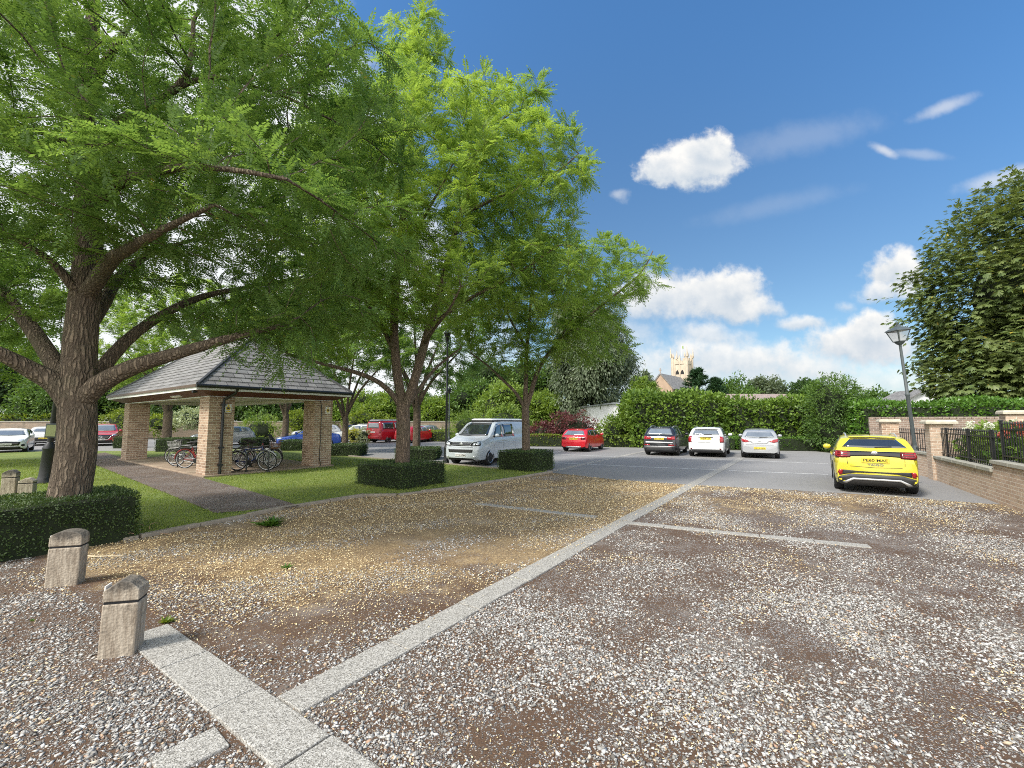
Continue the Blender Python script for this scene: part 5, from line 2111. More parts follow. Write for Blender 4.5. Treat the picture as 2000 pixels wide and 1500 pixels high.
# ------------------------------------------------------------------ big chestnut on the right
def chestnut():
    b = Vector((39.6, 30.0, 0))
    t = thing('chestnut_tree', 'huge dark chestnut tree with drooping hand shaped leaves at right', 'tree', tuple(b))
    g = np.random.default_rng(5)
    ells = [((0, 0, 10.8), (9.4, 7.5, 8.2)), ((-3.4, -1, 6.2), (6.5, 6, 3.6)), ((3.0, 0, 16.0), (7.0, 6, 5.4)), ((-6.4, -1, 4.6), (4.2, 4, 1.8)), ((-4.6, -.5, 10.4), (5.0, 5, 3.6))]
    B, O = clump_points(ells, 4200, 9, .65, g, .84)
    cam_ = np.array([0, 0, EYE]) - np.array(b)
    k = (O @ unit(cam_[None])[0]) > -.35
    B, O = B[k], O[k]
    B[:, 2] = np.maximum(B[:, 2], 2.2)
    n = len(B)
    ax = unit(O + np.array([0, 0, -.35]) + g.normal(scale=.35, size=(n, 3)))
    nr = unit(O * .4 + np.array([0, 0, 1.0]) + g.normal(scale=.25, size=(n, 3)))
    side = unit(np.cross(ax, nr))
    Vs = []
    ln = g.uniform(.26, .44, n)
    for a, f in ((-75, .7), (-45, .88), (-15, 1), (15, 1), (45, .88), (75, .7)):
        d = unit(ax * math.cos(R(a)) + side * math.sin(R(a)) + np.array([0, 0, -.28]))
        V, _ = diamonds(B, d, nr, ln * f, ln * f * .34, .12, .62)
        Vs.append(V.reshape(n, 4, 3))
    V = np.concatenate(Vs, 1).reshape(-1, 3)
    np_obj('crown', V, np.arange(len(V)).reshape(-1, 4), MT['leaf_chestnut'], t)
    mb = MB()
    mb.tube([(0, 0, -.1), (0, 0, 2), (.1, 0, 5), (0, 0, 9)], [.7, .55, .45, .25], 12)
    for k in range(10):
        a = k * .7
        z = 2.6 + k * .6
        mb.tube([(0, 0, z), (2.4 * math.cos(a), 2.4 * math.sin(a), z + .9), (5 * math.cos(a), 5 * math.sin(a), z + .6)], [.22, .15, .05], 7)
    mb.build('trunk', MT['bark1'], t, smooth=60, uv=False)
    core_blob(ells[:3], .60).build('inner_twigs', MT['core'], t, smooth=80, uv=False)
    return t


chestnut()


# ------------------------------------------------------------------ trees beyond the car park
def far_tree(label, px, ytop, wpx, Y, m, seed, name='tree', leaf=None, lobes=9, drop=0.0, n=None, low=.12, bark='bark2', lw=.5, wide=1.0):
    b = P(px, 822, Y)
    H = EYE + (822 - ytop) / F * Y
    w = wpx / F * Y / 2
    r = random.Random(seed)
    ells = [((0, 0, H * .52), (w * .8, w * .7 * wide, H * .42))]
    for k in range(lobes):
        a = r.uniform(0, 6.28)
        z = r.uniform(low + .1, .86)
        rr = w * .62 * math.sqrt(max(.1, 1 - (z - .45) ** 2 * 2.6))
        q = r.uniform(.28, .45) * w
        ells.append(((rr * math.cos(a), rr * math.sin(a) * wide, H * z), (q, q * wide, q * r.uniform(.6, .9))))
    leaf = leaf or .0062 * Y
    nc = n or int(240 + 26 * w * H / (leaf * leaf * 20))
    nc = n or min(nc, 900)
    return shrub(name, label, 'tree', (b.x, b.y, 0), ells, MT[m], nc, 22, w * .17 + .12, leaf, lw, seed, .45, drop, trunk=(w * .06 + .06, H * .5), core=.66, group=None, crown_name='crown', bark=bark, shell=.8)


FT = [
    ('dark broad tree at the far left picture edge', 20, 640, 190, 52, 'leaf_dark'), ('mid green tree behind the yellow hedge at left', 110, 690, 130, 50, 'leaf_mid'),
    ('dark tree behind the nearest thick trunk', 195, 700, 120, 54, 'leaf_dark'), ('mid green tree above the left shelter eave', 270, 690, 130, 53, 'leaf_mid'),
    ('dark tree seen between the left shelter pillars', 345, 720, 120, 52, 'leaf_dark'), ('mid green tree behind the near shelter pillar', 430, 715, 130, 53, 'leaf_mid'),
    ('leafy tree seen under the right part of the shelter roof', 520, 720, 120, 52, 'leaf_mid'), ('light green tree right of the shelter roof', 655, 765, 100, 51, 'leaf_light'),
    ('dark green tree behind the slim forked tree', 600, 730, 120, 56, 'leaf_dark'), ('pale green tree above the red van', 735, 768, 95, 50, 'leaf_light'),
    ('dark bluish tree far behind the red van', 702, 770, 70, 58, 'leaf_dark'), ('mid green tree behind the forked middle trunk', 800, 755, 110, 54, 'leaf_mid'),
    ('light tree left of the slim black lamp post', 850, 775, 80, 52, 'leaf_light'), ('tall mid green tree right of the black lamp post', 905, 735, 120, 54, 'leaf_mid'),
    ('yellow green tree behind the slender trunk', 975, 745, 110, 49, 'leaf_light'), ('dark tree behind the slender tree crown', 950, 700, 140, 62, 'leaf_dark'),
    ('light green tree just right of the slender trunk', 1065, 760, 90, 48, 'leaf_light'), ('mid green tree left of the weeping tree', 1040, 700, 130, 60, 'leaf_mid'),
    ('bright leafy tree between the weeping tree and church', 1255, 735, 70, 60, 'leaf_light'), ('airy grey green tree in front of the church gable', 1262, 726, 56, 70, 'leaf_grey'),
    ('bright yellow green tree top before the church nave', 1285, 764, 90, 50, 'leaf_light'),
    ('rounded mid green tree right of the conifer', 1440, 738, 95, 75, 'leaf_mid'), ('grey green round tree above the tiled roof', 1508, 735, 80, 80, 'leaf_grey'),
    ('dark tree between tiled roof and round bush', 1572, 737, 70, 75, 'leaf_dark'), ('small mid green tree between round bush and lamp post', 1716, 760, 70, 60, 'leaf_mid'),
    ('light green tree just left of the round bush', 1595, 752, 55, 48, 'leaf_mid'),
]
for i, (lab, px, yt, wpx, Y, m) in enumerate(FT):
    far_tree(lab, px, yt, wpx, Y, m, 100 + i)
far_tree('tall weeping grey green birch behind the purple shrub', 1160, 545, 160, 47, 'leaf_grey', 201, 'birch_tree', leaf=.34, lobes=22, drop=1.3, n=2600, low=.1, lw=.36)


def conifer(label, px, ytop, wpx, Y, seed):
    b = P(px, 822, Y)
    H = EYE + (822 - ytop) / F * Y
    w = wpx / F * Y / 2
    g = np.random.default_rng(seed)
    t = thing('conifer_tree', label, 'tree', (b.x, b.y, 0))
    B, D_ = [], []
    for k in range(190):
        f = g.uniform(.1, 1.0)
        a = g.uniform(0, 6.28)
        L = w * min(1.0, (1.04 - f) * 1.7) * g.uniform(.65, 1.15) + .2
        m_ = 70
        s = g.random(m_)
        p = np.column_stack([math.cos(a) * L * s, math.sin(a) * L * s, H * f + .35 * L * s ** 1.5 - .1 * L * s + g.normal(scale=.10, size=m_)])
        p[:, :2] += g.normal(scale=.14, size=(m_, 2))
        B.append(p)
        D_.append(np.tile([math.cos(a), math.sin(a), .35], (m_, 1)) + g.normal(scale=.5, size=(m_, 3)))
    B, D_ = np.concatenate(B), unit(np.concatenate(D_))
    V, Q = diamonds(B, D_, unit(np.array([0, 0, 1.]) + g.normal(scale=.4, size=B.shape)), g.uniform(.3, .6, len(B)), g.uniform(.1, .18, len(B)))
    np_obj('crown', V, Q, MT['leaf_conifer'], t)
    MB().tube([(0, 0, -.1), (0, 0, H * .5), (0, 0, H * .97)], [.3, .2, .03], 8).build('trunk', MT['bark1'], t, smooth=60, uv=False)
    return t


conifer('dark green conifer in front of the church tower', 1364, 722, 92, 72, 3)
conifer('shorter spiky conifer right of the church conifer', 1402, 740, 56, 70, 4)


# ------------------------------------------------------------------ vehicles
CG = 'vehicles parked in the car park'


def lerp_prof(prof, s):
    xs = [p[0] for p in prof]
    return float(np.interp(s, xs, [p[1] for p in prof]))


class Car:
    """x forward, y left, z up; s runs from the nose (0) to the tail (1)"""

    def __init__(c, name, label, cat, loc, heading, L, W, wb, fo, top, belt, zb=.2, wheel=.33, mat=None, low=None, low_rows=2, tumble=.30,
                 plan=None, rear_round=.86, sill=None, arch=.055, scale=1.0):
        c.L, c.W, c.top, c.belt = L, W, top, belt
        c.t = thing(name, label, cat, loc, math.atan2(heading[1], heading[0]), CG)
        c.t.scale = (scale,) * 3
        c.mat = mat
        plan = plan or [(0, .70), (.012, .82), (.04, .91), (.10, .97), (.2, 1), (.82, 1), (.92, .975), (.965, .945), (.988, .90), (1, rear_round - .02)]
        ss = sorted(set([0, .004, .012, .03, .05, .96, .975, .985, .993, 1.0] + [p[0] for p in top] + [p[0] for p in belt] + list(np.linspace(.08, .95, 34))))
        vs, fs, mi = [], [], []
        rows = None
        for s in ss:
            w = W / 2 * lerp_prof(plan, s)
            zt = lerp_prof(top, s)
            z0 = zb + .12 * max(0, 1 - s / .05) ** 2 + .10 * max(0, (s - .95) / .05) ** 2
            zs = min(lerp_prof(belt, s), zt - .02)
            h = max(0.0, zt - zs)
            hh = zs - z0
            ws = w * .965
            wr = ws - tumble * max(0, h - .03)
            ze = zs + h * .80
            sec = [(0, z0), (w * .8, z0), (w * .955, z0 + .05 * min(1, hh * 3)), (w * .99, z0 + .24 * hh), (w, z0 + .5 * hh), (w * .995, z0 + .75 * hh), (w * .985, zs - .035 * min(1, hh * 4)), (ws, zs)]
            for f in (.33, .66, 1.0):
                sec.append((ws + (wr - ws) * f ** 1.3, zs + (ze - zs) * f))
            sec += [(wr * .94, zs + h * .93), (wr * .80, zt - h * .022), (wr * .5, zt - .002), (0, zt + .008)]
            full = [(y, z) for y, z in sec] + [(-y, z) for y, z in reversed(sec[1:-1])]
            rows = len(full)
            x = L / 2 - s * L
            vs += [(x, y, z) for y, z in full]
        n = len(ss)
        half = len(sec)
        for i in range(n - 1):
            for k in range(rows):
                k2 = (k + 1) % rows
                fs.append((i * rows + k, (i + 1) * rows + k, (i + 1) * rows + k2, i * rows + k2))
                kk = k if k < half - 1 else rows - 1 - k
                mi.append(1 if kk < low_rows else 0)
        fs.append(tuple(range(rows)))
        mi.append(0)
        fs.append(tuple(range(n * rows - 1, (n - 1) * rows - 1, -1)))
        mi.append(0)
        me = bpy.data.meshes.new('body')
        me.from_pydata(vs, [], fs)
        me.materials.append(mat)
        me.materials.append(low or MT['blackmat'])
        me.polygons.foreach_set('material_index', mi)
        me.polygons.foreach_set('use_smooth', [True] * len(fs))
        bm = bmesh.new()
        bm.from_mesh(me)
        bmesh.ops.recalc_face_normals(bm, faces=bm.faces)
        bm.to_mesh(me)
        bm.free()
        o = link(bpy.data.objects.new('body', me), c.t)
        c.body = o
        c.xf, c.xr = L / 2 - fo, L / 2 - fo - wb
        c.rw = wheel
        # cut the wheel arches
        cut = MB()
        for x in (c.xf, c.xr):
            for sgn in (1, -1):
                y0, y1 = sgn * (W / 2 - .30), sgn * (W / 2 + .2)
                cut.lathe([(wheel + arch, min(y0, y1)), (wheel + arch, max(y0, y1))], 28, (x, 0, wheel), 'Y')
        co = cut.build('cutter', MT['dark'], None, uv=False)
        md = o.modifiers.new('arch', 'BOOLEAN')
        md.object = co
        md.operation = 'DIFFERENCE'
        md.solver = 'EXACT'
        try:
            md.material_mode = 'TRANSFER'
        except Exception:
            pass
        bpy.context.view_layer.update()
        dg = bpy.context.evaluated_depsgraph_get()
        nm = bpy.data.meshes.new_from_object(o.evaluated_get(dg))
        o.modifiers.clear()
        o.data = nm
        bpy.data.objects.remove(co)
        nm.polygons.foreach_set('use_smooth', [True] * len(nm.polygons))
        nm.set_sharp_from_angle(angle=R(35))
        b2 = bmesh.new()
        b2.from_mesh(nm)
        c.bvh = BVHTree.FromBMesh(b2)
        b2.free()
        # hit helper uses the uncut shape so that patches can run over arches
        b3 = bmesh.new()
        b3.from_mesh(me)
        c.bvh0 = BVHTree.FromBMesh(b3)
        b3.free()

    def hit(c, side, a, b):
        """rear/front: a=y, b=z.  left/right: a=x, b=z.  top: a=x, b=y"""
        for k in range(14):
            if side in ('rear', 'front'):
                s = -1 if side == 'rear' else 1
                o, d = Vector((s * 9, a, b)), Vector((-s, 0, 0))
            elif side in ('left', 'right'):
                s = 1 if side == 'left' else -1
                o, d = Vector((a, s * 9, b)), Vector((0, -s, 0))
            else:
                o, d = Vector((a, b, 9)), Vector((0, 0, -1))
            h = c.bvh0.ray_cast(o, d)
            if h[0] is not None:
                return h[0], -d, h[1]
            if side in ('rear', 'front'):
                a *= .97
                b += (.8 - b) * .04
            elif side == 'top':
                b *= .97
            else:
                a *= .99
                b += (.8 - b) * .05
        return Vector((0, 0, 1)), Vector((0, 0, 1)), Vector((0, 0, 1))

    def patch(c, name, mat, side, top, bot, nu=6, nv=4, off=.006, parent=None, th=.012):
        def res(pl):
            out = []
            for i in range(len(pl) - 1):
                for j in range(nu):
                    t = j / nu
                    out.append((pl[i][0] + (pl[i + 1][0] - pl[i][0]) * t, pl[i][1] + (pl[i + 1][1] - pl[i][1]) * t))
            return out + [pl[-1]]
        T, B = res(top), res(bot)
        vs, fs = [], []
        n = len(T)
        for v in range(nv + 1):
            f = v / nv
            for u in range(n):
                a = T[u][0] + (B[u][0] - T[u][0]) * f
                b = T[u][1] + (B[u][1] - T[u][1]) * f
                p, ax, nr = c.hit(side, a, b)
                if nr.dot(ax) < 0:
                    nr = -nr
                vs.append(p + (nr * .6 + ax * .4) * off)
        for v in range(nv):
            for u in range(n - 1):
                fs.append((v * n + u, (v + 1) * n + u, (v + 1) * n + u + 1, v * n + u + 1))
        mb = MB()
        mb.add(vs, fs)
        o = mb.build(name, mat, parent or c.t, smooth=50, uv=False)
        bm = bmesh.new()
        bm.from_mesh(o.data)
        f0 = bm.faces[:] and bm.faces
        bm.faces.ensure_lookup_table()
        _, ax, _ = c.hit(side, T[n // 2][0], T[n // 2][1])
        if sum((f.normal.dot(ax)) for f in bm.faces) < 0:
            bmesh.ops.reverse_faces(bm, faces=bm.faces[:])
        bm.to_mesh(o.data)
        bm.free()
        m = o.modifiers.new('thickness', 'SOLIDIFY')
        m.thickness = th
        m.offset = -1
        return o

    def both(c, name, mat, side, top, bot, **k):
        a = c.patch(name, mat, side, top, bot, **k)
        if side in ('rear', 'front'):
            f = lambda pl: [(-x, z) for x, z in pl]
            b = c.patch(name, mat, side, f(top), f(bot), **k)
        else:
            b = c.patch(name, mat, 'right' if side == 'left' else 'left', top, bot, **k)
        return a, b

    def wheels(c, rim='alloy', spokes=5, width=.21, inset=.012):
        first = None
        for x in (c.xf, c.xr):
            for s in (1, -1):
                y = s * (c.W / 2 - width / 2 - inset)
                if first is None:
                    r = c.rw
                    e = bpy.data.objects.new('wheel', None)
                    tm = MB().lathe([(r * .66, -width * .5), (r * .9, -width * .52), (r * .985, -width * .42), (r, -width * .25), (r, width * .25), (r * .985, width * .42), (r * .9, width * .52), (r * .66, width * .5)], 32, axis='Y')
                    e = tm.build('wheel', MT['tyre'], c.t, smooth=50, uv=False)
                    rm = MB()
                    rm.lathe([(r * .60, width * .30), (r * .665, width * .46), (r * .69, width * .50), (r * .66, width * .53), (r * .61, width * .47)], 32, axis='Y')
                    for k in range(spokes):
                        a = k * 2 * math.pi / spokes + .3
                        d = Vector((math.cos(a), 0, math.sin(a)))
                        q = Vector((-math.sin(a), 0, math.cos(a)))
                        w0, w1 = r * .13, r * .085
                        A = [d * r * .1 + q * w0, d * r * .64 + q * w1, d * r * .64 - q * w1, d * r * .1 - q * w0]
                        vs = [p + Vector((0, width * .42, 0)) for p in A] + [p + Vector((0, width * .28, 0)) for p in A]
                        rm.add(vs, [(0, 1, 2, 3), (7, 6, 5, 4), (0, 4, 5, 1), (1, 5, 6, 2), (2, 6, 7, 3), (3, 7, 4, 0)])
                    rm.lathe([(r * .17, width * .2), (r * .17, width * .45), (r * .1, width * .48)], 14, axis='Y')
                    rm.build('rim', MT[rim], e, smooth=40, uv=False)
                    MB().lathe([(r * .63, -width * .3), (r * .63, width * .22)], 24, axis='Y').build('hub_back', MT['dark'], e, uv=False)
                    first = e
                    o = e
                else:
                    o = tree_copy(first, c.t)
                o.location = (x, y, c.rw)
                o.rotation_euler = (0, 0, 0 if s > 0 else math.pi)

    def plate(c, side, z, txt, mat, w=.52, h=.11, y=0.0, off=.012, th=.012):
        p, ax, nr = c.hit(side, y, z)
        x = p.x + ax.x * off
        q = MB().box((x, y, z), (th, w, h)).build('number_plate', MT[mat], c.t, bevel=.004, uv=False)
        text_mesh(txt, h * .78, MT['ink'], 'lettering', q, (x + ax.x * (th / 2 + .002), y, z), (math.pi / 2, 0, -math.pi / 2 if side == 'rear' else math.pi / 2), .001, w * .88)
        return q

    def mirrors(c, x, z, mat=None, y=None):
        for s in (1, -1):
            p, ax, nr = c.hit('left' if s > 0 else 'right', x, z)
            m = MB().lathe([(.02, -.11), (.075, -.08), (.095, 0), (.085, .06), (.03, .10)], 12, (x, p.y + s * .14, z + .06), 'Y')
            m.v = [(x + (a - x) * .75, b, z + .06 + (d - z - .06) * .9) for a, b, d in m.v]
            o = m.build('mirror', mat or c.mat, c.t, smooth=60, uv=False)
            MB().box((x + .0, p.y + s * .05, z + .0), (.05, .12, .035)).build('arm', MT['blackmat'], o, uv=False)

    def handles(c, xs, z, mat=None):
        for x in xs:
            for s in ('left', 'right'):
                p, ax, nr = c.hit(s, x, z)
                MB().box(p + ax * .015, (.17, .035, .03)).build('door_handle', mat or c.mat, c.t, bevel=.008, uv=False)

    def doorlines(c, lines):
        for (x0, z0, x1, z1) in lines:
            for s in ('left', 'right'):
                c.patch('door_gap', MT['dark'], s, [(x0 - .006, z0), (x0 + .006, z0)], [(x1 - .006, z1), (x1 + .006, z1)], nu=1, nv=8, off=.002, th=.004)

    def rails(c, x0, x1, y, mat, hgt=.05, r=.018):
        for s in (1, -1):
            pts = []
            for i in range(9):
                f = i / 8
                x = x0 + (x1 - x0) * f
                p, _, _ = c.hit('top', x, s * y)
                up = hgt * min(1, 5 * f, 5 * (1 - f))
                pts.append(p + Vector((0, 0, up)))
            MB().tube(pts, r, 6).build('roof_rail', MT[mat], c.t, smooth=50, uv=False)

    def wiper(c, y0, y1, z, side='rear'):
        a, ax, _ = c.hit(side, y0, z)
        b, _, _ = c.hit(side, y1, z + .02)
        MB().tube([a + ax * .03, b + ax * .03], .016, 5).build('wiper', MT['blackmat'], c.t, uv=False)

    def badge(c, side, y, z, r, kind):
        p, ax, nr = c.hit(side, y, z)
        x = p.x + ax.x * .014
        m = MB()
        if kind == 'ring':
            m.lathe([(r * .86, -.006), (r, -.004), (r, .004), (r * .86, .006)], 20, (x, y, z), 'X')
            for (y0, z0, y1, z1) in ((-.45, .75, -.12, .05), (.45, .75, .12, .05), (-.8, .2, -.35, -.75), (.8, .2, .35, -.75), (-.35, -.75, 0, -.05), (.35, -.75, 0, -.05)):
                m.tube([(x + ax.x * .006, y + y0 * r, z + z0 * r), (x + ax.x * .006, y + y1 * r, z + z1 * r)], r * .09, 4)
        elif kind == 'wing':
            pts = [(x + ax.x * .006, y + r * 1.1 * math.cos(a), z + r * .8 * math.sin(a)) for a in [math.pi * 2 * i / 18 for i in range(19)]]
            m.tube(pts, r * .11, 5)
            m.tube([(x + ax.x * .006, y - r, z + r * .3), (x + ax.x * .006, y - r * .2, z - r * .15), (x + ax.x * .006, y, z - r * .05), (x + ax.x * .006, y + r * .2, z - r * .15), (x + ax.x * .006, y + r, z + r * .3)], r * .1, 5)
        elif kind == 'rings4':
            for k in range(4):
                cy_ = y + (k - 1.5) * r * 1.35
                m.tube([(x + ax.x * .004, cy_ + r * .85 * math.cos(a), z + r * .85 * math.sin(a)) for a in [math.pi * 2 * i / 14 for i in range(15)]], r * .14, 4)
        else:
            m.lathe([(r * .7, -.005), (r, -.003), (r, .004), (r * .75, .006)], 18, (x, y, z), 'X')
        m.build('badge', MT['chrome'], c.t, smooth=40, uv=False)


def mid(a, b):
    return (Vector(a) + Vector(b)) / 2


def place_from_wheels(pl, pr, fwd):
    """rear (or front) axle given by two ground points"""
    c = (pl + pr) / 2
    return Vector((c.x, c.y, 0.004))


HEAD = Vector((0.50, 0.866, 0))
P_yellow = paint('yellow car paint', (0.60, 0.53, 0.035))
P_silver = paint('silver car paint', (0.40, 0.41, 0.42), .3)
P_vansilver = paint('pale silver blue van paint', (0.50, 0.545, 0.585), .1)
P_white = paint('white car paint', (0.74, 0.75, 0.75))
P_black = paint('black car paint', (0.012, 0.013, 0.017), .2)
P_red = paint('red car paint', (0.55, 0.012, 0.022))
P_vanred = paint('dark red van paint', (0.40, 0.012, 0.022))
P_pinkred = paint('soul red paint', (0.50, 0.03, 0.045), .3)
P_blue = paint('bright blue car paint', (0.03, 0.10, 0.48), .2)
P_navy = paint('navy car paint', (0.02, 0.05, 0.20), .2)


def origin_rear(pl, pr, head, L, fo, wb, back=0.0):
    """world position of the car centre when its rear wheels stand at pl, pr"""
    h = Vector(head).normalized()
    xr = L / 2 - fo - wb
    c = (pl + pr) / 2
    q = c - h * xr
    return (q.x, q.y, 0.004)


def side_glass(c, tb, name='side_window', mat='glass'):
    for top, bot in tb:
        c.both(name, MT[mat], 'left', top, bot, nu=5, nv=4, off=.005)


# --- yellow crossover, rear view
def yellow():
    L, W, wb, fo = 4.27, 1.76, 2.56, .86
    h = Vector((.575, .818, 0))
    pl, pr = G(1638, 955), G(1781, 963)
    c = Car('parked_car', 'bright yellow crossover seen from behind beside the brick wall', 'car', origin_rear(pl, pr, h, L, fo, wb), h, L, W, wb, fo,
            [(0, .70), (.02, .80), (.06, .90), (.27, 1.03), (.43, 1.44), (.50, 1.485), (.66, 1.50), (.80, 1.475), (.885, 1.43), (.95, 1.20), (.97, 1.13), (.985, 1.03), (1, .84)],
            [(0, .62), (.08, .80), (.27, .95), (.5, .97), (.9, 1.08), (.96, 1.07), (1, .78)], zb=.20, wheel=.335, mat=P_yellow, low=MT['clad'], low_rows=2, tumble=.38, rear_round=.93)
    xr = -L / 2
    c.patch('rear_window', MT['glass'], 'rear', [(-.46, 1.425), (0, 1.44), (.46, 1.425)], [(-.66, 1.20), (0, 1.185), (.66, 1.20)], nu=5, off=.008)
    c.patch('roof_spoiler', P_yellow, 'rear', [(-.52, 1.465), (0, 1.482), (.52, 1.465)], [(-.48, 1.43), (0, 1.445), (.48, 1.43)], nu=5, nv=2, off=.05)
    c.patch('light_bar', MT['blackgloss'], 'rear', [(-.80, 1.10), (0, 1.10), (.80, 1.10)], [(-.80, .845), (-.44, .845), (-.28, .90), (0, .90), (.28, .90), (.44, .845), (.80, .845)][::1] if False else [(-.80, .95), (0, .995), (.80, .95)], nu=8, off=.010)
    for s in (1, -1):
        a = c.patch('tail_light', MT['darkred'], 'rear', [(s * .84, 1.105), (s * .50, 1.10)], [(s * .87, .91), (s * .50, .94)], nu=6, off=.016)
        for z in (1.075, 1.02, .965):
            c.patch('light_strip', MT['redlens'], 'rear', [(s * .80, z + .014), (s * .56, z + .012)], [(s * .80, z - .012), (s * .56, z - .010)], nu=4, nv=1, off=.021, parent=a, th=.004)
        c.patch('light_end', MT['redlens'], 'rear', [(s * .83, 1.09), (s * .765, 1.09)], [(s * .85, .95), (s * .775, .95)], nu=2, nv=3, off=.020, parent=a, th=.004)
        c.patch('reflector', MT['redlens'], 'rear', [(s * .76, .61), (s * .68, .61)], [(s * .82, .47), (s * .70, .48)], nu=2, off=.02)
        c.patch('bumper_grille', MT['blackmat'], 'rear', [(s * .69, .61), (s * .35, .59), (s * .0, .585)], [(s * .69, .49), (s * .40, .55), (s * .0, .56)], nu=6, off=.012)
        c.patch('tailgate_gap', MT['dark'], 'rear', [(s * .575, .96), (s * .585, .96)], [(s * .565, .76), (s * .575, .755)], nu=1, off=.003, th=.004)
    c.patch('tailgate_gap', MT['dark'], 'rear', [(-.52, .715), (0, .695), (.52, .715)], [(-.52, .705), (0, .685), (.52, .705)], nu=4, nv=1, off=.003, th=.004)
    c.patch('lower_bumper', MT['clad'], 'rear', [(-.86, .40), (-.52, .51), (.52, .51), (.86, .40)], [(-.86, .22), (-.55, .22), (.55, .22), (.86, .22)], nu=4, off=.014)
    c.patch('skid_trim', MT['silvertrim'], 'rear', [(-.70, .29), (-.48, .41), (.48, .41), (.70, .29)], [(-.62, .27), (-.46, .365), (.46, .365), (.62, .27)], nu=4, nv=2, off=.026)
    c.plate('rear', .875, 'PE60 MAE', 'plate_y', .56, .125, off=.02)
    c.badge('rear', 0, 1.055, .062, 'ring')
    tx, ax, _ = c.hit('rear', 0, .765)
    text_mesh('TAIGO', .062, MT['chrome'], 'lettering', c.t, (tx.x - .012, 0, .765), (math.pi / 2, 0, -math.pi / 2), .003, .32)
    c.wiper(-.02, -.36, 1.205)
    side_glass(c, [([(.62, 1.36), (-.10, 1.42)], [(.78, 1.0), (-.10, 1.01)]), ([(-.14, 1.42), (-.85, 1.38)], [(-.14, 1.01), (-1.05, 1.04)]), ([(-.92, 1.37), (-1.22, 1.34)], [(-1.12, 1.05), (-1.52, 1.10)])])
    c.patch('windscreen', MT['glass'], 'front', [(-.52, 1.40), (.52, 1.40)], [(-.68, 1.06), (.68, 1.06)], nu=8, off=.006)
    c.rails(.35, -1.35, .54, 'silvertrim')
    c.mirrors(.72, 1.02)
    c.handles((.05, -.82), .93)
    c.doorlines([(-.12, .98, -.14, .32), (-.95, 1.0, -.75, .62)])
    for x in (c.xf, c.xr):
        for s in ('left', 'right'):
            r = c.rw + .055
            A = [R(a) for a in range(-10, 191, 20)]
            c.patch('arch_trim', MT['clad'], s, [(x + (r + .06) * math.cos(a), c.rw + (r + .06) * math.sin(a)) for a in A], [(x + r * math.cos(a), c.rw + r * math.sin(a)) for a in A], nu=1, nv=1, off=.012)
    MB().tube([(-1.0, 0, 1.49), (-1.18, 0, 1.56)], [.02, .008], 5).build('aerial', MT['blackmat'], c.t)
    c.wheels()


yellow()


# --- silver camper van, front three-quarter, and the red van from behind
VAN_TOP = [(0, .80), (.012, .92), (.03, 1.02), (.15, 1.16), (.185, 1.22), (.33, 1.80), (.37, 1.87), (.5, 1.90), (.9, 1.89), (.965, 1.86), (.985, 1.76), (.995, 1.05), (1, .80)]
VAN_BELT = [(0, .74), (.05, .92), (.18, 1.12), (.3, 1.16), (.97, 1.16), (1, .75)]


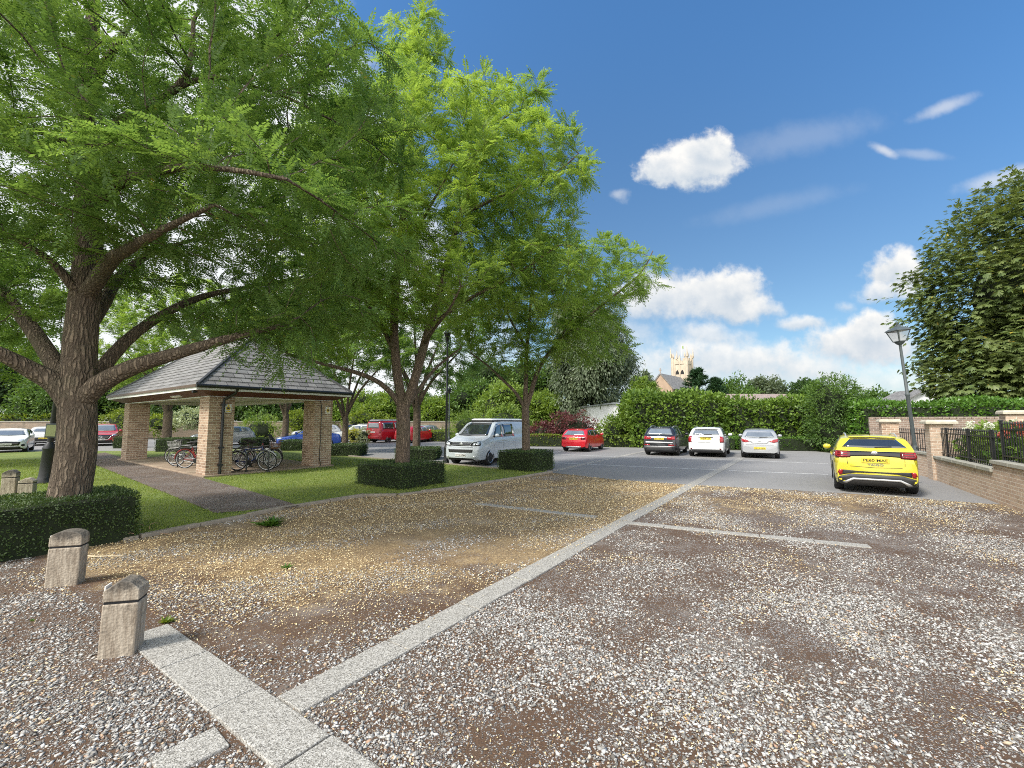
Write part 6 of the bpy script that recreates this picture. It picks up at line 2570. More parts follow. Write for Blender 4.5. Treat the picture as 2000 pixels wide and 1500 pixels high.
def van(label, loc, h, mat, roofm, front_plate, rear_plate, rear_glass_mat='glass'):
    L, W, wb, fo = 4.90, 1.90, 3.0, .92
    c = Car('camper_van', label, 'van', loc, h, L, W, wb, fo, VAN_TOP, VAN_BELT, zb=.22, wheel=.345, mat=mat, low=mat, low_rows=1, tumble=.17,
            plan=[(0, .74), (.01, .83), (.03, .90), (.08, .96), (.16, .99), (.25, 1), (.93, 1), (.975, .985), (.99, .96), (1, .94)])
    # pop-up roof: a shallow lid above a dark canvas band
    x0, x1 = L / 2 - .345 * L, -L / 2 + .02 * L
    mb = MB()
    out = [(x0, -.56), (x0 - .25, -.66), (x1 + .2, -.68), (x1, -.58), (x1, .58), (x1 + .2, .68), (x0 - .25, .66), (x0, .56)]
    ins = [(x * .985 + (0.0), y * .93) for x, y in out]
    mb.prism([(x, y * .97) for x, y in out], 1.80, 1.925)
    mb.build('canvas_band', MT['blackmat'], c.t, uv=False)
    mb = MB()
    mb.prism(out, 1.927, 1.97, ins)
    mb.prism(ins, 1.972, 2.0, [(x * .96, y * .85) for x, y in ins])
    mb.build('pop_top_roof', roofm, c.t, bevel=.012, uv=False)
    c.patch('windscreen', MT['glass'], 'front', [(-.60, 1.79), (0, 1.81), (.60, 1.79)], [(-.76, 1.25), (0, 1.22), (.76, 1.25)], nu=6, nv=6, off=.007)
    X = lambda s: L / 2 - s * L
    side_glass(c, [([(X(.335), 1.74), (X(.415), 1.76)], [(X(.235), 1.18), (X(.415), 1.17)]), ([(X(.435), 1.76), (X(.645), 1.76)], [(X(.435), 1.18), (X(.645), 1.18)])])
    if rear_plate:
        side_glass(c, [([(X(.675), 1.76), (X(.93), 1.74)], [(X(.675), 1.18), (X(.93), 1.18)])])
    c.patch('rear_window', MT[rear_glass_mat], 'rear', [(-.62, 1.70), (.62, 1.70)], [(-.70, 1.25), (.70, 1.25)], nu=8, off=.008)
    c.patch('grille', MT['blackgloss'], 'front', [(-.56, .985), (0, .99), (.56, .985)], [(-.52, .845), (0, .835), (.52, .845)], nu=6, off=.010)
    for z in (.955, .875):
        c.patch('grille_bar', MT['chrome'], 'front', [(-.52, z + .008), (.52, z + .008)], [(-.52, z - .004), (.52, z - .004)], nu=10, nv=1, off=.018, th=.004)
    for s in (1, -1):
        hl = c.patch('headlight', MT['blackgloss'], 'front', [(s * .54, .99), (s * .83, 1.045)], [(s * .52, .835), (s * .86, .86)], nu=6, off=.013)
        c.patch('lens', MT['clearlens'], 'front', [(s * .60, .97), (s * .71, .98)], [(s * .60, .87), (s * .71, .875)], nu=3, off=.018, parent=hl, th=.004)
        c.patch('lens', MT['clearlens'], 'front', [(s * .74, 1.0), (s * .82, 1.02)], [(s * .74, .885), (s * .83, .89)], nu=3, off=.018, parent=hl, th=.004)
        c.patch('fog_light', MT['clearlens'], 'front', [(s * .60, .43), (s * .76, .44)], [(s * .61, .36), (s * .75, .37)], nu=3, off=.012)
        c.patch('tail_light', MT['redlens'], 'rear', [(s * .90, 1.22), (s * .79, 1.22)], [(s * .91, .86), (s * .80, .86)], nu=2, off=.014)
    c.patch('lower_grille', MT['blackmat'], 'front', [(-.62, .70), (0, .70), (.62, .70)], [(-.58, .575), (0, .565), (.58, .575)], nu=6, off=.010)
    c.badge('front', 0, .915, .075, 'ring')
    c.badge('rear', 0, 1.12, .065, 'ring')
    if front_plate:
        c.plate('front', .46, front_plate, 'plate_w', off=.012)
    if rear_plate:
        c.plate('rear', .92, rear_plate, 'plate_w', off=.014)
        c.patch('bumper', mat, 'rear', [(-.93, .60), (.93, .60)], [(-.93, .34), (.93, .34)], nu=8, off=.05)
    c.patch('bumper_gap', MT['dark'], 'front', [(-.90, .80), (0, .795), (.90, .80)], [(-.90, .788), (0, .783), (.90, .788)], nu=6, nv=1, off=.003, th=.004)
    c.mirrors(X(.265), 1.20)
    c.handles((X(.405), X(.46)), 1.03)
    c.doorlines([(X(.425), 1.70, X(.425), .40), (X(.66), 1.70, X(.66), .40), (X(.24), 1.1, X(.265), .5)])
    for s in ('left', 'right'):
        c.patch('side_crease', mat, s, [(X(.2), .965), (X(.97), .965)], [(X(.2), .94), (X(.97), .94)], nu=14, nv=1, off=.012)
    c.wheels(spokes=5)
    return c


h = -Vector((.46, .888, 0))
pl, pr = G(895, 905.5), G(950, 908)
q = (pl + pr) / 2 - h * (4.90 / 2 - .92)
van('pale silver camper van with pop top roof facing the camera', (q.x, q.y, .004), h, P_vansilver, P_white, 'EY12 OBM', None)
h = Vector((.50, .866, 0))
q = G(757, 864.5)
q = q + Vector((-.40, .24, 0)) * 1.9 + h * (3.0 / 2 + .03)
van('red camper van with pale pop top roof seen from behind', (q.x, q.y, .004), h, P_vanred, MT['silvertrim'], None, 'WR66 KXF', 'glass_skysheen')


# --- hatchbacks and small crossovers
def hatch(label, loc, h, mat, L=4.0, W=1.74, H=1.48, wb=2.51, fo=.8, kind='hatch', scale=1.0, name='parked_car', rear=None, front=None, low=None, clad=False, wheel=.315,
          roofm=None, rails=None, glass='glass', soft=False, belt=.93, spoiler=None):
    e = H
    if kind == 'suv':
        top = [(0, .72), (.02, .84), (.06, .92), (.27, 1.06), (.42, e - .06), (.50, e - .01), (.68, e), (.84, e - .03), (.89, e - .09), (.955, belt + .12), (.978, belt + .02), (.988, belt - .12), (1, .70)]
    elif kind == 'coupe':
        top = [(0, .60), (.02, .70), (.08, .78), (.30, .93), (.44, e - .05), (.52, e), (.66, e - .02), (.86, belt + .08), (.95, belt + .03), (.985, belt - .05), (1, .62)]
    elif kind == 'saloon':
        top = [(0, .62), (.02, .72), (.07, .80), (.28, .95), (.42, e - .05), (.50, e), (.64, e - .02), (.83, belt + .10), (.95, belt + .08), (.985, belt - .05), (1, .62)]
    else:
        top = [(0, .62), (.02, .74), (.07, .84), (.25, .98), (.41, e - .05), (.50, e), (.68, e - .01), (.84, e - .07), (.885, e - .13), (.955, belt + .08), (.98, belt - .03), (.99, belt - .18), (1, .64)]
    c = Car(name, label, 'car', loc, h, L, W, wb, fo, top, [(0, .58), (.08, .74), (.25, belt - .05), (.5, belt - .02), (.9, belt + .04), (.96, belt), (1, .6)],
            zb=.19 if not clad else .22, wheel=wheel, mat=mat, low=low or (MT['clad'] if clad else mat), low_rows=2, tumble=.36, rear_round=.90, scale=scale)
    X = lambda s: L / 2 - s * L
    hw = W / 2
    zt = H - .10
    c.patch('windscreen', MT[glass], 'front', [(-hw * .60, H - .09), (0, H - .07), (hw * .60, H - .09)], [(-hw * .78, belt + .10), (0, belt + .07), (hw * .78, belt + .10)], nu=5, nv=5, off=.007)
    rx = {'hatch': (.885, .945), 'suv': (.90, .94), 'coupe': (.70, .84), 'saloon': (.67, .82)}[kind]
    g1 = [(X(.355), zt - .06), (X(.555), zt + .02)], [(X(.285), belt + .02), (X(.555), belt + .035)]
    if kind in ('hatch', 'suv'):
        g2 = [(X(.57), zt + .02), (X(.75), zt - .01)], [(X(.57), belt + .035), (X(.775), belt + .06)]
        g3 = [(X(.765), zt - .015), (X(.83), zt - .05)], [(X(.79), belt + .065), (X(.89), belt + .10)]
        side_glass(c, [g1, g2, g3], mat=glass)
    else:
        side_glass(c, [g1, ([(X(.57), zt + .02), (X(.68), zt - .04)], [(X(.57), belt + .035), (X(.76), belt + .06)])], mat=glass)
    c.mirrors(X(.30), belt + .04)
    c.handles((X(.52),) if kind == 'coupe' else (X(.52), X(.72)), belt - .09)
    c.doorlines([(X(.562), belt, X(.562), .32), (X(.27), belt - .1, X(.285), .5)])
    if roofm:
        zz = H - .004
        c.patch('roof_panel', roofm, 'top', [(X(.46), -hw * .58), (X(.84), -hw * .58)], [(X(.46), hw * .58), (X(.84), hw * .58)], nu=8, nv=6, off=.006)
    if rails:
        c.rails(X(.46), X(.84), hw * .66, rails)
    if clad:
        for x in (c.xf, c.xr):
            for s in ('left', 'right'):
                r = c.rw + .055
                A = [R(a) for a in range(-10, 191, 20)]
                c.patch('arch_trim', MT['clad'], s, [(x + (r + .05) * math.cos(a), c.rw + (r + .05) * math.sin(a)) for a in A], [(x + r * math.cos(a), c.rw + r * math.sin(a)) for a in A], nu=1, nv=1, off=.012)
    c.wheels(spokes=7)
    return c, X


def rear_car(label, plc, prc, h, mat, **k):
    L, wb, fo = k.get('L', 4.0), k.get('wb', 2.51), k.get('fo', .8)
    return hatch(label, origin_rear(G(*plc), G(*prc), h, L, fo, wb), h, mat, **k)


# black crossover
c, X = rear_car('glossy black crossover parked leftmost of the three cars by the tall hedge', (1270, 887.5), (1319, 889), Vector((.50, .866, 0)), P_black, L=4.39, W=1.83, H=1.58, wb=2.60, fo=.88, kind='suv', belt=1.02, wheel=.35, clad=False, rails='silvertrim')
c.patch('rear_window', MT['glass_skysheen'], 'rear', [(-.52, 1.48), (0, 1.495), (.52, 1.48)], [(-.68, 1.14), (0, 1.12), (.68, 1.14)], nu=5, off=.008)
c.patch('roof_spoiler', P_black, 'rear', [(-.56, 1.545), (.56, 1.545)], [(-.54, 1.50), (.54, 1.50)], nu=6, nv=1, off=.06)
for s in (1, -1):
    c.patch('tail_light', MT['redlens'], 'rear', [(s * .86, 1.06), (s * .42, 1.02)], [(s * .88, .88), (s * .42, .89)], nu=6, off=.014)
    c.patch('reflector', MT['redlens'], 'rear', [(s * .84, .62), (s * .48, .62)], [(s * .84, .56), (s * .48, .565)], nu=4, off=.014)
c.patch('bumper_strip', MT['silvertrim'], 'rear', [(-.88, .76), (0, .765), (.88, .76)], [(-.88, .69), (0, .70), (.88, .69)], nu=5, nv=2, off=.014)
c.patch('bumper_strip', MT['silvertrim'], 'rear', [(-.80, .52), (0, .525), (.80, .52)], [(-.78, .49), (0, .495), (.78, .49)], nu=5, nv=1, off=.014)
c.patch('lower_bumper', MT['clad'], 'rear', [(-.87, .48), (.87, .48)], [(-.84, .25), (.84, .25)], nu=8, off=.010)
c.plate('rear', .93, 'RE17 HLO', 'plate_y', off=.018)
c.badge('rear', 0, 1.05, .04, 'rings4')
c.wiper(.0, -.3, 1.16)

# white crossover
c, X = rear_car('white crossover with dark roof and silver rails between black and silver cars', (1354, 890.5), (1411, 892), Vector((.50, .866, 0)), P_white, L=4.30, W=1.82, H=1.55, wb=2.67, fo=.84, kind='suv', belt=1.02, wheel=.34, clad=True, rails='chrome', roofm=MT['blackgloss'])
c.patch('rear_window', MT['glass_skysheen'], 'rear', [(-.55, 1.42), (0, 1.44), (.55, 1.42)], [(-.66, 1.16), (0, 1.14), (.66, 1.16)], nu=5, off=.008)
c.patch('roof_spoiler', P_white, 'rear', [(-.60, 1.525), (.60, 1.525)], [(-.58, 1.45), (.58, 1.45)], nu=6, nv=1, off=.07)
for s in (1, -1):
    q = c.patch('tail_light', MT['chrome'], 'rear', [(s * .86, 1.08), (s * .66, 1.10)], [(s * .87, .76), (s * .67, .76)], nu=4, off=.012)
    c.patch('lens', MT['redlens'], 'rear', [(s * .845, 1.06), (s * .68, 1.08)], [(s * .855, .78), (s * .685, .78)], nu=4, off=.019, parent=q, th=.006)
    c.patch('reflector', MT['darkred'], 'rear', [(s * .74, .48), (s * .66, .48)], [(s * .74, .41), (s * .66, .41)], nu=2, off=.014)
c.patch('boot_handle', MT['blackgloss'], 'rear', [(-.36, 1.06), (.36, 1.06)], [(-.36, 1.02), (.36, 1.02)], nu=4, nv=1, off=.016)
c.patch('lower_bumper', MT['clad'], 'rear', [(-.88, .40), (-.6, .42), (.6, .42), (.88, .40)], [(-.86, .23), (-.6, .23), (.6, .23), (.86, .23)], nu=4, off=.014)
c.plate('rear', .96, 'WJ68 LJX', 'plate_y', off=.018)
tx, ax, _ = c.hit('rear', 0, .76)
text_mesh('COUNTRYMAN', .07, MT['chrome'], 'lettering', c.t, (tx.x - .012, 0, .76), (math.pi / 2, 0, -math.pi / 2), .003, .72)
c.wiper(.1, -.3, 1.17)

# silver hatchback
c, X = rear_car('silver hatchback with red lights parked rightmost by the tall hedge', (1456, 893), (1515, 895), Vector((.50, .866, 0)), P_silver, L=4.02, W=1.75, H=1.48, wb=2.51, fo=.82, belt=.98, wheel=.31)
c.patch('rear_window', MT['glass_skysheen'], 'rear', [(-.50, 1.36), (0, 1.385), (.50, 1.36)], [(-.68, 1.08), (-.5, 1.03), (.5, 1.03), (.68, 1.08)][::1] if False else [(-.66, 1.07), (0, 1.01), (.66, 1.07)], nu=6, off=.008)
for s in (1, -1):
    c.patch('tail_light', MT['redlens'], 'rear', [(s * .85, 1.0), (s * .62, .95), (s * .44, .87)], [(s * .86, .86), (s * .62, .80), (s * .44, .85)], nu=4, off=.014)
c.patch('tailgate_recess', MT['silvertrim'], 'rear', [(-.46, .90), (0, .92), (.46, .90)], [(-.34, .76), (0, .75), (.34, .76)], nu=4, off=.006)
c.patch('bumper_gap', MT['dark'], 'rear', [(-.82, .70), (0, .68), (.82, .70)], [(-.82, .69), (0, .67), (.82, .69)], nu=4, nv=1, off=.003, th=.004)
c.badge('rear', 0, .86, .06, 'disc')
c.plate('rear', .52, 'DE13 KFN', 'plate_y', off=.016)
c.wiper(.0, -.36, 1.06)
MB().tube([(X(.8), 0, 1.46), (X(.84), 0, 1.54)], [.02, .01], 5).build('aerial', MT['blackmat'], c.t)

# red hatchback
c, X = rear_car('small bright red hatchback with black roof in front of purple shrub', (1109, 881), (1146, 881.5), Vector((.48, .877, 0)), P_red, L=3.96, W=1.74, H=1.43, wb=2.47, fo=.8, belt=.93, wheel=.31, roofm=MT['blackgloss'])
c.patch('rear_window', MT['glass_skysheen'], 'rear', [(-.50, 1.30), (0, 1.315), (.50, 1.30)], [(-.68, 1.02), (0, 1.0), (.68, 1.02)], nu=5, off=.008)
c.patch('roof_spoiler', P_red, 'rear', [(-.52, 1.37), (.52, 1.37)], [(-.5, 1.33), (.5, 1.33)], nu=6, nv=1, off=.06)
for s in (1, -1):
    c.patch('tail_light', MT['darkred'], 'rear', [(s * .85, .90), (s * .46, .88)], [(s * .85, .74), (s * .48, .75)], nu=4, off=.014)
c.patch('lower_bumper', MT['silvertrim'], 'rear', [(-.50, .34), (.50, .34)], [(-.44, .23), (.44, .23)], nu=6, off=.014)
c.plate('rear', .80, 'HN13 VOY', 'plate_y', off=.018)

# ---- cars on the far left
HL = Vector((.62, -.78, 0))


def front_car(label, px, py, Y, h, mat, sc_=1.0, **k):
    p = P(px, 822, Y)
    L, fo = k.get('L', 4.0), k.get('fo', .8)
    q = Vector((p.x, p.y, 0)) - Vector(h).normalized() * L / 2 * sc_
    return hatch(label, (q.x, q.y, .004), h, mat, scale=sc_, **k)


c, X = front_car('white small hatchback facing the camera at the left edge', 14, 0, 25.6, Vector((.67, -.74, 0)), P_white, 1.0, L=3.85, W=1.73, H=1.42, wb=2.5, fo=.75, belt=.93, wheel=.31, roofm=MT['white'], glass='glass_skysheen')
c.patch('grille', MT['blackgloss'], 'front', [(-.60, .66), (0, .69), (.60, .66)], [(-.56, .45), (0, .42), (.56, .45)], nu=6, off=.012)
c.patch('lower_grille', MT['blackmat'], 'front', [(-.62, .39), (.62, .39)], [(-.56, .30), (.56, .30)], nu=8, off=.012)
for s in (1, -1):
    A = [2 * math.pi * i / 12 for i in range(13)]
    c.patch('headlight', MT['clearlens'], 'front', [(s * .60 + .13 * math.cos(a), .74 + .10 * abs(math.sin(a))) for a in A[:7]], [(s * .60 + .13 * math.cos(a), .74 - .10 * abs(math.sin(a))) for a in A[:7]], nu=1, off=.012)
    c.patch('fog_light', MT['blackgloss'], 'front', [(s * .70 + .08 * math.cos(a), .46 + .07 * abs(math.sin(a))) for a in A[:7]], [(s * .70 + .08 * math.cos(a), .46 - .07 * abs(math.sin(a))) for a in A[:7]], nu=1, off=.014)
c.plate('front', .53, 'YW17 XGP', 'plate_w', off=.02)

c, X = front_car('pale car seen from behind with yellow plate right of white hatchback', 88, 0, 33.5, Vector((.67, -.74, 0)), P_white, 1.0, L=4.1, W=1.76, H=1.46, wb=2.5, fo=.8, belt=.95, wheel=.31)
c.t.rotation_euler.z += math.pi
c.patch('rear_window', MT['glass_skysheen'], 'rear', [(-.50, 1.33), (0, 1.345), (.50, 1.33)], [(-.68, 1.04), (0, 1.02), (.68, 1.04)], nu=5, off=.008)
for s in (1, -1):
    c.patch('tail_light', MT['redlens'], 'rear', [(s * .86, .92), (s * .60, .90)], [(s * .86, .76), (s * .62, .77)], nu=4, off=.014)
c.patch('lower_bumper', MT['blackmat'], 'rear', [(-.86, .64), (.86, .64)], [(-.82, .26), (.82, .26)], nu=8, off=.012)
c.plate('rear', .58, 'SM15 DKT', 'plate_y', off=.025)

c, X = front_car('red crossover facing the camera right of the thick trunk', 199, 0, 33.0, Vector((.60, -.80, 0)), P_pinkred, 1.0, L=4.5, W=1.84, H=1.67, wb=2.7, fo=.9, kind='suv', belt=1.04, wheel=.35, clad=True, glass='glass_skysheen')
c.patch('grille', MT['blackgloss'], 'front', [(-.62, .82), (0, .83), (.62, .82)], [(-.42, .50), (0, .46), (.42, .50)], nu=6, off=.012)
c.patch('grille_trim', MT['chrome'], 'front', [(-.66, .84), (-.46, .50), (0, .455), (.46, .50), (.66, .84)], [(-.62, .84), (-.43, .52), (0, .475), (.43, .52), (.62, .84)], nu=3, nv=1, off=.02)
c.patch('lower_bumper', MT['blackmat'], 'front', [(-.86, .44), (.86, .44)], [(-.8, .26), (.8, .26)], nu=8, off=.012)
for s in (1, -1):
    c.patch('headlight', MT['clearlens'], 'front', [(s * .62, .86), (s * .86, .90)], [(s * .62, .78), (s * .87, .78)], nu=4, off=.012)
c.plate('front', .50, 'EX18 HHS', 'plate_w', off=.03)
c.badge('front', 0, .70, .085, 'wing')

c, X = front_car('silver car seen through the shelter behind the left bicycles', 372, 0, 33.5, Vector((-.80, -.60, 0)), P_silver, 1.0, L=4.3, W=1.8, H=1.50, wb=2.6, fo=.85, belt=.98, glass='glass_skysheen')
for s in (1, -1):
    c.patch('headlight', MT['clearlens'], 'front', [(s * .55, .78), (s * .84, .84)], [(s * .55, .68), (s * .85, .70)], nu=4, off=.012)
c.patch('grille', MT['blackgloss'], 'front', [(-.5, .74), (.5, .74)], [(-.45, .62), (.45, .62)], nu=6, off=.012)

c, X = front_car('bright blue convertible with black soft top behind the shelter tree', 541, 0, 31.0, Vector((-.86, -.50, 0)), P_blue, 1.0, L=4.2, W=1.77, H=1.40, wb=2.5, fo=.85, kind='coupe', belt=.92, glass='glass_skysheen')
zs = [(X(.43), 1.32), (X(.66), 1.36), (X(.80), 1.12)]
c.patch('soft_top', MT['blackmat'], 'top', [(X(.45), -.60), (X(.66), -.60), (X(.83), -.66)], [(X(.45), .60), (X(.66), .60), (X(.83), .66)], nu=4, nv=8, off=.02)
c.both('soft_top_side', MT['blackmat'], 'left', [(X(.56), 1.37), (X(.80), 1.2)], [(X(.56), 1.32), (X(.83), .97)], nu=4, off=.012)
for s in (1, -1):
    c.patch('headlight', MT['clearlens'], 'front', [(s * .55, .72), (s * .82, .76)], [(s * .55, .62), (s * .83, .64)], nu=4, off=.012)
front_car('silver estate seen over the blue convertible roof', 570, 0, 41.5, Vector((-.86, -.50, 0)), P_silver, 1.0, L=4.4, W=1.8, H=1.56, wb=2.6, fo=.9, kind='suv', belt=1.0, glass='glass_skysheen')
front_car('white car half hidden behind the slim forked tree', 650, 0, 40, Vector((-.88, -.47, 0)), P_white, 1.0, L=4.2, W=1.78, H=1.52, wb=2.6, fo=.85, belt=.98, glass='glass_skysheen')
front_car('navy blue car behind the yellow shrub', 700, 0, 45.0, Vector((.5, -.86, 0)), P_navy, 1.0, L=4.1, W=1.76, H=1.48, wb=2.5, fo=.85, belt=.96)
front_car('white car between the navy car and the red van', 718, 0, 44.0, Vector((.45, -.89, 0)), P_white, 1.0, L=4.3, W=1.8, H=1.6, wb=2.6, fo=.85, kind='suv', belt=1.0, glass='glass_skysheen')
c, X = hatch('red car mostly hidden behind the middle trunks', tuple(P(812, 822, 39.5).xy) + (.004,), Vector((.35, .94, 0)), P_red, L=4.2, W=1.78, H=1.46, wb=2.5, fo=.85, belt=.95, glass='glass_skysheen')
hatch('silver car right of the hidden red car', tuple(P(836, 822, 44).xy) + (.004,), Vector((.35, .94, 0)), P_silver, L=4.2, W=1.78, H=1.5, wb=2.5, fo=.85, belt=.95, glass='glass_skysheen')


# ------------------------------------------------------------------ bicycles in the shelter
def bicycle(label, loc, rz, colr, step=False, basket=False, guards=False, screen=False, tyre='tyre', roll=0.0, group='bicycles in the shelter'):
    t = thing('bicycle', label, 'bicycle', loc, rz, group)
    t.rotation_euler = (roll, 0, rz)
    r, wb = .345, 1.05
    F0, B0 = Vector((wb / 2, 0, r)), Vector((-wb / 2, 0, r))
    bb = Vector((-.09, 0, .29))
    seat = Vector((-.26, 0, .80))
    head = Vector((.36, 0, .82 if not step else .80))
    headl = Vector((.40, 0, .68))
    f = MB()
    if step:
        f.tube([headl, Vector((.1, 0, .45)), bb], .02, 8)
        f.tube([head, Vector((.1, 0, .56)), Vector((-.15, 0, .47))], .017, 8)
    else:
        f.tube([head, seat + Vector((.02, 0, -.04))], .018, 8)
        f.tube([headl, bb], .022, 8)
    f.tube([bb, seat], .018, 8)
    f.tube([head + Vector((-.015, 0, .05)), headl + Vector((.01, 0, -.03))], .024, 8)
    for y in (-.05, .05):
        f.tube([bb + Vector((0, y * .6, 0)), B0 + Vector((0, y * 1.3, 0))], .011, 6)
        f.tube([seat + Vector((0, y * .4, -.06)), B0 + Vector((0, y * 1.3, 0))], .010, 6)
    f.build('frame', colr, t, smooth=50, uv=False)
    fk = MB()
    for y in (-.055, .055):
        fk.tube([headl + Vector((0, y * .8, -.02)), F0 + Vector((-.05, y, .18)), F0 + Vector((0, y, 0))], .013, 6)
    fk.build('fork', MT['black'], t, smooth=50, uv=False)
    first = None
    for p in (F0, B0):
        if first is None:
            n = 30
            ty = MB()
            ty.tube([(r * .97 * math.cos(2 * math.pi * i / n), 0, r * .97 * math.sin(2 * math.pi * i / n)) for i in range(n + 1)], .021, 6, cap=False)
            e = ty.build('wheel', MT[tyre], t, smooth=60, uv=False)
            rm = MB().tube([(r * .90 * math.cos(2 * math.pi * i / n), 0, r * .90 * math.sin(2 * math.pi * i / n)) for i in range(n + 1)], .012, 5, cap=False)
            rm.build('rim', MT['silvertrim'], e, smooth=60, uv=False)
            sp = MB()
            for k in range(24):
                a = 2 * math.pi * k / 24
                sp.tube([(0, .025 * (1 if k % 2 else -1), 0), (r * .9 * math.cos(a), 0, r * .9 * math.sin(a))], .0022, 3, cap=False)
            sp.lathe([(.02, -.04), (.03, -.03), (.02, 0), (.03, .03), (.02, .04)], 10, axis='Y')
            sp.build('spokes', MT['silvertrim'], e, uv=False)
            first = e
            o = e
        else:
            o = tree_copy(first, t)
        o.location = p
    hb = MB()
    top = head + Vector((-.03, 0, .17))
    hb.tube([head, top], .015, 6)
    hb.tube([top + Vector((-.10, -.30, .03)), top + Vector((.02, -.16, .03)), top + Vector((.03, 0, 0)), top + Vector((.02, .16, .03)), top + Vector((-.10, .30, .03))], .013, 6)
    for y in (-.24, .24):
        hb.tube([top + Vector((-.10, y * 1.25, .03)), top + Vector((-.0, y, .03))], .02, 6)
        hb.tube([top + Vector((.0, y * .9, .02)), top + Vector((.06, y * 1.1, -.03))], .008, 4)
    hb.build('handlebar', MT['black'], t, smooth=50, uv=False)
    sd = MB()
    st = seat + Vector((-.045, 0, .15))
    sd.tube([seat, st], .014, 6)
    sd.lathe([(.01, -.03), (.10, -.02), (.12, .0), (.10, .025), (.02, .035)], 14, (st.x - .04, 0, st.z + .02))
    sd.tube([(st.x - .02, 0, st.z + .02), (st.x + .17, 0, st.z + .025)], [.06, .02], 8)
    sd.build('saddle', MT['blackmat'], t, smooth=60, uv=False)
    ck = MB()
    ck.lathe([(.095, -.005), (.10, 0), (.095, .005)], 24, bb + Vector((0, -.06, 0)), 'Y')
    ck.tube([bb + Vector((0, -.07, 0)), bb + Vector((.11, -.08, -.12))], .011, 5)
    ck.tube([bb + Vector((0, .07, 0)), bb + Vector((-.11, .08, .12))], .011, 5)
    ck.box(bb + Vector((.12, -.13, -.13)), (.09, .09, .02)).box(bb + Vector((-.12, .13, .13)), (.09, .09, .02))
    ck.lathe([(.05, -.004), (.05, .004)], 16, B0 + Vector((0, -.05, 0)), 'Y')
    ck.build('crankset', MT['black'], t, uv=False)
    MB().tube([bb + Vector((0, -.055, .09)), B0 + Vector((0, -.055, .045))], .005, 4).tube([bb + Vector((0, -.055, -.09)), B0 + Vector((0, -.055, -.045))], .005, 4).build('chain', MT['silvertrim'], t, uv=False)
    if guards:
        for p, a0, a1 in ((F0, 30, 170), (B0, 10, 190)):
            MB().tube([p + Vector((r * 1.08 * math.cos(R(a)), 0, r * 1.08 * math.sin(R(a)))) for a in range(a0, a1 + 1, 14)], .026, 6).build('mudguard', colr if guards == 'c' else MT['silvertrim'], t, smooth=50, uv=False)
        MB().box(B0 + Vector((.0, 0, r + .10)), (.38, .14, .02)).build('carrier', MT['black'], t, uv=False)
    if basket:
        bk_ = MB()
        c0 = head + Vector((.22, 0, .02))
        for z in np.linspace(-.12, .14, 6):
            w_ = .13 + .14 * (z + .12)
            q = [(c0.x + sx * w_, sy * w_ * 1.25, c0.z + z) for sx, sy in ((-1, -1), (1, -1), (1, 1), (-1, 1), (-1, -1))]
            bk_.tube(q, .008, 4)
        for k in range(10):
            a = 2 * math.pi * k / 10
            bk_.tube([(c0.x + .12 * math.cos(a), .15 * math.sin(a), c0.z - .12), (c0.x + .17 * math.cos(a), .21 * math.sin(a), c0.z + .14)], .007, 4)
        bk_.box((c0.x, 0, c0.z - .12), (.25, .3, .012))
        bk_.build('basket', M('wicker basket' + label[:4], (.30, .17, .10) if basket == 'w' else (.45, .45, .44), .8), t, uv=False)
    if screen:
        c0 = top + Vector((.10, 0, .12))
        MB().add([c0 + Vector((-.12, -.17, .16)), c0 + Vector((-.12, .17, .16)), c0 + Vector((.10, .14, -.12)), c0 + Vector((.10, -.14, -.12)),
                  c0 + Vector((-.12, -.17, .17)), c0 + Vector((-.12, .17, .17)), c0 + Vector((.11, .14, -.12)), c0 + Vector((.11, -.14, -.12))],
                 [(3, 2, 1, 0), (4, 5, 6, 7), (0, 1, 5, 4), (1, 2, 6, 5), (2, 3, 7, 6), (3, 0, 4, 7)]).build('phone_holder', MT['blackmat'], t, uv=False)
    return t


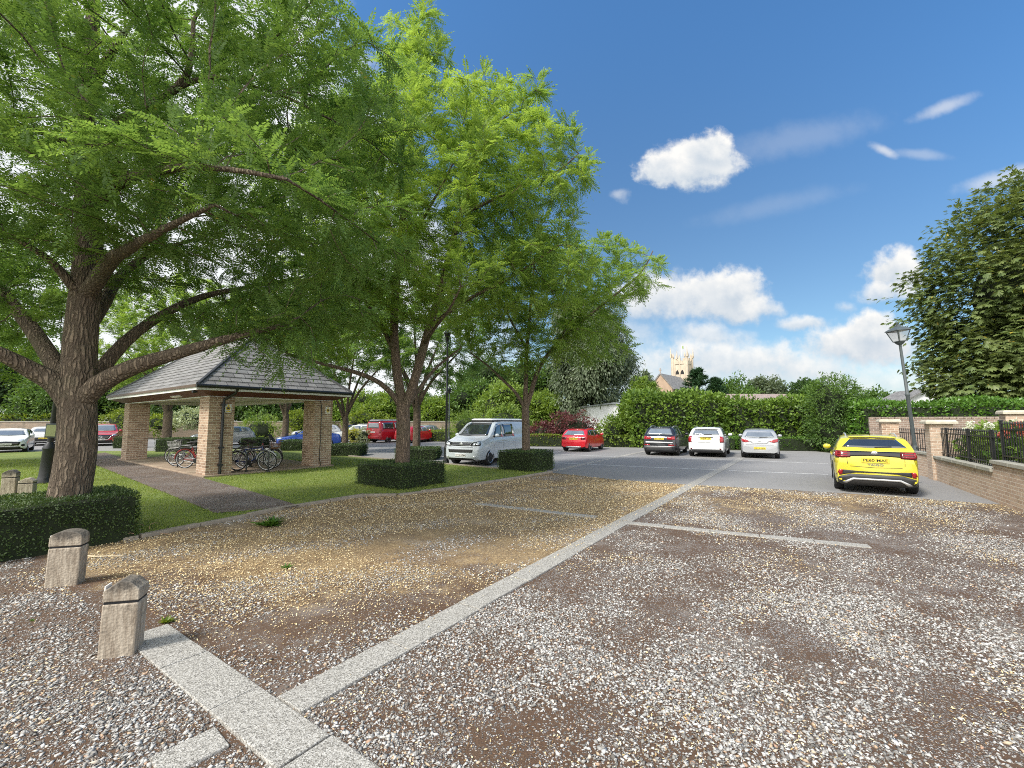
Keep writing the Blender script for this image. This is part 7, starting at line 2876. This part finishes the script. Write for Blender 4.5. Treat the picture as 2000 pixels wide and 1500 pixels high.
B_blue = M('dark blue bicycle frame', (.012, .03, .14), .3, coat=.5)
B_black = M('black bicycle frame', (.012, .012, .014), .35, coat=.4)
B_grey = M('grey bicycle frame', (.16, .17, .18), .35, coat=.4)
B_red = M('dark red bicycle frame', (.22, .02, .02), .35, coat=.4)
SRZ = math.atan2(SV.y, SV.x)


def bk(label, px, py, Y, ang, colr, **k):
    p = P(px, 822, Y)
    bicycle(label, (p.x, p.y, .115), ang, colr, **k)


bk('dark blue bicycle nearest the front, right of the near pillar', 497, 0, 15.9, R(2), B_blue, guards=True, roll=R(4))
bk('black bicycle with phone holder just behind the dark blue bicycle', 508, 0, 16.7, R(4), B_black, screen=True, roll=R(-4))
bk('bicycle with brown wicker basket behind the black bicycle', 512, 0, 17.5, R(6), B_grey, basket='w', guards=True, roll=R(5))
bk('rearmost red bicycle of the right hand group', 498, 0, 18.4, R(3), B_red, step=True, roll=R(-3))
bk('black bicycle standing at the left end of the left group', 368, 0, 18.4, R(2), B_black, roll=R(4))
bk('bicycle with pale metal basket beside the near pillar', 376, 0, 17.5, R(184), B_grey, basket='m', roll=R(-3))
bk('dark red bicycle with mudguards partly hidden by the near pillar', 394, 0, 16.7, R(2), B_red, guards='c', step=True, roll=R(3))


def stand(label, px, Y, ang):
    p = P(px, 822, Y)
    t = thing('bicycle_stand', label, 'bicycle stand', (p.x, p.y, .11), ang, 'hoop stands in the shelter')
    pts = [(-.36, 0, 0), (-.36, 0, .62)] + [(-.36 + .12 - .12 * math.cos(a), 0, .62 + .12 * math.sin(a)) for a in (R(30), R(60), R(90))] + [(.24 + .12 * math.sin(a), 0, .62 + .12 * math.cos(a)) for a in (R(0), R(30), R(60), R(90))] + [(.36, 0, 0)]
    MB().tube(pts, .026, 10).build('hoop', MT['black'], t, smooth=50, uv=False)
    for x in (-.36, .36):
        MB().lathe([(.075, 0), (.075, .012)], 14, (x, 0, 0)).build('foot_plate', MT['black'], t, uv=False)


stand('black hoop stand supporting the dark blue bicycle', 507, 15.55, R(8))
stand('black hoop stand between the two rear bicycles on the right', 500, 17.9, R(8))
stand('black hoop stand beside the left group of bicycles', 372, 17.1, R(8))
